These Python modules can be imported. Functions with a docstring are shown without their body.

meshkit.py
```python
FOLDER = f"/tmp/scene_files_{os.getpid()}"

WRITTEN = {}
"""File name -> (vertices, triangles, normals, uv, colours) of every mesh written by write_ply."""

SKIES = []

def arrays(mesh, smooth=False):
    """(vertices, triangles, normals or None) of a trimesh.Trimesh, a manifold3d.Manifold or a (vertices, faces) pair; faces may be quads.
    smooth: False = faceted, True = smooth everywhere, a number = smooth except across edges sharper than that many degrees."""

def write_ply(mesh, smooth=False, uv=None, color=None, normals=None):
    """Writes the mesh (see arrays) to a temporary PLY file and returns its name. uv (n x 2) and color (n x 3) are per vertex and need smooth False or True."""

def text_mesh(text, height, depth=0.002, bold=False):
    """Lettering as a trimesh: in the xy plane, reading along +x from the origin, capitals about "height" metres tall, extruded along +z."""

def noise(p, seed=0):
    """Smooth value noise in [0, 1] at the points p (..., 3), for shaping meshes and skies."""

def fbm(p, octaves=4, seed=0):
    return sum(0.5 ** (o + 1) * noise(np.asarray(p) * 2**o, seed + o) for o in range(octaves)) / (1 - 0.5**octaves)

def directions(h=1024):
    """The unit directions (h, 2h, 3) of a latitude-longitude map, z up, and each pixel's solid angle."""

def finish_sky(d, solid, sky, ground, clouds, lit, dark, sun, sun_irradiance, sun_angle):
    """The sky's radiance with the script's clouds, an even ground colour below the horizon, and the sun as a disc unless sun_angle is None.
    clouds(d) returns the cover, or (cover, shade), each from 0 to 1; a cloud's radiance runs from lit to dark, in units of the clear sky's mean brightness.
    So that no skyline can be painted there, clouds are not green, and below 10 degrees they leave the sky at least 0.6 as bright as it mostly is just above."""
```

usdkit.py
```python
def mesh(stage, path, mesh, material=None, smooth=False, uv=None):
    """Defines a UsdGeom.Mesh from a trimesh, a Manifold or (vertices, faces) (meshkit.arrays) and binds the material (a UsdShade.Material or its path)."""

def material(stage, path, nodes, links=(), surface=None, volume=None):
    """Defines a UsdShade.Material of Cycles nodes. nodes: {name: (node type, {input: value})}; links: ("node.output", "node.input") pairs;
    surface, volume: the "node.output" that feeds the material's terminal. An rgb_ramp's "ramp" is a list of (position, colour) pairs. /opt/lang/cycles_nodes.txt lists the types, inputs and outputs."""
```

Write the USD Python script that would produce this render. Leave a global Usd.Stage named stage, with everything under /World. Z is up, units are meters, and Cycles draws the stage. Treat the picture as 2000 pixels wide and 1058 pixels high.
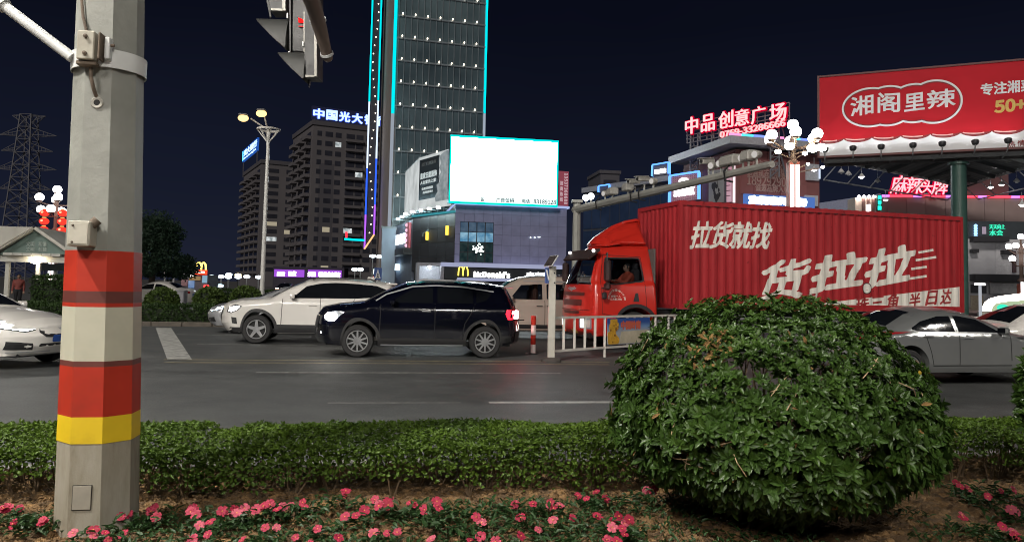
import math, glob, random
import numpy as np, trimesh, shapely, usdkit, meshkit
from shapely import affinity
from shapely.geometry import Polygon, MultiPolygon, Point, LineString, box as sbox
from scipy.spatial import Delaunay
from pxr import Usd, UsdGeom, UsdLux, UsdShade, Gf, Sdf, Vt

stage = Usd.Stage.CreateInMemory()
UsdGeom.SetStageUpAxis(stage, 'Z'); UsdGeom.SetStageMetersPerUnit(stage, 1.0)
UsdGeom.Xform.Define(stage, '/World'); UsdGeom.Scope.Define(stage, '/World/Looks')
# ------------------------------------------------------------------ camera
FPX, CX, CY = 1500.0, 1000.0, 468.0
PITCH, ROLL = math.radians(3.5), 0.021
CAM = np.array([0.0, 0.0, 1.6])
fw = np.array([0, math.cos(PITCH), math.sin(PITCH)]); up0 = np.array([0, -math.sin(PITCH), math.cos(PITCH)]); xr = np.array([1.0, 0, 0])
cup = up0 * math.cos(ROLL) - xr * math.sin(ROLL); crt = xr * math.cos(ROLL) + up0 * math.sin(ROLL)
cam = UsdGeom.Camera.Define(stage, '/World/camera')
cam.CreateHorizontalApertureAttr(36.0); cam.CreateFocalLengthAttr(27.0); cam.CreateVerticalApertureAttr(36.0 * 541 / 1024)
cam.CreateVerticalApertureOffsetAttr(-61.0 / 2000 * 36); cam.CreateFStopAttr(0.0); cam.CreateClippingRangeAttr(Gf.Vec2f(0.05, 5000))
cam.CreateExposureAttr(0.0)
cam.AddTransformOp().Set(Gf.Matrix4d(*crt, 0, *cup, 0, *(-fw), 0, *CAM, 1))
# ------------------------------------------------------------------ night sky and a distant fill light
SUN_EL, SUN_ROT = math.radians(-7.0), math.radians(200)
dome = UsdLux.DomeLight.Define(stage, '/World/sky')
dome.GetPrim().SetCustomDataByKey('kind', 'structure')
skym = usdkit.material(stage, '/World/Looks/night_sky', {
    'sky': ('sky_texture', {'sky_type': 'single_scattering', 'sun_disc': False, 'sun_elevation': SUN_EL, 'sun_rotation': SUN_ROT, 'altitude': 100.0}),
    'tc': ('texture_coordinate', {}), 'sx': ('separate_xyz', {}),
    'rp': ('rgb_ramp', {'ramp': [(0.0, (.020, .023, .036)), (0.5, (.014, .017, .033)), (0.56, (.0080, .0105, .0235)), (0.66, (.0032, .0042, .0105)), (0.8, (.0018, .0024, .006)), (1.0, (.0012, .0018, .005))]}),
    'mr': ('math', {'math_type': 'multiply_add', 'value2': 0.5, 'value3': 0.5}),
    'nz': ('noise_texture', {'scale': 2.2, 'detail': 4.0}),
    'va': ('math', {'math_type': 'multiply_add', 'value2': 0.7, 'value3': 0.65}),
    'mul': ('vector_math', {'math_type': 'scale'}),
    'mx': ('mix_color', {'fac': 0.06}),
    'bg': ('background_shader', {'strength': 1.0})},
    [('tc.generated', 'sx.vector'), ('sx.z', 'mr.value1'), ('mr.value', 'rp.fac'), ('tc.generated', 'nz.vector'), ('nz.fac', 'va.value1'),
     ('rp.color', 'mul.vector1'), ('va.value', 'mul.scale'), ('mul.vector', 'mx.a'), ('sky.color', 'mx.b'), ('mx.result', 'bg.color')], surface='bg.background')
UsdShade.MaterialBindingAPI.Apply(dome.GetPrim()).Bind(skym)
distant_fill = UsdLux.DistantLight.Define(stage, '/World/distant_fill')  # added light standing for city glow, brightens the dark facades
distant_fill.CreateIntensityAttr(0.34); distant_fill.CreateAngleAttr(12.0); distant_fill.CreateColorAttr(Gf.Vec3f(1, .93, .85)); distant_fill.CreateNormalizeAttr(True)
distant_fill.AddRotateXYZOp().Set(Gf.Vec3f(58, 0, -22))
# ------------------------------------------------------------------ pixel geometry (photograph pixels, 2000 wide)
def ray(px, py):
    d = fw + crt * ((px - CX) / FPX) + cup * ((CY - py) / FPX)
    return d / d[1]
def at(px, py, Y): return CAM + ray(px, py) * Y
def gnd(px, py, z=0.0):
    d = ray(px, py); return CAM + d * ((z - CAM[2]) / d[2])
def unit(a): a = np.asarray(a, float); return a / (np.linalg.norm(a) + 1e-12)
def d2(deg): return np.array([math.cos(math.radians(deg)), math.sin(math.radians(deg)), 0.0])
TH = 9.0                                                     # the road's direction
RU, RV = d2(TH), d2(TH + 90)
def road(u, v, z=0.0): return RU * u + RV * v + np.array([0, 0, z])
class Plane:
    """A vertical plane through P with horizontal direction u; (s, z) coordinates, normal towards the camera."""
    def __init__(s, P, u):
        s.P = np.array([P[0], P[1], 0.0]); s.u = unit([u[0], u[1], 0]); s.n = np.array([s.u[1], -s.u[0], 0.0])
    def uv(s, px, py):
        d = ray(px, py); t = np.dot(s.P - CAM, s.n) / np.dot(d, s.n); q = CAM + d * t
        return float(np.dot(q - s.P, s.u)), float(q[2])
    def at(s, a, z, out=0.0): return s.P + s.u * a + s.n * out + np.array([0, 0, z])
    def frame(s, out=0.0): return (s.P + s.n * out, s.u, np.array([0, 0, 1.0]))
# ------------------------------------------------------------------ prims
_used = {}
def uniq(parent, name):
    k = (parent, name); n = _used.get(k, 0); _used[k] = n + 1
    return f'{parent}/{name}' + (f'_{n:03d}' if n else '')
class Thing:
    def __init__(s, path, loc, rz):
        s.path = path; s.loc = np.array(loc, float); s.rz = math.radians(rz); s.prim = stage.GetPrimAtPath(path)
    def local(s, v):
        v = np.asarray(v, float) - s.loc; c, q = math.cos(-s.rz), math.sin(-s.rz)
        return np.stack([v[:, 0] * c - v[:, 1] * q, v[:, 0] * q + v[:, 1] * c, v[:, 2]], 1)
def tag(p, label=None, cat=None, group=None, kind=None):
    for k, x in (('label', label), ('category', cat), ('group', group), ('kind', kind)):
        if x: p.SetCustomDataByKey(k, x)
    return p
def thing(name, label, cat, loc=(0, 0, 0), rz=0.0, group=None, kind=None):
    path = uniq('/World', name); x = UsdGeom.Xform.Define(stage, path)
    x.AddTranslateOp().Set(Gf.Vec3d(*map(float, loc))); x.AddRotateZOp().Set(float(rz))
    tag(x.GetPrim(), label, cat, group, kind)
    return Thing(path, loc, rz)
def obj(name, mb, mat, parent=None, smooth=False, world=False, label=None, cat=None, group=None, kind=None):
    if isinstance(mb, list): return [obj(name, b_, mat, parent, smooth, world, label, cat, group, kind) for b_ in mb][0]
    v, f = mb.get() if isinstance(mb, MB) else (np.asarray(mb[0], float), np.asarray(mb[1], int))
    if len(f) == 0: return None
    if parent is not None and world: v = (parent if isinstance(parent, Thing) else parent.root).local(v)
    base = parent.path if parent is not None else '/World'
    path = uniq(base, name)
    tm = trimesh.Trimesh(v, f, process=False)
    if smooth is not False: tm.merge_vertices()
    m = usdkit.mesh(stage, path, tm, mat, smooth=smooth)
    tag(m.GetPrim(), label, cat, group, kind)
    p = Thing.__new__(Thing); p.path = path; p.prim = m.GetPrim()
    if isinstance(parent, Thing): p.loc, p.rz = parent.loc, parent.rz
    else: p.loc, p.rz = np.zeros(3), 0.0
    return p
ORD = 'first second third fourth fifth sixth seventh eighth ninth tenth eleventh twelfth thirteenth fourteenth fifteenth sixteenth seventeenth eighteenth nineteenth twentieth twenty-first twenty-second twenty-third twenty-fourth twenty-fifth twenty-sixth twenty-seventh twenty-eighth twenty-ninth thirtieth'.split()
def copy(src, loc, rz, label, group=None, cat=None):
    base = src.path.split('/')[-1]; base = base[:-4] if base[-4:-3] == '_' and base[-3:].isdigit() else base
    path = uniq('/World', base); x = UsdGeom.Xform.Define(stage, path)
    x.GetPrim().GetReferences().AddInternalReference(src.path)
    x.ClearXformOpOrder()
    x.GetPrim().GetAttribute('xformOp:translate').Set(Gf.Vec3d(*map(float, loc))) if x.GetPrim().GetAttribute('xformOp:translate') else None
    x.GetPrim().GetAttribute('xformOp:rotateZ').Set(float(rz))
    x.SetXformOpOrder([UsdGeom.XformOp(x.GetPrim().GetAttribute('xformOp:translate')), UsdGeom.XformOp(x.GetPrim().GetAttribute('xformOp:rotateZ'))])
    was = src.prim.GetCustomData()
    tag(x.GetPrim(), label, cat or was.get('category'), group or was.get('group'))
    x.GetPrim().SetInstanceable(True)
    return x
# ------------------------------------------------------------------ mesh builder
def frame_of(a, b):
    z = unit(np.asarray(b, float) - a); h = np.array([0, 0, 1.0]) if abs(z[2]) < .95 else np.array([0, 1.0, 0])
    x = unit(np.cross(h, z)); y = np.cross(z, x)
    return x, y, z
class MB:
    def __init__(s): s.v, s.f, s.n = [], [], 0
    def add(s, v, f):
        v = np.asarray(v, float).reshape(-1, 3); f = np.asarray(f, int)
        if len(f) == 0: return s
        if f.shape[1] == 4: f = np.vstack([f[:, [0, 1, 2]], f[:, [0, 2, 3]]])
        s.v.append(v); s.f.append(f + s.n); s.n += len(v); return s
    def tm(s, m): return s.add(m.vertices, m.faces)
    def get(s):
        if not s.v: return np.zeros((0, 3)), np.zeros((0, 3), int)
        return np.vstack(s.v), np.vstack(s.f)
    def obox(s, o, ex, ey, ez):
        """Box spanned from corner o by three edge vectors."""
        o, ex, ey, ez = map(lambda a: np.asarray(a, float), (o, ex, ey, ez))
        if np.dot(np.cross(ex, ey), ez) < 0: o = o + ez; ez = -ez
        v = [o + ex * i + ey * j + ez * k for k in (0, 1) for j in (0, 1) for i in (0, 1)]
        return s.add(v, [[0, 2, 3, 1], [4, 5, 7, 6], [0, 1, 5, 4], [2, 6, 7, 3], [0, 4, 6, 2], [1, 3, 7, 5]])
    def box(s, c, d, rz=0.0):
        c = np.asarray(c, float); ex, ey = d2(rz) * d[0], d2(rz + 90) * d[1]; ez = np.array([0, 0, d[2]])
        return s.obox(c - (ex + ey + ez) / 2, ex, ey, ez)
    def rbox(s, c, d, b, R=None):
        """Chamfered box."""
        h = np.asarray(d, float) / 2; pts = []
        for sx in (-1, 1):
            for sy in (-1, 1):
                for sz in (-1, 1):
                    sg = np.array([sx, sy, sz])
                    for k in range(3):
                        q = h - b; q[k] = h[k]; pts.append(sg * q)
        m = trimesh.convex.convex_hull(np.array(pts)); v = m.vertices if R is None else m.vertices @ np.asarray(R).T
        return s.add(v + np.asarray(c, float), m.faces)
    def pbox(s, pl, s0, s1, z0, z1, o0, o1):
        return s.obox(pl.at(s0, z0, o0), pl.u * (s1 - s0), np.array([0, 0, z1 - z0]), pl.n * (o1 - o0))
    def bar(s, a, b, w, h=None):
        h = w if h is None else h; a, b = np.asarray(a, float), np.asarray(b, float); x, y, z = frame_of(a, b)
        return s.obox(a - x * w / 2 - y * h / 2, x * w, y * h, b - a)
    def tube(s, pts, r, n=8, cap=True):
        p = np.asarray(pts, float); r = np.broadcast_to(r, (len(p),)); t = np.gradient(p, axis=0); rings = []
        x, _, _ = frame_of(p[0], p[0] + t[0])
        ang = np.arange(n) * 2 * np.pi / n
        for i in range(len(p)):
            tt = unit(t[i]); x = unit(x - tt * np.dot(x, tt)); y = np.cross(tt, x)
            rings.append(p[i] + r[i] * (np.cos(ang)[:, None] * x + np.sin(ang)[:, None] * y))
        v = np.vstack(rings); m = len(p); i, j = np.meshgrid(np.arange(m - 1), np.arange(n), indexing='ij')
        q = np.stack([i * n + j, i * n + (j + 1) % n, (i + 1) * n + (j + 1) % n, (i + 1) * n + j], -1).reshape(-1, 4)
        s.add(v, q)
        if cap:
            for k, rev in ((0, True), (m - 1, False)):
                c = np.vstack([rings[k], p[k]]); fs = [[n, a, (a + 1) % n] for a in range(n)]
                s.add(c, [f[::-1] for f in fs] if rev else fs)
        return s
    def lathe(s, prof, o=(0, 0, 0), ax=(0, 0, 1), n=16):
        """prof: (radius, height) pairs along the axis."""
        z = unit(ax); h = np.array([1.0, 0, 0]) if abs(z[0]) < .9 else np.array([0, 1.0, 0]); x = unit(np.cross(h, z)); y = np.cross(z, x)
        ang = np.arange(n) * 2 * np.pi / n; m = len(prof); o = np.asarray(o, float)
        v = np.vstack([o + z * hh + rr * (np.cos(ang)[:, None] * x + np.sin(ang)[:, None] * y) for rr, hh in prof])
        i, j = np.meshgrid(np.arange(m - 1), np.arange(n), indexing='ij')
        q = np.stack([i * n + j, i * n + (j + 1) % n, (i + 1) * n + (j + 1) % n, (i + 1) * n + j], -1).reshape(-1, 4)
        return s.add(v, q)
    def sph(s, c, r, sub=2, sc=(1, 1, 1)):
        m = trimesh.creation.icosphere(sub, 1.0); return s.add(m.vertices * r * np.asarray(sc) + np.asarray(c, float), m.faces)
    def prism(s, poly, fr, depth, base=0.0):
        """Extrudes a shapely polygon given in the (ex, ey) frame along ex x ey from base by depth."""
        o, ex, ey = fr; ez = np.cross(ex, ey)
        for g in (getattr(poly, 'geoms', None) or [poly]):
            if g.geom_type != 'Polygon' or g.is_empty or g.area < 1e-9: continue
            try: m = trimesh.creation.extrude_polygon(g, depth, engine='earcut')
            except Exception: continue
            v = m.vertices; s.add(o + v[:, :1] * ex + v[:, 1:2] * ey + (v[:, 2:3] + base) * ez, m.faces)
        return s
    def quad(s, a, b, c, d): return s.add([a, b, c, d], [[0, 1, 2, 3]])
def quad_out(mb, a, b, c, d, th, n):
    """Thin plate with corners a b c d and thickness th along n."""
    p = np.array([a, b, c, d], float); q = p + unit(n) * th
    return mb.add(np.vstack([p, q]), [[3, 2, 1, 0], [4, 5, 6, 7], [0, 1, 5, 4], [1, 2, 6, 5], [2, 3, 7, 6], [3, 0, 4, 7]])
# ------------------------------------------------------------------ lettering
_fonts = {}
def glyphs(text, bold=0, spacing=0.0):
    """Shapely outline of a line of text; capitals about 1 high, starts at x = 0, baseline at 0."""
    from PIL import Image, ImageDraw, ImageFont
    if 'f' not in _fonts: _fonts['f'] = ImageFont.truetype(glob.glob('/opt/blender-*/*/datafiles/fonts/Noto Sans CJK Regular.woff2')[0], 72)
    font, out, x = _fonts['f'], [], 0.0
    for ch in text:
        adv = font.getlength(ch)
        if ch.strip():
            k = (ch, bold)
            if k not in _fonts:
                x0, y0, x1, y1 = font.getbbox(ch, anchor='ls', stroke_width=bold)
                im = Image.new('L', (int(x1 - x0) + 8, int(y1 - y0) + 8))
                ImageDraw.Draw(im).text((4 - x0, 4 - y0), ch, 255, font, anchor='ls', stroke_width=bold)
                on = np.pad(np.asarray(im) > 127, ((0, 0), (1, 1))).astype(np.int8)
                r, st = np.nonzero(np.diff(on, axis=1) == 1); en = np.nonzero(np.diff(on, axis=1) == -1)[1]
                sh = shapely.union_all(shapely.box(st, -r - 1.0, en, -r)).buffer(.6).buffer(-.6).simplify(.8)
                _fonts[k] = affinity.translate(sh, x0 - 4, 4 - y0)
            out.append(affinity.translate(_fonts[k], x, 0))
        x += adv * (1 + spacing)
    return affinity.scale(shapely.union_all(out), 1 / 60.0, 1 / 60.0, origin=(0, 0))
def fit(poly, x0, x1, y0, y1, skew=0.0):
    a, b, c, d = poly.bounds
    p = affinity.affine_transform(poly, [(x1 - x0) / (c - a), 0, 0, (y1 - y0) / (d - b), x0 - a * (x1 - x0) / (c - a), y0 - b * (y1 - y0) / (d - b)])
    return affinity.skew(p, xs=skew, origin=(x0, y0)) if skew else p
def fit3(poly, bl, br, tl):
    """Maps the polygon's bounds onto the parallelogram bl, br, tl."""
    a, b, c, d = poly.bounds; bl, br, tl = map(np.array, (bl, br, tl)); ex, ey = (br - bl) / (c - a), (tl - bl) / (d - b); o = bl - ex * a - ey * b
    return affinity.affine_transform(poly, [ex[0], ey[0], ex[1], ey[1], o[0], o[1]])
# ------------------------------------------------------------------ materials
_mats = {}
def paint(name, col, rough=.6, var=.15, scale=6.0, metal=0.0, bump=0.0, bscale=60.0, coat=0.0, spec=.5, dirt=None, rvar=.12):
    if name in _mats: return _mats[name]
    c = np.array(col, float); lo, hi = np.clip(c * (1 - var), 0, 1), np.clip(c * (1 + var), 0, 1)
    ramp = [(.3, lo), (.7, hi)] if dirt is None else [(.25, dirt), (.45, lo), (.75, hi)]
    nodes = {'tc': ('texture_coordinate', {}), 'n': ('noise_texture', {'scale': scale, 'detail': 5.0, 'roughness': .6}), 'r': ('rgb_ramp', {'ramp': ramp}),
             'ro': ('math', {'math_type': 'multiply_add', 'value2': rvar * 2, 'value3': max(rough - rvar, .02)}),
             'p': ('principled_bsdf', {'metallic': metal, 'coat_weight': coat, 'specular_ior_level': spec, 'coat_roughness': .04})}
    links = [('tc.object', 'n.vector'), ('n.fac', 'r.fac'), ('r.color', 'p.base_color'), ('n.fac', 'ro.value1'), ('ro.value', 'p.roughness')]
    if bump:
        nodes |= {'bn': ('noise_texture', {'scale': bscale, 'detail': 3.0}), 'b': ('bump', {'strength': bump, 'distance': .02})}
        links += [('tc.object', 'bn.vector'), ('bn.fac', 'b.height'), ('b.normal', 'p.normal')]
    _mats[name] = usdkit.material(stage, '/World/Looks/' + name, nodes, links, surface='p.BSDF'); return _mats[name]
def glow(name, col, strength, mix=None, mscale=2.0):
    if name in _mats: return _mats[name]
    nodes = {'e': ('emission', {'color': col, 'strength': strength})}; links = []
    if mix is not None:
        nodes |= {'tc': ('texture_coordinate', {}), 'n': ('noise_texture', {'scale': mscale, 'detail': 3.0}), 'r': ('rgb_ramp', {'ramp': [(.35, col), (.65, mix)]})}
        links = [('tc.object', 'n.vector'), ('n.fac', 'r.fac'), ('r.color', 'e.color')]
    _mats[name] = usdkit.material(stage, '/World/Looks/' + name, nodes, links, surface='e.emission'); return _mats[name]
def pane(name, tint, rough=.02, clear=.6):
    """Window glass: a tinted see-through pane with a reflection."""
    if name in _mats: return _mats[name]
    _mats[name] = usdkit.material(stage, '/World/Looks/' + name, {'f': ('fresnel', {'IOR': 1.5}), 't': ('transparent_bsdf', {'color': tint}), 'g': ('glossy_bsdf', {'color': (.9, .9, .9), 'roughness': rough}),
        'm': ('mix_closure', {})}, [('f.fac', 'm.fac'), ('t.BSDF', 'm.closure1'), ('g.BSDF', 'm.closure2')], surface='m.closure'); return _mats[name]
def leafmat(name, cols, rough=.4, trans=.25, spec=.5, scale=9.0):
    if name in _mats: return _mats[name]
    nodes = {'g': ('geometry', {}), 'tc': ('texture_coordinate', {}), 'n': ('noise_texture', {'scale': scale, 'detail': 2.0}), 'ad': ('math', {'math_type': 'multiply_add', 'value2': .45}),
             'r': ('rgb_ramp', {'ramp': cols}), 'p': ('principled_bsdf', {'roughness': rough, 'specular_ior_level': spec}), 't': ('translucent_bsdf', {}), 'm': ('mix_closure', {'fac': trans}),
             'sc': ('math', {'math_type': 'multiply', 'value2': .55})}
    links = [('g.random_per_island', 'ad.value1'), ('tc.object', 'n.vector'), ('n.fac', 'sc.value1'), ('sc.value', 'ad.value3'), ('ad.value', 'r.fac'), ('r.color', 'p.base_color'), ('r.color', 't.color'),
             ('p.BSDF', 'm.closure1'), ('t.BSDF', 'm.closure2')]
    _mats[name] = usdkit.material(stage, '/World/Looks/' + name, nodes, links, surface='m.closure'); return _mats[name]
UNSEEN_LAMP_L = 4100.0
WHITE_LED = glow('lamp_white', (1.0, .97, .92), 6.0)
# ================================================================== ground, road, kerbs
asphalt = usdkit.material(stage, '/World/Looks/asphalt', {
    'tc': ('texture_coordinate', {}), 'n1': ('noise_texture', {'scale': .9, 'detail': 9.0, 'roughness': .78}), 'n2': ('noise_texture', {'scale': 42.0, 'detail': 5.0, 'roughness': .75}),
    'mp': ('mapping', {'scale': (.12, 1.6, 1.0), 'rotation': (0, 0, math.radians(-TH))}), 'n3': ('noise_texture', {'scale': 1.0, 'detail': 4.0}),
    'r1': ('rgb_ramp', {'ramp': [(.3, (.044, .047, .048)), (.7, (.100, .104, .104))]}), 'r2': ('rgb_ramp', {'ramp': [(.3, (.35, .35, .35)), (.58, (1.0, 1.0, 1.0)), (.72, (2.5, 2.5, 2.4))]}),
    'r3': ('rgb_ramp', {'ramp': [(.35, (.8, .8, .8)), (.65, (1.15, 1.15, 1.15))]}),
    'm': ('mix_color', {'blend_type': 'multiply', 'fac': 1.0, 'use_clamp': False}), 'm2': ('mix_color', {'blend_type': 'multiply', 'fac': 1.0}),
    'ro': ('math', {'math_type': 'multiply_add', 'value2': .3, 'value3': .46}), 'b': ('bump', {'strength': .7, 'distance': .014}), 'p': ('principled_bsdf', {'specular_ior_level': .5})},
    [('tc.object', 'n1.vector'), ('tc.object', 'n2.vector'), ('tc.object', 'mp.vector'), ('mp.vector', 'n3.vector'), ('n1.fac', 'r1.fac'), ('n2.fac', 'r2.fac'), ('n3.fac', 'r3.fac'), ('r1.color', 'm.a'), ('r2.color', 'm.b'),
     ('m.result', 'm2.a'), ('r3.color', 'm2.b'), ('m2.result', 'p.base_color'), ('n3.fac', 'ro.value1'), ('ro.value', 'p.roughness'), ('n2.fac', 'b.height'), ('b.normal', 'p.normal')], surface='p.BSDF')
concrete = paint('kerb_concrete', (.16, .155, .145), .8, .25, 3.0, bump=.4, bscale=40)
pave = paint('dark_paving', (.10, .10, .10), .75, .3, .6, bump=.3, bscale=15)
soil = paint('soil', (.175, .10, .040), .95, .55, 9.0, bump=.8, bscale=70, dirt=(.05, .03, .014))
white_line = paint('road_paint_white', (.42, .42, .40), .6, .3, 5.0, bump=.3, bscale=80, dirt=(.09, .09, .09))
yellow_line = paint('road_paint_yellow', (.26, .22, .13), .6, .3, 4.0, bump=.3, bscale=80, dirt=(.08, .075, .06))
def sheet(quads): 
    mb = MB()
    for q in quads: mb.add(q, [[0, 1, 2, 3]])
    return mb
def rquad(u0, u1, v0, v1, z): return [road(u0, v0, z), road(u1, v0, z), road(u1, v1, z), road(u0, v1, z)]
VB = 6.45                                                   # back edge of the flower bed, kerb beyond
obj('ground', sheet([rquad(-1500, 1500, -800, 2500, -.03)]), pave, kind='structure')
roadp = obj('road', sheet([rquad(-160, 160, VB + .18, 28.0, 0.0)]), asphalt, kind='structure')
obj('side_road', sheet([rquad(14, 46, 28.0, 220, 0.0)]), asphalt, kind='structure')
def mark(name, pts, m, z=.004, th=0.0):
    obj(name, MB().add([p + np.array([0, 0, z]) for p in pts], [[0, 1, 2, 3]]), m, roadp)
g0 = lambda x, y: gnd(x, y)
mark('stop_line', [g0(327, 703), g0(375, 702), g0(334, 640), g0(304, 640)], white_line)
def strip(name, x0, x1, y, w, m):
    """A painted line along the road through pixels (x0, y) and (x1, .)."""
    a = g0(x0, y); v = float(np.dot(a, RV)); u0 = float(np.dot(a, RU)); b = g0(x1, y); t = (v - np.dot(b, RV)) / 1.0
    d = ray(x1, y); u1 = None
    n = RV; tt = v / np.dot(d, n); u1 = float(np.dot(CAM + d * tt, RU))
    mark(name, [road(u0, v - w / 2), road(u1, v - w / 2), road(u1, v + w / 2), road(u0, v + w / 2)], m)
strip('lane_line', 955, 1230, 786, .16, white_line); strip('lane_line', 640, 900, 787, .13, paint('road_paint_faint', (.15, .15, .148), .6, .35, 6.0, bump=.3, bscale=80, dirt=(.06, .06, .06)))
strip('lane_line', 500, 1095, 727, .15, paint('road_paint_worn', (.24, .24, .225), .6, .35, 6.0, bump=.3, bscale=80, dirt=(.07, .07, .07)))
strip('centre_line', 320, 1190, 702.0, .14, yellow_line); strip('centre_line', 320, 1190, 707.5, .14, yellow_line)
strip('lane_line', 385, 620, 672, .15, _mats['road_paint_worn']); strip('lane_line', 345, 470, 653, .15, _mats['road_paint_worn'])
ks = MB
kerbm = Thing.__new__(Thing)
kerb = thing('kerb', None, None, (0, 0, 0)); tag(kerb.prim, kind='structure')
for k in range(-14, 20):
    obj('kerb_stone', MB().rbox(road(k + .5, VB + .09, .01), (.985, .17, .26), .015, R=np.array([RU, RV, [0, 0, 1]]).T), concrete, kerb)
farkerb = thing('far_kerb', None, None); tag(farkerb.prim, kind='structure')
for k in range(-34, 12):
    obj('kerb_stone', MB().rbox(road(k + .5, 28.1, .03), (.98, .2, .24), .02, R=np.array([RU, RV, [0, 0, 1]]).T), paint('far_kerb_dark', (.10, .085, .07), .8, .3, 3.0), farkerb)
obj('far_pavement', sheet([rquad(-90, 14, 28.2, 34, .11)]), pave, kind='structure')
obj('near_pavement', sheet([rquad(-30, 30, -14, 1.6, .1)]), paint('near_paving', (.22, .2, .18), .8, .2, 2.0), kind='structure')
# soil of the flower bed: an uneven sheet
def soil_h(u, v):
    p = np.stack([u, v, np.zeros_like(u)], -1)
    return .085 + .07 * meshkit.fbm(p * 3.2, 4, 3) + .055 * (meshkit.noise(p * 21, 5) - .5) * (.25 + meshkit.noise(p * 3, 9)) + .02 * (meshkit.noise(p * 55, 6) - .5)
uu, vv = np.meshgrid(np.linspace(-5, 6, 560), np.linspace(2.6, VB, 200)); hh = soil_h(uu, vv)
V = (RU * uu[..., None] + RV * vv[..., None]); V[..., 2] = hh; nu = uu.shape[1]
ii, jj = np.meshgrid(np.arange(uu.shape[0] - 1), np.arange(nu - 1), indexing='ij'); q = np.stack([ii * nu + jj, ii * nu + jj + 1, (ii + 1) * nu + jj + 1, (ii + 1) * nu + jj], -1).reshape(-1, 4)
obj('flower_bed_soil', MB().add(V.reshape(-1, 3), q), soil, smooth=True, kind='structure')
def bed(u, v): return road(u, v, float(soil_h(np.array([u]), np.array([v]))[0]))
# ================================================================== tower
tw_glass = usdkit.material(stage, '/World/Looks/tower_glass', {
    'tc': ('texture_coordinate', {}), 'n': ('noise_texture', {'scale': .12, 'detail': 3.0}), 'r': ('rgb_ramp', {'ramp': [(.3, (.05, .075, .09)), (.7, (.14, .20, .22))]}), 'p': ('principled_bsdf', {'roughness': .18, 'specular_ior_level': .8})},
    [('tc.object', 'n.vector'), ('n.fac', 'r.fac'), ('r.color', 'p.base_color')], surface='p.BSDF')
tw_wall = paint('tower_wall', (.30, .27, .25), .8, .12, .3)
mull = paint('mullion_metal', (.25, .30, .33), .4, .1, 1.0, metal=.3)
cyan = glow('neon_cyan', (0.0, .72, .78), 1.25); cyanw = glow('neon_white', (.75, .85, 1.0), 1.2); purple = glow('neon_purple', (.45, .12, .9), 1.3); blue = glow('neon_blue', (.03, .12, .9), 1.4)
bulbm = glow('facade_bulb', (1.0, .86, .68), 3.5)
tp = Plane(at(765, 300, 118), d2(16)); s0 = 0.0; s1 = tp.uv(946, 200)[0]; ZT = 74.0
tower = thing('glass_tower', 'tall dark glass tower outlined in cyan neon with rows of small white bulbs', 'tower', tp.at(0, 0, -6))
obj('core', MB().pbox(tp, -.2, s1 + .3, -.03, ZT, -16, -.25), tw_wall, tower, world=True)
dz = (tp.uv(800, 160)[1] - tp.uv(800, 204)[1]); zb = tp.uv(775, 118)[1]
rows = [zb + dz * k for k in range(-9, 9)]
ncol = 14; cw = (s1 - .7) / ncol
for k, z in enumerate(rows):
    if z + dz > ZT: continue
    for c in range(7):
        obj('glass_pane', MB().pbox(tp, .5 + 2 * c * cw + .05, .5 + (2 * c + 2) * cw - .05, z + .16, z + dz - .16, -.25, -.02), tw_glass, tower, world=True)
mv, mh = MB(), MB()
for c in range(ncol + 1): mv.pbox(tp, .5 + c * cw - .05, .5 + c * cw + .05, 6, ZT, -.02, .1)
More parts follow.
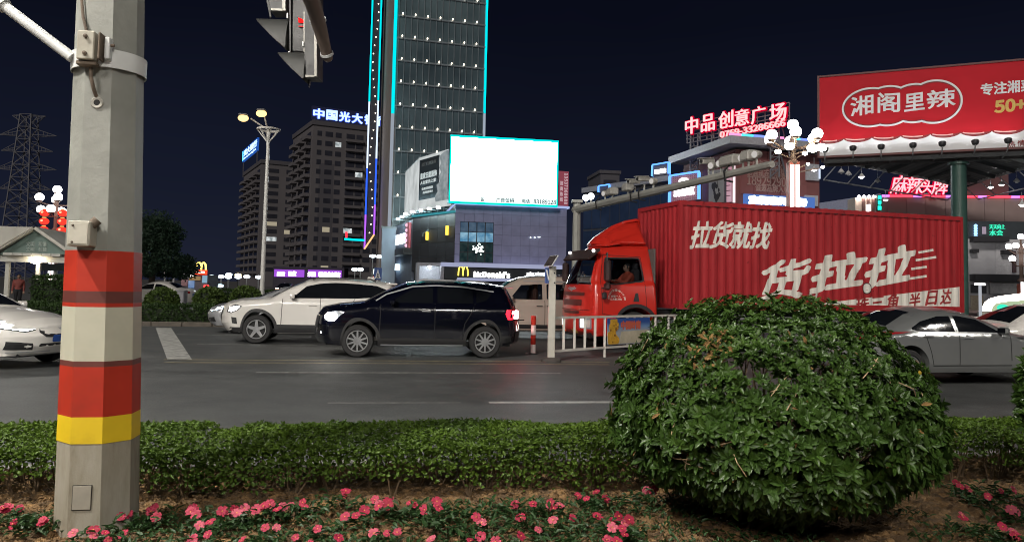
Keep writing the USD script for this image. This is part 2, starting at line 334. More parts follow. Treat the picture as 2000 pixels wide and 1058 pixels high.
for z in rows + [rows[-1] + dz]: mh.pbox(tp, .3, s1, z - .13, z + .13, -.02, .16)
obj('vertical_mullions', mv, mull, tower, world=True); obj('floor_bands', mh, mull, tower, world=True)
for z in rows[3:]:
    for c in range(7):
        obj('bulb', MB().sph(tp.at(.5 + (2 * c + 1) * cw - .45 * cw, z + .25, .45), .115, 1, (1, 1, 1.7)), bulbm, tower, world=True)
zc = tp.uv(760, 222)[1]
obj('corner_neon', MB().pbox(tp, -.28, .18, zc, ZT, -.1, .3), cyan, tower, world=True); obj('corner_tube', MB().pbox(tp, -.28, .18, 8, zc, -.1, .3), glow('neon_dim', (.55, .62, .72), .55), tower, world=True)
zc2 = tp.uv(944, 222)[1]
obj('corner_neon', MB().pbox(tp, s1 - .1, s1 + .18, zc2, ZT, -.1, .3), cyan, tower, world=True); obj('corner_tube', MB().pbox(tp, s1 - .1, s1 + .2, 20, zc2, -.1, .25), glow('neon_dimmer', (.5, .58, .7), .7), tower, world=True)
# the fin sign on the tower's left flank
fpl = Plane(at(741, 300, 129), d2(16)); fa, fb = fpl.uv(724, 100)[0], fpl.uv(742, 100)[0]; fz = fpl.uv(718, 490)[1]
fin = thing('neon_fin', 'narrow dark blade sign on tower flank edged with cyan and purple neon', 'neon sign', fpl.at(fa, 0))
zf = lambda y: fpl.uv(730, y)[1]
blade_m = paint('fin_navy', (.035, .035, .05), .6)
pf = Polygon([(fa, zf(488)), (fb, zf(458)), (fb, ZT), (fa, ZT)])
obj('blade', MB().prism(pf, fpl.frame(-.3), .3), blade_m, fin, world=True)
for (ya, yb, m) in ((-420, 200, cyan), (200, 330, cyanw), (330, 420, blue), (420, 486, purple)):
    obj('left_neon', MB().pbox(fpl, fa - .1, fa + .16, zf(yb), min(zf(ya), ZT), .01, .25), m, fin, world=True)
for (ya, yb, m) in ((-420, 196, cyan), (196, 310, cyanw), (310, 400, blue), (400, 458, purple)):
    obj('right_neon', MB().pbox(fpl, fb - .16, fb + .1, zf(yb), min(zf(ya), ZT), .01, .25), m, fin, world=True)
obj('tip_neon', MB().bar(fpl.at(fa, zf(487), .15), fpl.at(fb, zf(458), .15), .25), glow('neon_amber', (1, .5, .2), 1.5), fin, world=True)
rs = random.Random(4)
for k in range(44):
    z = zf(455) + (ZT - zf(455)) * k / 44; a = fa + .35 + (fb - fa - .7) * (.5 + .42 * math.sin(k * .55))
    obj('small_bulb', MB().sph(fpl.at(a, z, .12), .11, 1), bulbm, fin, world=True)
obj('side_arm', MB().bar(fpl.at(fpl.uv(672, 469)[0], zf(469), .2), fpl.at(fa, zf(470), .2), .35), cyan, fin, world=True)
obj('red_tube', MB().bar(fpl.at(fpl.uv(676, 469)[0], zf(466), .2), fpl.at(fpl.uv(676, 460)[0], zf(455), .2), .3), glow('neon_red', (1, .03, .05), 2.2), fin, world=True)
# blue-lit pier at the tower's foot
bp = Plane(at(746, 500, 108), d2(10)); a0, a1 = bp.uv(745, 500)[0], bp.uv(772, 500)[0]
pier = thing('tower_pier', 'pale blue-grey square pier at the foot of the glass tower', 'pier', bp.at(a0, 0))
obj('shaft', MB().pbox(bp, a0, a1, 0, bp.uv(750, 446)[1], -4, 0), paint('pier_cladding', (.28, .36, .46), .6, .1, .4), pier, world=True)
obj('capping', MB().pbox(bp, a0 - .1, a1 + .1, bp.uv(750, 446)[1], bp.uv(750, 446)[1] + .3, -4.1, .1), mull, pier, world=True)
# ================================================================== restaurant podium with the screen
pd = Plane(at(888, 480, 95), d2(10)); pe = pd.uv(1106, 480)[0]; pz = pd.uv(888, 396)[1]
clad = paint('podium_cladding', (.25, .262, .43), .65, .12, .8)
pod = thing('restaurant_podium', 'dark blue-grey panelled restaurant block carrying the huge white screen', 'building', pd.at(0, 0, -8))
ww = (pd.uv(899, 430)[0], pd.uv(965, 430)[0], pd.uv(920, 512)[1], pd.uv(920, 433)[1])
obj('core', MB().pbox(pd, 0, pe, 0, pz - .2, -14, -.4), paint('podium_core', (.05, .05, .06), .8), pod, world=True)
npan, nrow = 12, 6; z0p = pd.uv(900, 517)[1]
for i in range(npan):
    for j in range(nrow):
        xa, xb = pe * i / npan, pe * (i + 1) / npan; za, zb_ = z0p + (pz - z0p) * j / nrow, z0p + (pz - z0p) * (j + 1) / nrow
        if xb > ww[0] and xa < ww[1] and zb_ > ww[2] and za < ww[3]:
            P = sbox(xa + .015, za + .015, xb - .015, zb_ - .015).difference(sbox(*[ww[0], ww[2], ww[1], ww[3]]))
            if not P.is_empty: obj('wall_panel', MB().prism(P, pd.frame(-.4), .4), clad, pod, world=True)
        else: obj('wall_panel', MB().pbox(pd, xa + .008, xb - .008, za + .008, zb_ - .008, -.4, 0), clad, pod, world=True)
obj('coping', MB().pbox(pd, -.1, pe + .3, pz - .18, pz + .1, -14, .2), glow('coping_light', (.5, .62, 1.0), .8), pod, world=True)
# the lit window with its lights
obj('window_back', MB().pbox(pd, ww[0], ww[1], ww[2], ww[3], -.38, -.33), paint('window_interior', (.05, .10, .13), .5, .3, .8), pod, world=True)
wn, wm = (ww[1] - ww[0]) / 4, (ww[3] - ww[2]) / 4
winb = glow('window_blue', (.10, .30, .50), .75, mix=(.35, .62, .80), mscale=1.3); wind = glow('window_dim', (.06, .12, .20), .55, mix=(.14, .22, .32), mscale=1.2)
wing = glow('window_dark', (.012, .03, .035), .6, mix=(.04, .07, .07), mscale=1.5)
for i in range(4):
    for j in range(4):
        m = wing if j < 2 else (winb if j == 2 else wind)
        obj('pane', MB().pbox(pd, ww[0] + wn * i + .06, ww[0] + wn * (i + 1) - .06, ww[2] + wm * j + .05, ww[2] + wm * (j + 1) - .05, -.3, -.2), m, pod, world=True)
fr = MB()
for i in range(5): fr.pbox(pd, ww[0] + wn * i - .05, ww[0] + wn * i + .05, ww[2], ww[3], -.22, -.12)
for j in range(5): fr.pbox(pd, ww[0], ww[1], ww[2] + wm * j - .04, ww[2] + wm * j + .04, -.22, -.13)
obj('window_frame', fr, paint('window_frame_dark', (.03, .03, .035), .5), pod, world=True)
chan = glow('chandelier_glow', (.9, 1.0, .95), 2.6); rs = random.Random(8); cs, cz = pd.uv(934, 487)
for k in range(26):
    a, r = rs.random() * 6.28, .75 * math.sqrt(rs.random())
    obj('chandelier_lamp', MB().sph(pd.at(cs + r * math.cos(a), cz + r * math.sin(a), -.12), .07 + .08 * rs.random(), 1), chan, pod, world=True)
for px, w in ((1036, .09), (1044, .1), (1051, .07), (1054, .07)):
    a, z = pd.uv(px, 464 - (px > 1048)); obj('wall_spot', MB().sph(pd.at(a, z, .1), w, 1), chan, pod, world=True)
# dark side wall receding to the left, then to the pier
P1 = at(805, 480, 103); sl = Plane(P1, pd.at(0, 0) - P1 * [1, 1, 0]); L1 = float(np.linalg.norm((pd.at(0, 0) - P1)[:2]))
dark_wall = paint('side_wall_dark', (.028, .028, .032), .5, .2, .6)
for i in range(5):
    for j in range(4):
        obj('side_panel', MB().pbox(sl, L1 * i / 5 + .02, L1 * (i + 1) / 5 - .02, 3.4 + (pz - 4.6) * j / 4 + .02, 3.4 + (pz - 4.6) * (j + 1) / 4 - .02, -.3, 0), dark_wall, pod, world=True)
obj('side_coping', MB().pbox(sl, 0, L1, pz - 1.2, pz - .95, -.4, .25), glow('coping_cyan', (.1, .6, .7), .45), pod, world=True)
for px, py, h in ((836, 461, 16), (875, 450, 19)):
    a, z = sl.uv(px, py); dzz = abs(sl.uv(px, py - h / 2)[1] - z)
    obj('yellow_lamp', MB().rbox(sl.at(a, z, .15), (.35, .3, 2 * dzz), .05), glow('lamp_yellow', (1, .72, .08), 2.2), pod, world=True)
obj('pipe_hook', MB().tube([sl.at(*sl.uv(x, y), .2) for x, y in ((828, 462), (829, 456), (834, 453), (839, 451), (840, 447))], .1, 6), mull, pod, world=True)
P2 = at(768, 480, 116); s2 = Plane(P2, P1 - P2); L2 = float(np.linalg.norm((P1 - P2)[:2]))
obj('corner_wall', MB().pbox(s2, 0, L2, 0, pz - 1.5, -.4, 0), paint('corner_wall_mat', (.10, .12, .16), .6, .2, .5), pod, world=True)
obj('canopy_fascia', MB().pbox(s2, 1, L2, s2.uv(785, 500)[1], s2.uv(785, 488)[1], 0, 1.2), dark_wall, pod, world=True)
def pxq(pl, x0, y0, x1, y1): 
    a, z = pl.uv(x0, y1); b, w = pl.uv(x1, y0); return a, b, z, w
a, b, z, w = pxq(s2, 773, 455, 794, 479); obj('small_screen', MB().pbox(s2, a, b, z, w, .05, .3), glow('small_screen_glow', (.92, .96, 1), 3.0), pod, world=True)
a, b, z, w = pxq(s2, 797, 434, 804, 485); obj('vertical_sign', MB().pbox(s2, a, b, z, w, .05, .4), paint('vertical_sign_red', (.35, .06, .08), .5), pod, world=True)
for k in range(5): obj('vertical_sign_light', MB().sph(s2.at((a + b) / 2, z + (w - z) * (k + .5) / 5, .45), .25, 1), glow('sign_pink', (1, .6, .75), 1.1), pod, world=True)
a, b, z, w = pxq(s2, 773, 516, 782, 528); obj('door_lamp', MB().pbox(s2, a, b, z, w, .1, .6), glow('door_lamp_glow', (.7, .9, 1), 4.0), pod, world=True)
# entrance: lit bay and signboard
a, b, z, w = pxq(pd, 818, 519, 862, 556)
ent = thing('entrance_bay', 'pale lit square entrance bay left of the restaurant signboard', 'entrance', pd.at(a, 0, 1))
obj('lit_wall', MB().pbox(pd, a, b, 0, w, -3, -2.8), paint('entrance_wall', (.55, .58, .62), .5), ent, world=True)
obj('lintel', MB().pbox(pd, a - .3, b + .3, w, w + .35, -3, .3), paint('entrance_lintel', (.35, .36, .4), .5), ent, world=True)
for q in (a - .3, b): obj('jamb', MB().pbox(pd, q, q + .3, 0, w, -3, .3), _mats['entrance_lintel'], ent, world=True)
obj('ceiling_light', MB().sph(pd.at((a + b) / 2, w - .1, -1), .16, 1), glow('ceiling_light_glow', (.9, .95, 1), 150.0), ent, world=True)
sb = Plane(pd.at(0, 0, 1.2), pd.u); a0 = sb.uv(862, 513)[0]; a1 = sb.uv(1103, 525)[0]; zt, zbm = sb.uv(862, 512)[1], sb.uv(893, 545)[1]
sign = thing('restaurant_signboard', 'long dark signboard with yellow arches and white glowing restaurant name', 'signboard', sb.at(a0, 0))
obj('board', MB().pbox(sb, a0 + .1, a1, zbm, zt - .3, -1.0, -.05), paint('signboard_dark', (.02, .024, .03), .4), sign, world=True)
lbl = glow('signboard_edge', (.62, .66, .95), .55)
obj('top_trim', MB().pbox(sb, a0, a1, zt - .5, zt, -1.0, .2), lbl, sign, world=True)
obj('bottom_trim', MB().pbox(sb, sb.uv(893, 540)[0], a1, zbm - .15, zbm + .2, -1.0, .15), lbl, sign, world=True)
obj('left_trim', MB().pbox(sb, a0, a0 + .35, 0, zt - .5, -1.0, .1), paint('trim_grey', (.3, .31, .36), .5), sign, world=True)
def arches(h, wd):
    """The two-arched letter emblem as a polygon about wd wide and h high."""
    pts = []
    for k in range(25):
        t = k / 24; pts.append((wd * .25 + wd * .23 * -math.cos(math.pi * t) , h * .97 * math.sin(math.pi * t) ** .62 if 0 < t < 1 else 0))
    one = LineString(pts).buffer(wd * .055, cap_style=2); two = affinity.translate(one, wd * .46, 0)
    return one.union(two).intersection(sbox(-wd, 0.0, 2 * wd, 2 * h))
a, b, z, w = pxq(sb, 894, 519, 915, 538)
obj('arches_emblem', MB().prism(fit(arches(1, 1.1), a, b, z, w), sb.frame(.0), .18), glow('emblem_yellow', (1.0, .78, .10), 2.6), sign, world=True)
a, z = sb.uv(925, 541.5); b = sb.uv(996, 541)[0]; w = sb.uv(925, 529)[1]
obj('name_lettering', MB().prism(fit(glyphs("McDonald's", 5), a, b, z, w), sb.frame(0), .12), glow('letter_white', (1, .98, .94), 2.6), sign, world=True)
a, z = sb.uv(1028, 543); b = sb.uv(1074, 545)[0]; w = sb.uv(1028, 531)[1]
obj('chinese_lettering', MB().prism(fit(glyphs('麦当劳', 4), a, b, z, w), sb.frame(0), .12), _mats['letter_white'], sign, world=True)
# lit shop front under the signboard
obj('shop_glass', MB().pbox(sb, a0 + .5, a1, 0.1, zbm - .15, -2.5, -2.4), glow('shop_interior', (.16, .13, .10), .5, mix=(.35, .25, .16), mscale=.5), sign, world=True)
for k in range(7): obj('shop_post', MB().pbox(sb, a0 + 1.5 + k * 2.1, a0 + 1.65 + k * 2.1, 0, zbm - .15, -2.3, -2.1), paint('shop_post_dark', (.04, .04, .045), .5), sign, world=True)
# the screen
sc = Plane(pd.at(0, 0, .8), pd.u); xa = sc.uv(878, 330)[0]; xb = sc.uv(1090, 330)[0]; zt, zb2 = sc.uv(900, 266)[1], sc.uv(900, 396)[1]
scr = thing('advertising_screen', 'huge blank white glowing advertising screen on the restaurant roof', 'screen', sc.at(xa, zb2))
scrm = glow('screen_white', (.90, .98, 1.0), 14.0)
obj('display', MB().pbox(sc, xa + .15, xb - .15, zb2 + .95, zt - .15, -.1, 0), scrm, scr, world=True)
obj('ticker_strip', MB().pbox(sc, xa + .15, xb - .15, zb2 + .15, zb2 + .95, -.1, 0), glow('ticker_white', (.85, 1, 1), 1.6), scr, world=True)
obj('cabinet', MB().pbox(sc, xa, xb, zb2, zt, -2.2, -.1), paint('screen_cabinet', (.04, .05, .06), .5), scr, world=True)
fr = MB(); fr.pbox(sc, xa, xb, zt - .15, zt + .1, -.1, .12); fr.pbox(sc, xa, xb, zb2 - .1, zb2 + .15, -.1, .12); fr.pbox(sc, xa, xa + .15, zb2 + .15, zt - .15, -.1, .12); fr.pbox(sc, xb - .15, xb, zb2 + .15, zt - .15, -.1, .12)
obj('cyan_edge', fr, glow('edge_cyan', (.0, .62, .62), 1.4), scr, world=True)
tk = paint('ticker_ink', (.02, .12, .12), .5)
for px0, px1, tx in ((939, 945, '品'), (969, 1004, '广告位招'), (1020, 1035, '电话'), (1042, 1086, '83189128')):
    a = sc.uv(px0, 389)[0]; b = sc.uv(px1, 389)[0]
    obj('ticker_text', MB().prism(fit(glyphs(tx, 2), a, b, zb2 + .25, zb2 + .8), sc.frame(.005), .03), tk, scr, world=True)
# left billboards that wrap round towards the tower
zA0, zA1 = 11.6, sc.uv(877, 286)[1]
Q0, Q1, Q2 = at(876, 400, 95.6), at(817, 400, 103), at(790, 400, 117)
glowing_board = glow('board_baked_light', (.62, .66, .66), .7, mix=(.9, .95, .95), mscale=.4)  # floodlighting on the boards put in as emission
b1 = Plane(Q1, Q0 - Q1); LB = float(np.linalg.norm((Q0 - Q1)[:2]))
ad = thing('side_billboard', 'angled roof billboard with dark poster and pale figure left of the white screen', 'billboard', b1.at(0, zA0))
obj('board', MB().pbox(b1, 0, LB, zA0, zA1, -.4, 0), glowing_board, ad, world=True)
obj('poster', MB().pbox(b1, .15, LB * .68, zA0 + 1.3, zA1 - .4, 0, .05), paint('poster_dark', (.035, .045, .055), .5), ad, world=True)
fg = Polygon([(.60, .1), (.98, .1), (.98, .98), (.86, .98), (.70, .92), (.74, .78), (.70, .70), (.76, .62), (.68, .55), (.72, .45), (.62, .40), (.66, .28), (.58, .2)])
obj('figure', MB().prism(affinity.scale(fg, LB, zA1 - zA0, origin=(0, 0)), (b1.at(0, zA0, .055), b1.u, np.array([0, 0, 1.])), .03), glow('figure_pale_glow', (.32, .38, .40), .55, mix=(.6, .66, .68), mscale=.9), ad, world=True)  # printed figure glows by emission in place of floodlight
pt = glow('poster_text', (.75, .85, .85), .7)  # poster print, its floodlight put into the material as glow
for tx, x0, x1, y0, y1 in (('皇家日庭装饰', .06, .62, .50, .62), ('人在家先上家', .06, .6, .40, .47), ('全屋定制整装', .12, .5, .29, .34), ('免费量房设计', .16, .5, .22, .265)):
    obj('poster_text', MB().prism(fit(glyphs(tx, 2), LB * x0, LB * x1, zA0 + (zA1 - zA0) * (y0 + .07), zA0 + (zA1 - zA0) * (y1 + .07)), b1.frame(.055), .03), pt, ad, world=True)
obj('poster_header', MB().prism(fit(glyphs('虎门日庭装饰', 1), LB * .1, LB * .58, zA0 + (zA1 - zA0) * .81, zA0 + (zA1 - zA0) * .88), b1.frame(.055), .03), paint('header_grey', (.2, .22, .23), .5), ad, world=True)
b2 = Plane(Q2, Q1 - Q2); LB2 = float(np.linalg.norm((Q1 - Q2)[:2]))
bb = thing('blank_billboard', 'blank pale billboard receding towards the glass tower', 'billboard', b2.at(0, zA0))
obj('board', MB().pbox(b2, 0, LB2, zA0, zA1, -.4, 0), glowing_board, bb, world=True)
obj('edge_frame', MB().pbox(b2, -.1, LB2, zA1, zA1 + .15, -.4, .1).pbox(b2, -.1, LB2, zA0 - .15, zA0, -.4, .1), mull, bb, world=True)
for i in range(7):
    q = Q0 + (Q1 - Q0) * i / 3.5 if i < 3.5 else Q1 + (Q2 - Q1) * (i - 3.5) / 3.5
    nn = b1.n if i < 3.5 else b2.n; q = np.array([q[0], q[1], zA0 - .5])
    t = thing('billboard_floodlight', f'small floodlight on an arm under the side billboards, {ORD[i]} from the white screen', 'floodlight', q, 0, 'floodlights under the roof billboards')
    obj('arm', MB().bar(q, q + nn * 1.4, .1), mull, t, world=True); obj('lamp_head', MB().box(q + nn * 1.4 + [0, 0, .1], (.4, .4, .25)), glow('flood_head', (.75, 1, 1), 170.0), t, world=True)
# pink phone banner to the right of the screen
pb = Plane(pd.at(0, 0, .3), pd.u); a, b, z, w = pxq(pb, 1091, 335, 1111, 402)
ban = thing('vertical_banner', 'narrow pink-red vertical banner with a phone number right of the screen', 'banner', pb.at(a, z))
obj('panel', MB().pbox(pb, a, b, z, w, -.2, 0), glow('banner_red', (.32, .07, .10), .75), ban, world=True)
def vtext(pl, tx, a, b, z, w, out, m, par, bold=2, rot=0, name='lettering'):
    for k, ch in enumerate(tx):
        h = (w - z) / len(tx); g = glyphs(ch, bold); g = affinity.rotate(g, rot, origin='centroid') if rot else g
        obj(name, MB().prism(fit(g, a, b, w - h * (k + .9), w - h * (k + .1)), pl.frame(out), .04), m, par, world=True)
bt = glow('banner_text', (.8, .55, .6), .7)
vtext(pb, '13537368688', a + (b - a) * .55, a + (b - a) * .9, z + .2, w - .2, .005, bt, ban, 3, -90)
vtext(pb, '招商热线', a + (b - a) * .12, a + (b - a) * .42, z + .5, w - 1.2, .005, bt, ban, 2)
# ================================================================== bank towers
bw = paint('bank_wall', (.14, .13, .14), .8, .12, .08); bwd = paint('bank_wall_dark', (.10, .095, .11), .8, .12, .08)
win_dark = paint('window_black', (.045, .046, .06), .15, .3, .2, spec=.6)
win_lit = glow('window_lit', (.22, .27, .28), .8, mix=(.9, .95, .95), mscale=1.1); win_warm = glow('window_warm', (.8, .7, .5), .45)
def apartment(name, label, P, deg, Lf, Ll, H, nf, colsF, colsL, lit, bandF=()):
    pf_, t = Plane(P, d2(deg)), thing(name, label, 'building', (P[0], P[1], 0))
    pl_ = Plane(pf_.at(0, 0) + np.array([*d2(deg + 90)[:2], 0]) * Ll, -d2(deg + 90))
    obj('wall', MB().pbox(pf_, 0, Lf, 0, H, -Ll, 0), bw, t, world=True)
    obj('parapet', MB().pbox(pf_, -.3, Lf + .3, H, H + 1.2, -Ll - .3, .3), bwd, t, world=True)
    fh = (H - 5) / nf
    for k in range(nf):
        for j, (s, wd) in enumerate(colsF):
            z = 4 + fh * k + fh * .3; m = win_dark if (k, j) not in lit else (win_lit if lit[(k, j)] else win_warm)
            wdw = obj('window', MB().pbox(pf_, Lf * s, Lf * (s + wd), z, z + fh * .52, -.1, .06), m, t, world=True)
            obj('sill', MB().pbox(pf_, Lf * s - .1, Lf * (s + wd) + .1, z - .2, z - .03, 0, .35 if wd < .12 else .9), bw, wdw, world=False) if False else None
        for j, (s, wd) in enumerate(colsL):
            z = 4 + fh * k + fh * .3
            obj('side_window', MB().pbox(pl_, Ll * s, Ll * (s + wd), z, z + fh * .5, -.1, .06), win_dark, t, world=True)
            obj('balcony', MB().pbox(pl_, Ll * s - .4, Ll * (s + wd) + .4, z - fh * .32, z + .02, .062, 1.5), bw, t, world=True)
        for s, wd in bandF:
            obj('bay_ledge', MB().pbox(pf_, Lf * s, Lf * (s + wd), 4 + fh * k - .1, 4 + fh * k + fh * .24, .062, .8), bw, t, world=True)
    return t, pf_, pl_
PB1 = at(606, 400, 200); H1 = 1.6 + (551 - 240) * 200 / 1500
bank1, q1, ql1 = apartment('bank_apartment_tower', 'tall grey apartment tower with blue-white bank lettering on its roof', PB1, 28, 19.5, 24, H1, 15, [(.06, .06), (.17, .1), (.31, .08), (.46, .12), (.6, .1), (.74, .1), (.87, .09)], [(.1, .18), (.42, .18), (.74, .18)],
    {(13, 2): True, (10, 4): True, (4, 1): False, (4, 3): True, (0, 1): False}, ((.45, .24),))
# stepped blocks on its left
obj('recessed_bay', MB().pbox(q1, 19.5 * .1, 19.5 * .3, 2, H1 - 10, .02, .05), bwd, bank1, world=True)
a0, a1 = q1.uv(609, 230)[0], 19.2; zs0, zs1 = H1 + 1.2, H1 + 5.0
rsn = thing('bank_sign', 'dark rooftop board with glowing blue-white bank name', 'rooftop sign', q1.at(a0, H1))
obj('board', MB().pbox(q1, a0, a1, zs0, zs1, -.6, -.1), paint('sign_board_navy', (.03, .035, .10), .5), rsn, world=True)
nm = '中国光大银行'; cwid = (a1 - a0 - .4) / 5.55
for k, ch in enumerate(nm):
    obj('character', MB().prism(fit(glyphs(ch, 2), a0 + .3 + cwid * k, a0 + .3 + cwid * (k + .86), zs0 + .5, zs1 - .6), q1.frame(.0), .2), glow('bank_blue_white', (.50, .72, 1.0), 1.7), rsn, world=True)
    obj('halo_back', MB().prism(fit(glyphs(ch, 8), a0 + .22 + cwid * k, a0 + .3 + cwid * (k + .9), zs0 + .4, zs1 - .5), q1.frame(-.1), .06), glow('bank_blue', (.05, .12, .9), 1.0), rsn, world=True)
PB2 = at(508, 400, 235); H2 = 1.6 + (550 - 318) * 235 / 1500
bank2, q2, ql2 = apartment('far_apartment_tower', 'dim apartment tower with stacked balconies behind the twin-headed street lamp', PB2, 28, 15, 34, H2, 14, [(.15, .2), (.5, .25)], [(.04, .16), (.3, .16), (.56, .16), (.8, .14)], {(6, 0): False, (5, 1): False, (4, 0): True})
ls = Plane(ql2.at(0, 0), ql2.u); l0, l1 = ls.uv(474, 300)[0], ls.uv(502, 300)[0]; z0_, z1_ = ls.uv(476, 315)[1], ls.uv(476, 293)[1]
s2n = thing('small_bank_sign', 'small slanted blue rooftop sign glowing on the far apartment tower', 'rooftop sign', ls.at(l0, z0_))
obj('board', MB().pbox(ls, l0, l1, z0_, z1_, -.5, 0), glow('small_sign_blue', (.02, .10, .45), .9), s2n, world=True)
obj('emblem', MB().pbox(ls, l0 + .4, l0 + 1.6, z0_ + .4, z1_ - .4, 0, .15), glow('sign_sky', (.1, .6, 1), 2.0), s2n, world=True)
obj('lettering', MB().prism(fit(glyphs('光大银行', 3), l0 + 3.0, l1 - .6, z0_ + 1.5, z1_ - .4), ls.frame(.01), .12), _mats['bank_blue_white'], s2n, world=True)
obj('small_lettering', MB().prism(fit(glyphs('Everbright', 2), l0 + 3.0, l1 - 2, z0_ + .3, z0_ + 1.1), ls.frame(.01), .12), _mats['bank_blue_white'], s2n, world=True)
obj('sign_supports', MB().pbox(ls, l0 + 1, l0 + 1.3, H2, z0_, -.4, -.1).pbox(ls, l1 - 1.3, l1 - 1, H2, z0_, -.4, -.1), bwd, s2n, world=True)
# ================================================================== lattice pylon
pylon = thing('power_pylon', 'tall steel lattice power pylon standing far off on the left', 'pylon', at(38, 540, 250) * [1, 1, 0])
stl = paint('pylon_steel', (.12, .12, .14), .6, .1, .5)
pc = at(38, 540, 250) * [1, 1, 0]; PH = 1.6 + (540 - 222) * 250 / 1500
def pyw(z): return 5.2 - 3.4 * (z / PH) ** .85
lg, br = [MB() for _ in range(4)], MB(); lev = [PH * (1 - (1 - k / 13) ** 1.0) for k in range(14)]
cor = [(-1, -1), (1, -1), (1, 1), (-1, 1)]
for k in range(13):
    for c in range(4):
        f = lambda z, c: pc + np.array([cor[c][0] * pyw(z), cor[c][1] * pyw(z), z])
        lg[c].bar(f(lev[k], c), f(lev[k + 1], c), .3); d = (c + 1) % 4
        br.bar(f(lev[k], c), f(lev[k + 1], d), .16); br.bar(f(lev[k], d), f(lev[k + 1], c), .16); br.bar(f(lev[k + 1], c), f(lev[k + 1], d), .16)
for c in range(4): obj('leg', lg[c], stl, pylon, world=True)
obj('bracing', br, stl, pylon, world=True)
for z, w in ((PH - .3, 5.5), (PH * .875, 9.5), (PH * .78, 8.5), (PH * .67, 10), (PH * .55, 8.5), (PH * .44, 8)):
    for sg in (-1, 1):
        ar = MB(); tip = pc + np.array([sg * w, 0, z]); 
        for yy in (-1, 1):
            r0 = pc + np.array([sg * pyw(z) * .9, yy * pyw(z) * .9, z]); r1 = r0 + [0, 0, 2.4 if z < PH - 1 else -2.2]
            ar.bar(r0, tip, .17); ar.bar(r1, tip, .17); ar.bar(r0 + (tip - r0) * .5, r1 + (tip - r1) * .5, .12)
        obj('crossarm', ar, stl, pylon, world=True)
# ================================================================== plaza buildings on the right
def pxb(mb, pl, x0, y0, x1, y1, o0, o1):
    a, b, z, w = pxq(pl, x0, y0, x1, y1); return mb.pbox(pl, min(a, b), max(a, b), min(z, w), max(z, w), o0, o1)
brick = paint('plaza_red_wall', (.22, .085, .085), .8, .15, .5)
CP = at(1437, 400, 60); cl = Plane(CP + np.array([-.552, .834, 0]) * 34, np.array([.552, -.834, 0])); LC = 34.0   # flank along the side street, s = LC at the corner
cf = Plane(CP, d2(14))
plz = thing('plaza_building', 'dull red plaza building with faint wall lettering and pale roof edge behind the truck', 'building', (CP[0], CP[1], 0))
ztop = cf.uv(1450, 292)[1]; wf = cf.uv(1600, 300)[0]
obj('front_wall', MB().pbox(cf, 0, wf, 0, ztop, -9, 0), brick, plz, world=True)
a, b, z, w = pxq(cf, 1445, 303, 1575, 378)
for k in range(5): obj('wall_panel', MB().pbox(cf, a + (b - a) * k / 5 + .03, a + (b - a) * (k + 1) / 5 - .03, z, w, .0, .06), paint('plaza_red_panel', (.27, .10, .10), .7, .12, .6), plz, world=True)
gl = paint('dull_lettering', (.42, .27, .25), .5)
for tx, y0, y1, x0, x1 in (('一楼电子商务区', 326, 316, 1458, 1530), ('专业写字楼招租', 337, 328, 1458, 1533), ('招商热线咨询处', 347, 339, 1458, 1534), ('18929290569', 361, 349, 1458, 1562), ('诚邀品牌入驻', 374, 364, 1474, 1540)):
    aa, zz = cf.uv(x0, y0); bb, wz = cf.uv(x1, y1); bb = cf.uv(x1, y0)[0]
    obj('wall_lettering', MB().prism(fit(glyphs(tx, 1), aa, bb, zz, wz), cf.frame(.065), .05), gl, plz, world=True)
obj('roof_edge', MB().pbox(cf, -1.2, wf + .6, ztop + .2, ztop + .8, -9.6, 1.2), paint('roof_edge_pale', (.45, .47, .52), .5), plz, world=True)
cols = [(1.0, .3, .6), (.1, .9, 1.0), (.2, .3, 1.0), (.9, .4, 1.0)]
for k in range(9): obj('roof_light', MB().pbox(cf, -1.2 + (wf + 1.8) * k / 9, -1.2 + (wf + 1.8) * (k + .93) / 9, ztop + .82, ztop + .98, 1.0, 1.22), glow('roof_led_%d' % (k % 4), cols[k % 4], 1.4), plz, world=True)
obj('flank_wall', MB().pbox(cl, cl.uv(1313, 400)[0], LC, 0, ztop - 1.5, -5, -.15), paint('plaza_flank', (.10, .10, .13), .7, .15, .3), plz, world=True)
# flank pieces: from the corner leftwards
def flank(name, x0, y0, x1, y1, m, o0=-.14, o1=.1): 
    return obj(name, pxb(MB(), cl, x0, y0, x1, y1, o0, o1), m, plz, world=True)
flank('corner_pilaster', 1428, 296, 1437, 398, paint('pilaster_red', (.16, .05, .055), .7))
flank('light_strip', 1436, 322, 1438, 396, glow('strip_pink', (1, .75, .8), 1.3), .1, .3)
flank('lit_panel', 1423, 326, 1431, 395, glow('panel_pink', (.62, .30, .38), .7, mix=(.8, .5, .6), mscale=.8), .1, .25)
for k in range(6): flank('panel_bar', 1423, 332 + 10 * k, 1431, 334 + 10 * k, paint('bar_dark', (.1, .05, .06), .6), .25, .33)
flank('ink_mural', 1386, 330, 1416, 398, paint('mural_grey', (.30, .31, .33), .6, .15, .7), .05, .12)
ink = MB(); ink_p = shapely.union_all([Point(x, y).buffer(r) for x, y, r in ((.30, .52, .10), (.42, .55, .09), (.52, .5, .07), (.35, .4, .06), (.4, .3, .07), (.45, .2, .09), (.6, .18, .1), (.72, .24, .07), (.52, .1, .08), (.68, .38, .05))] + [LineString([(.4, .5), (.38, .3), (.5, .1)]).buffer(.03), LineString([(.55, .9), (.6, .6), (.66, .3)]).buffer(.012)])
a, b, z, w = pxq(cl, 1386, 330, 1416, 398)
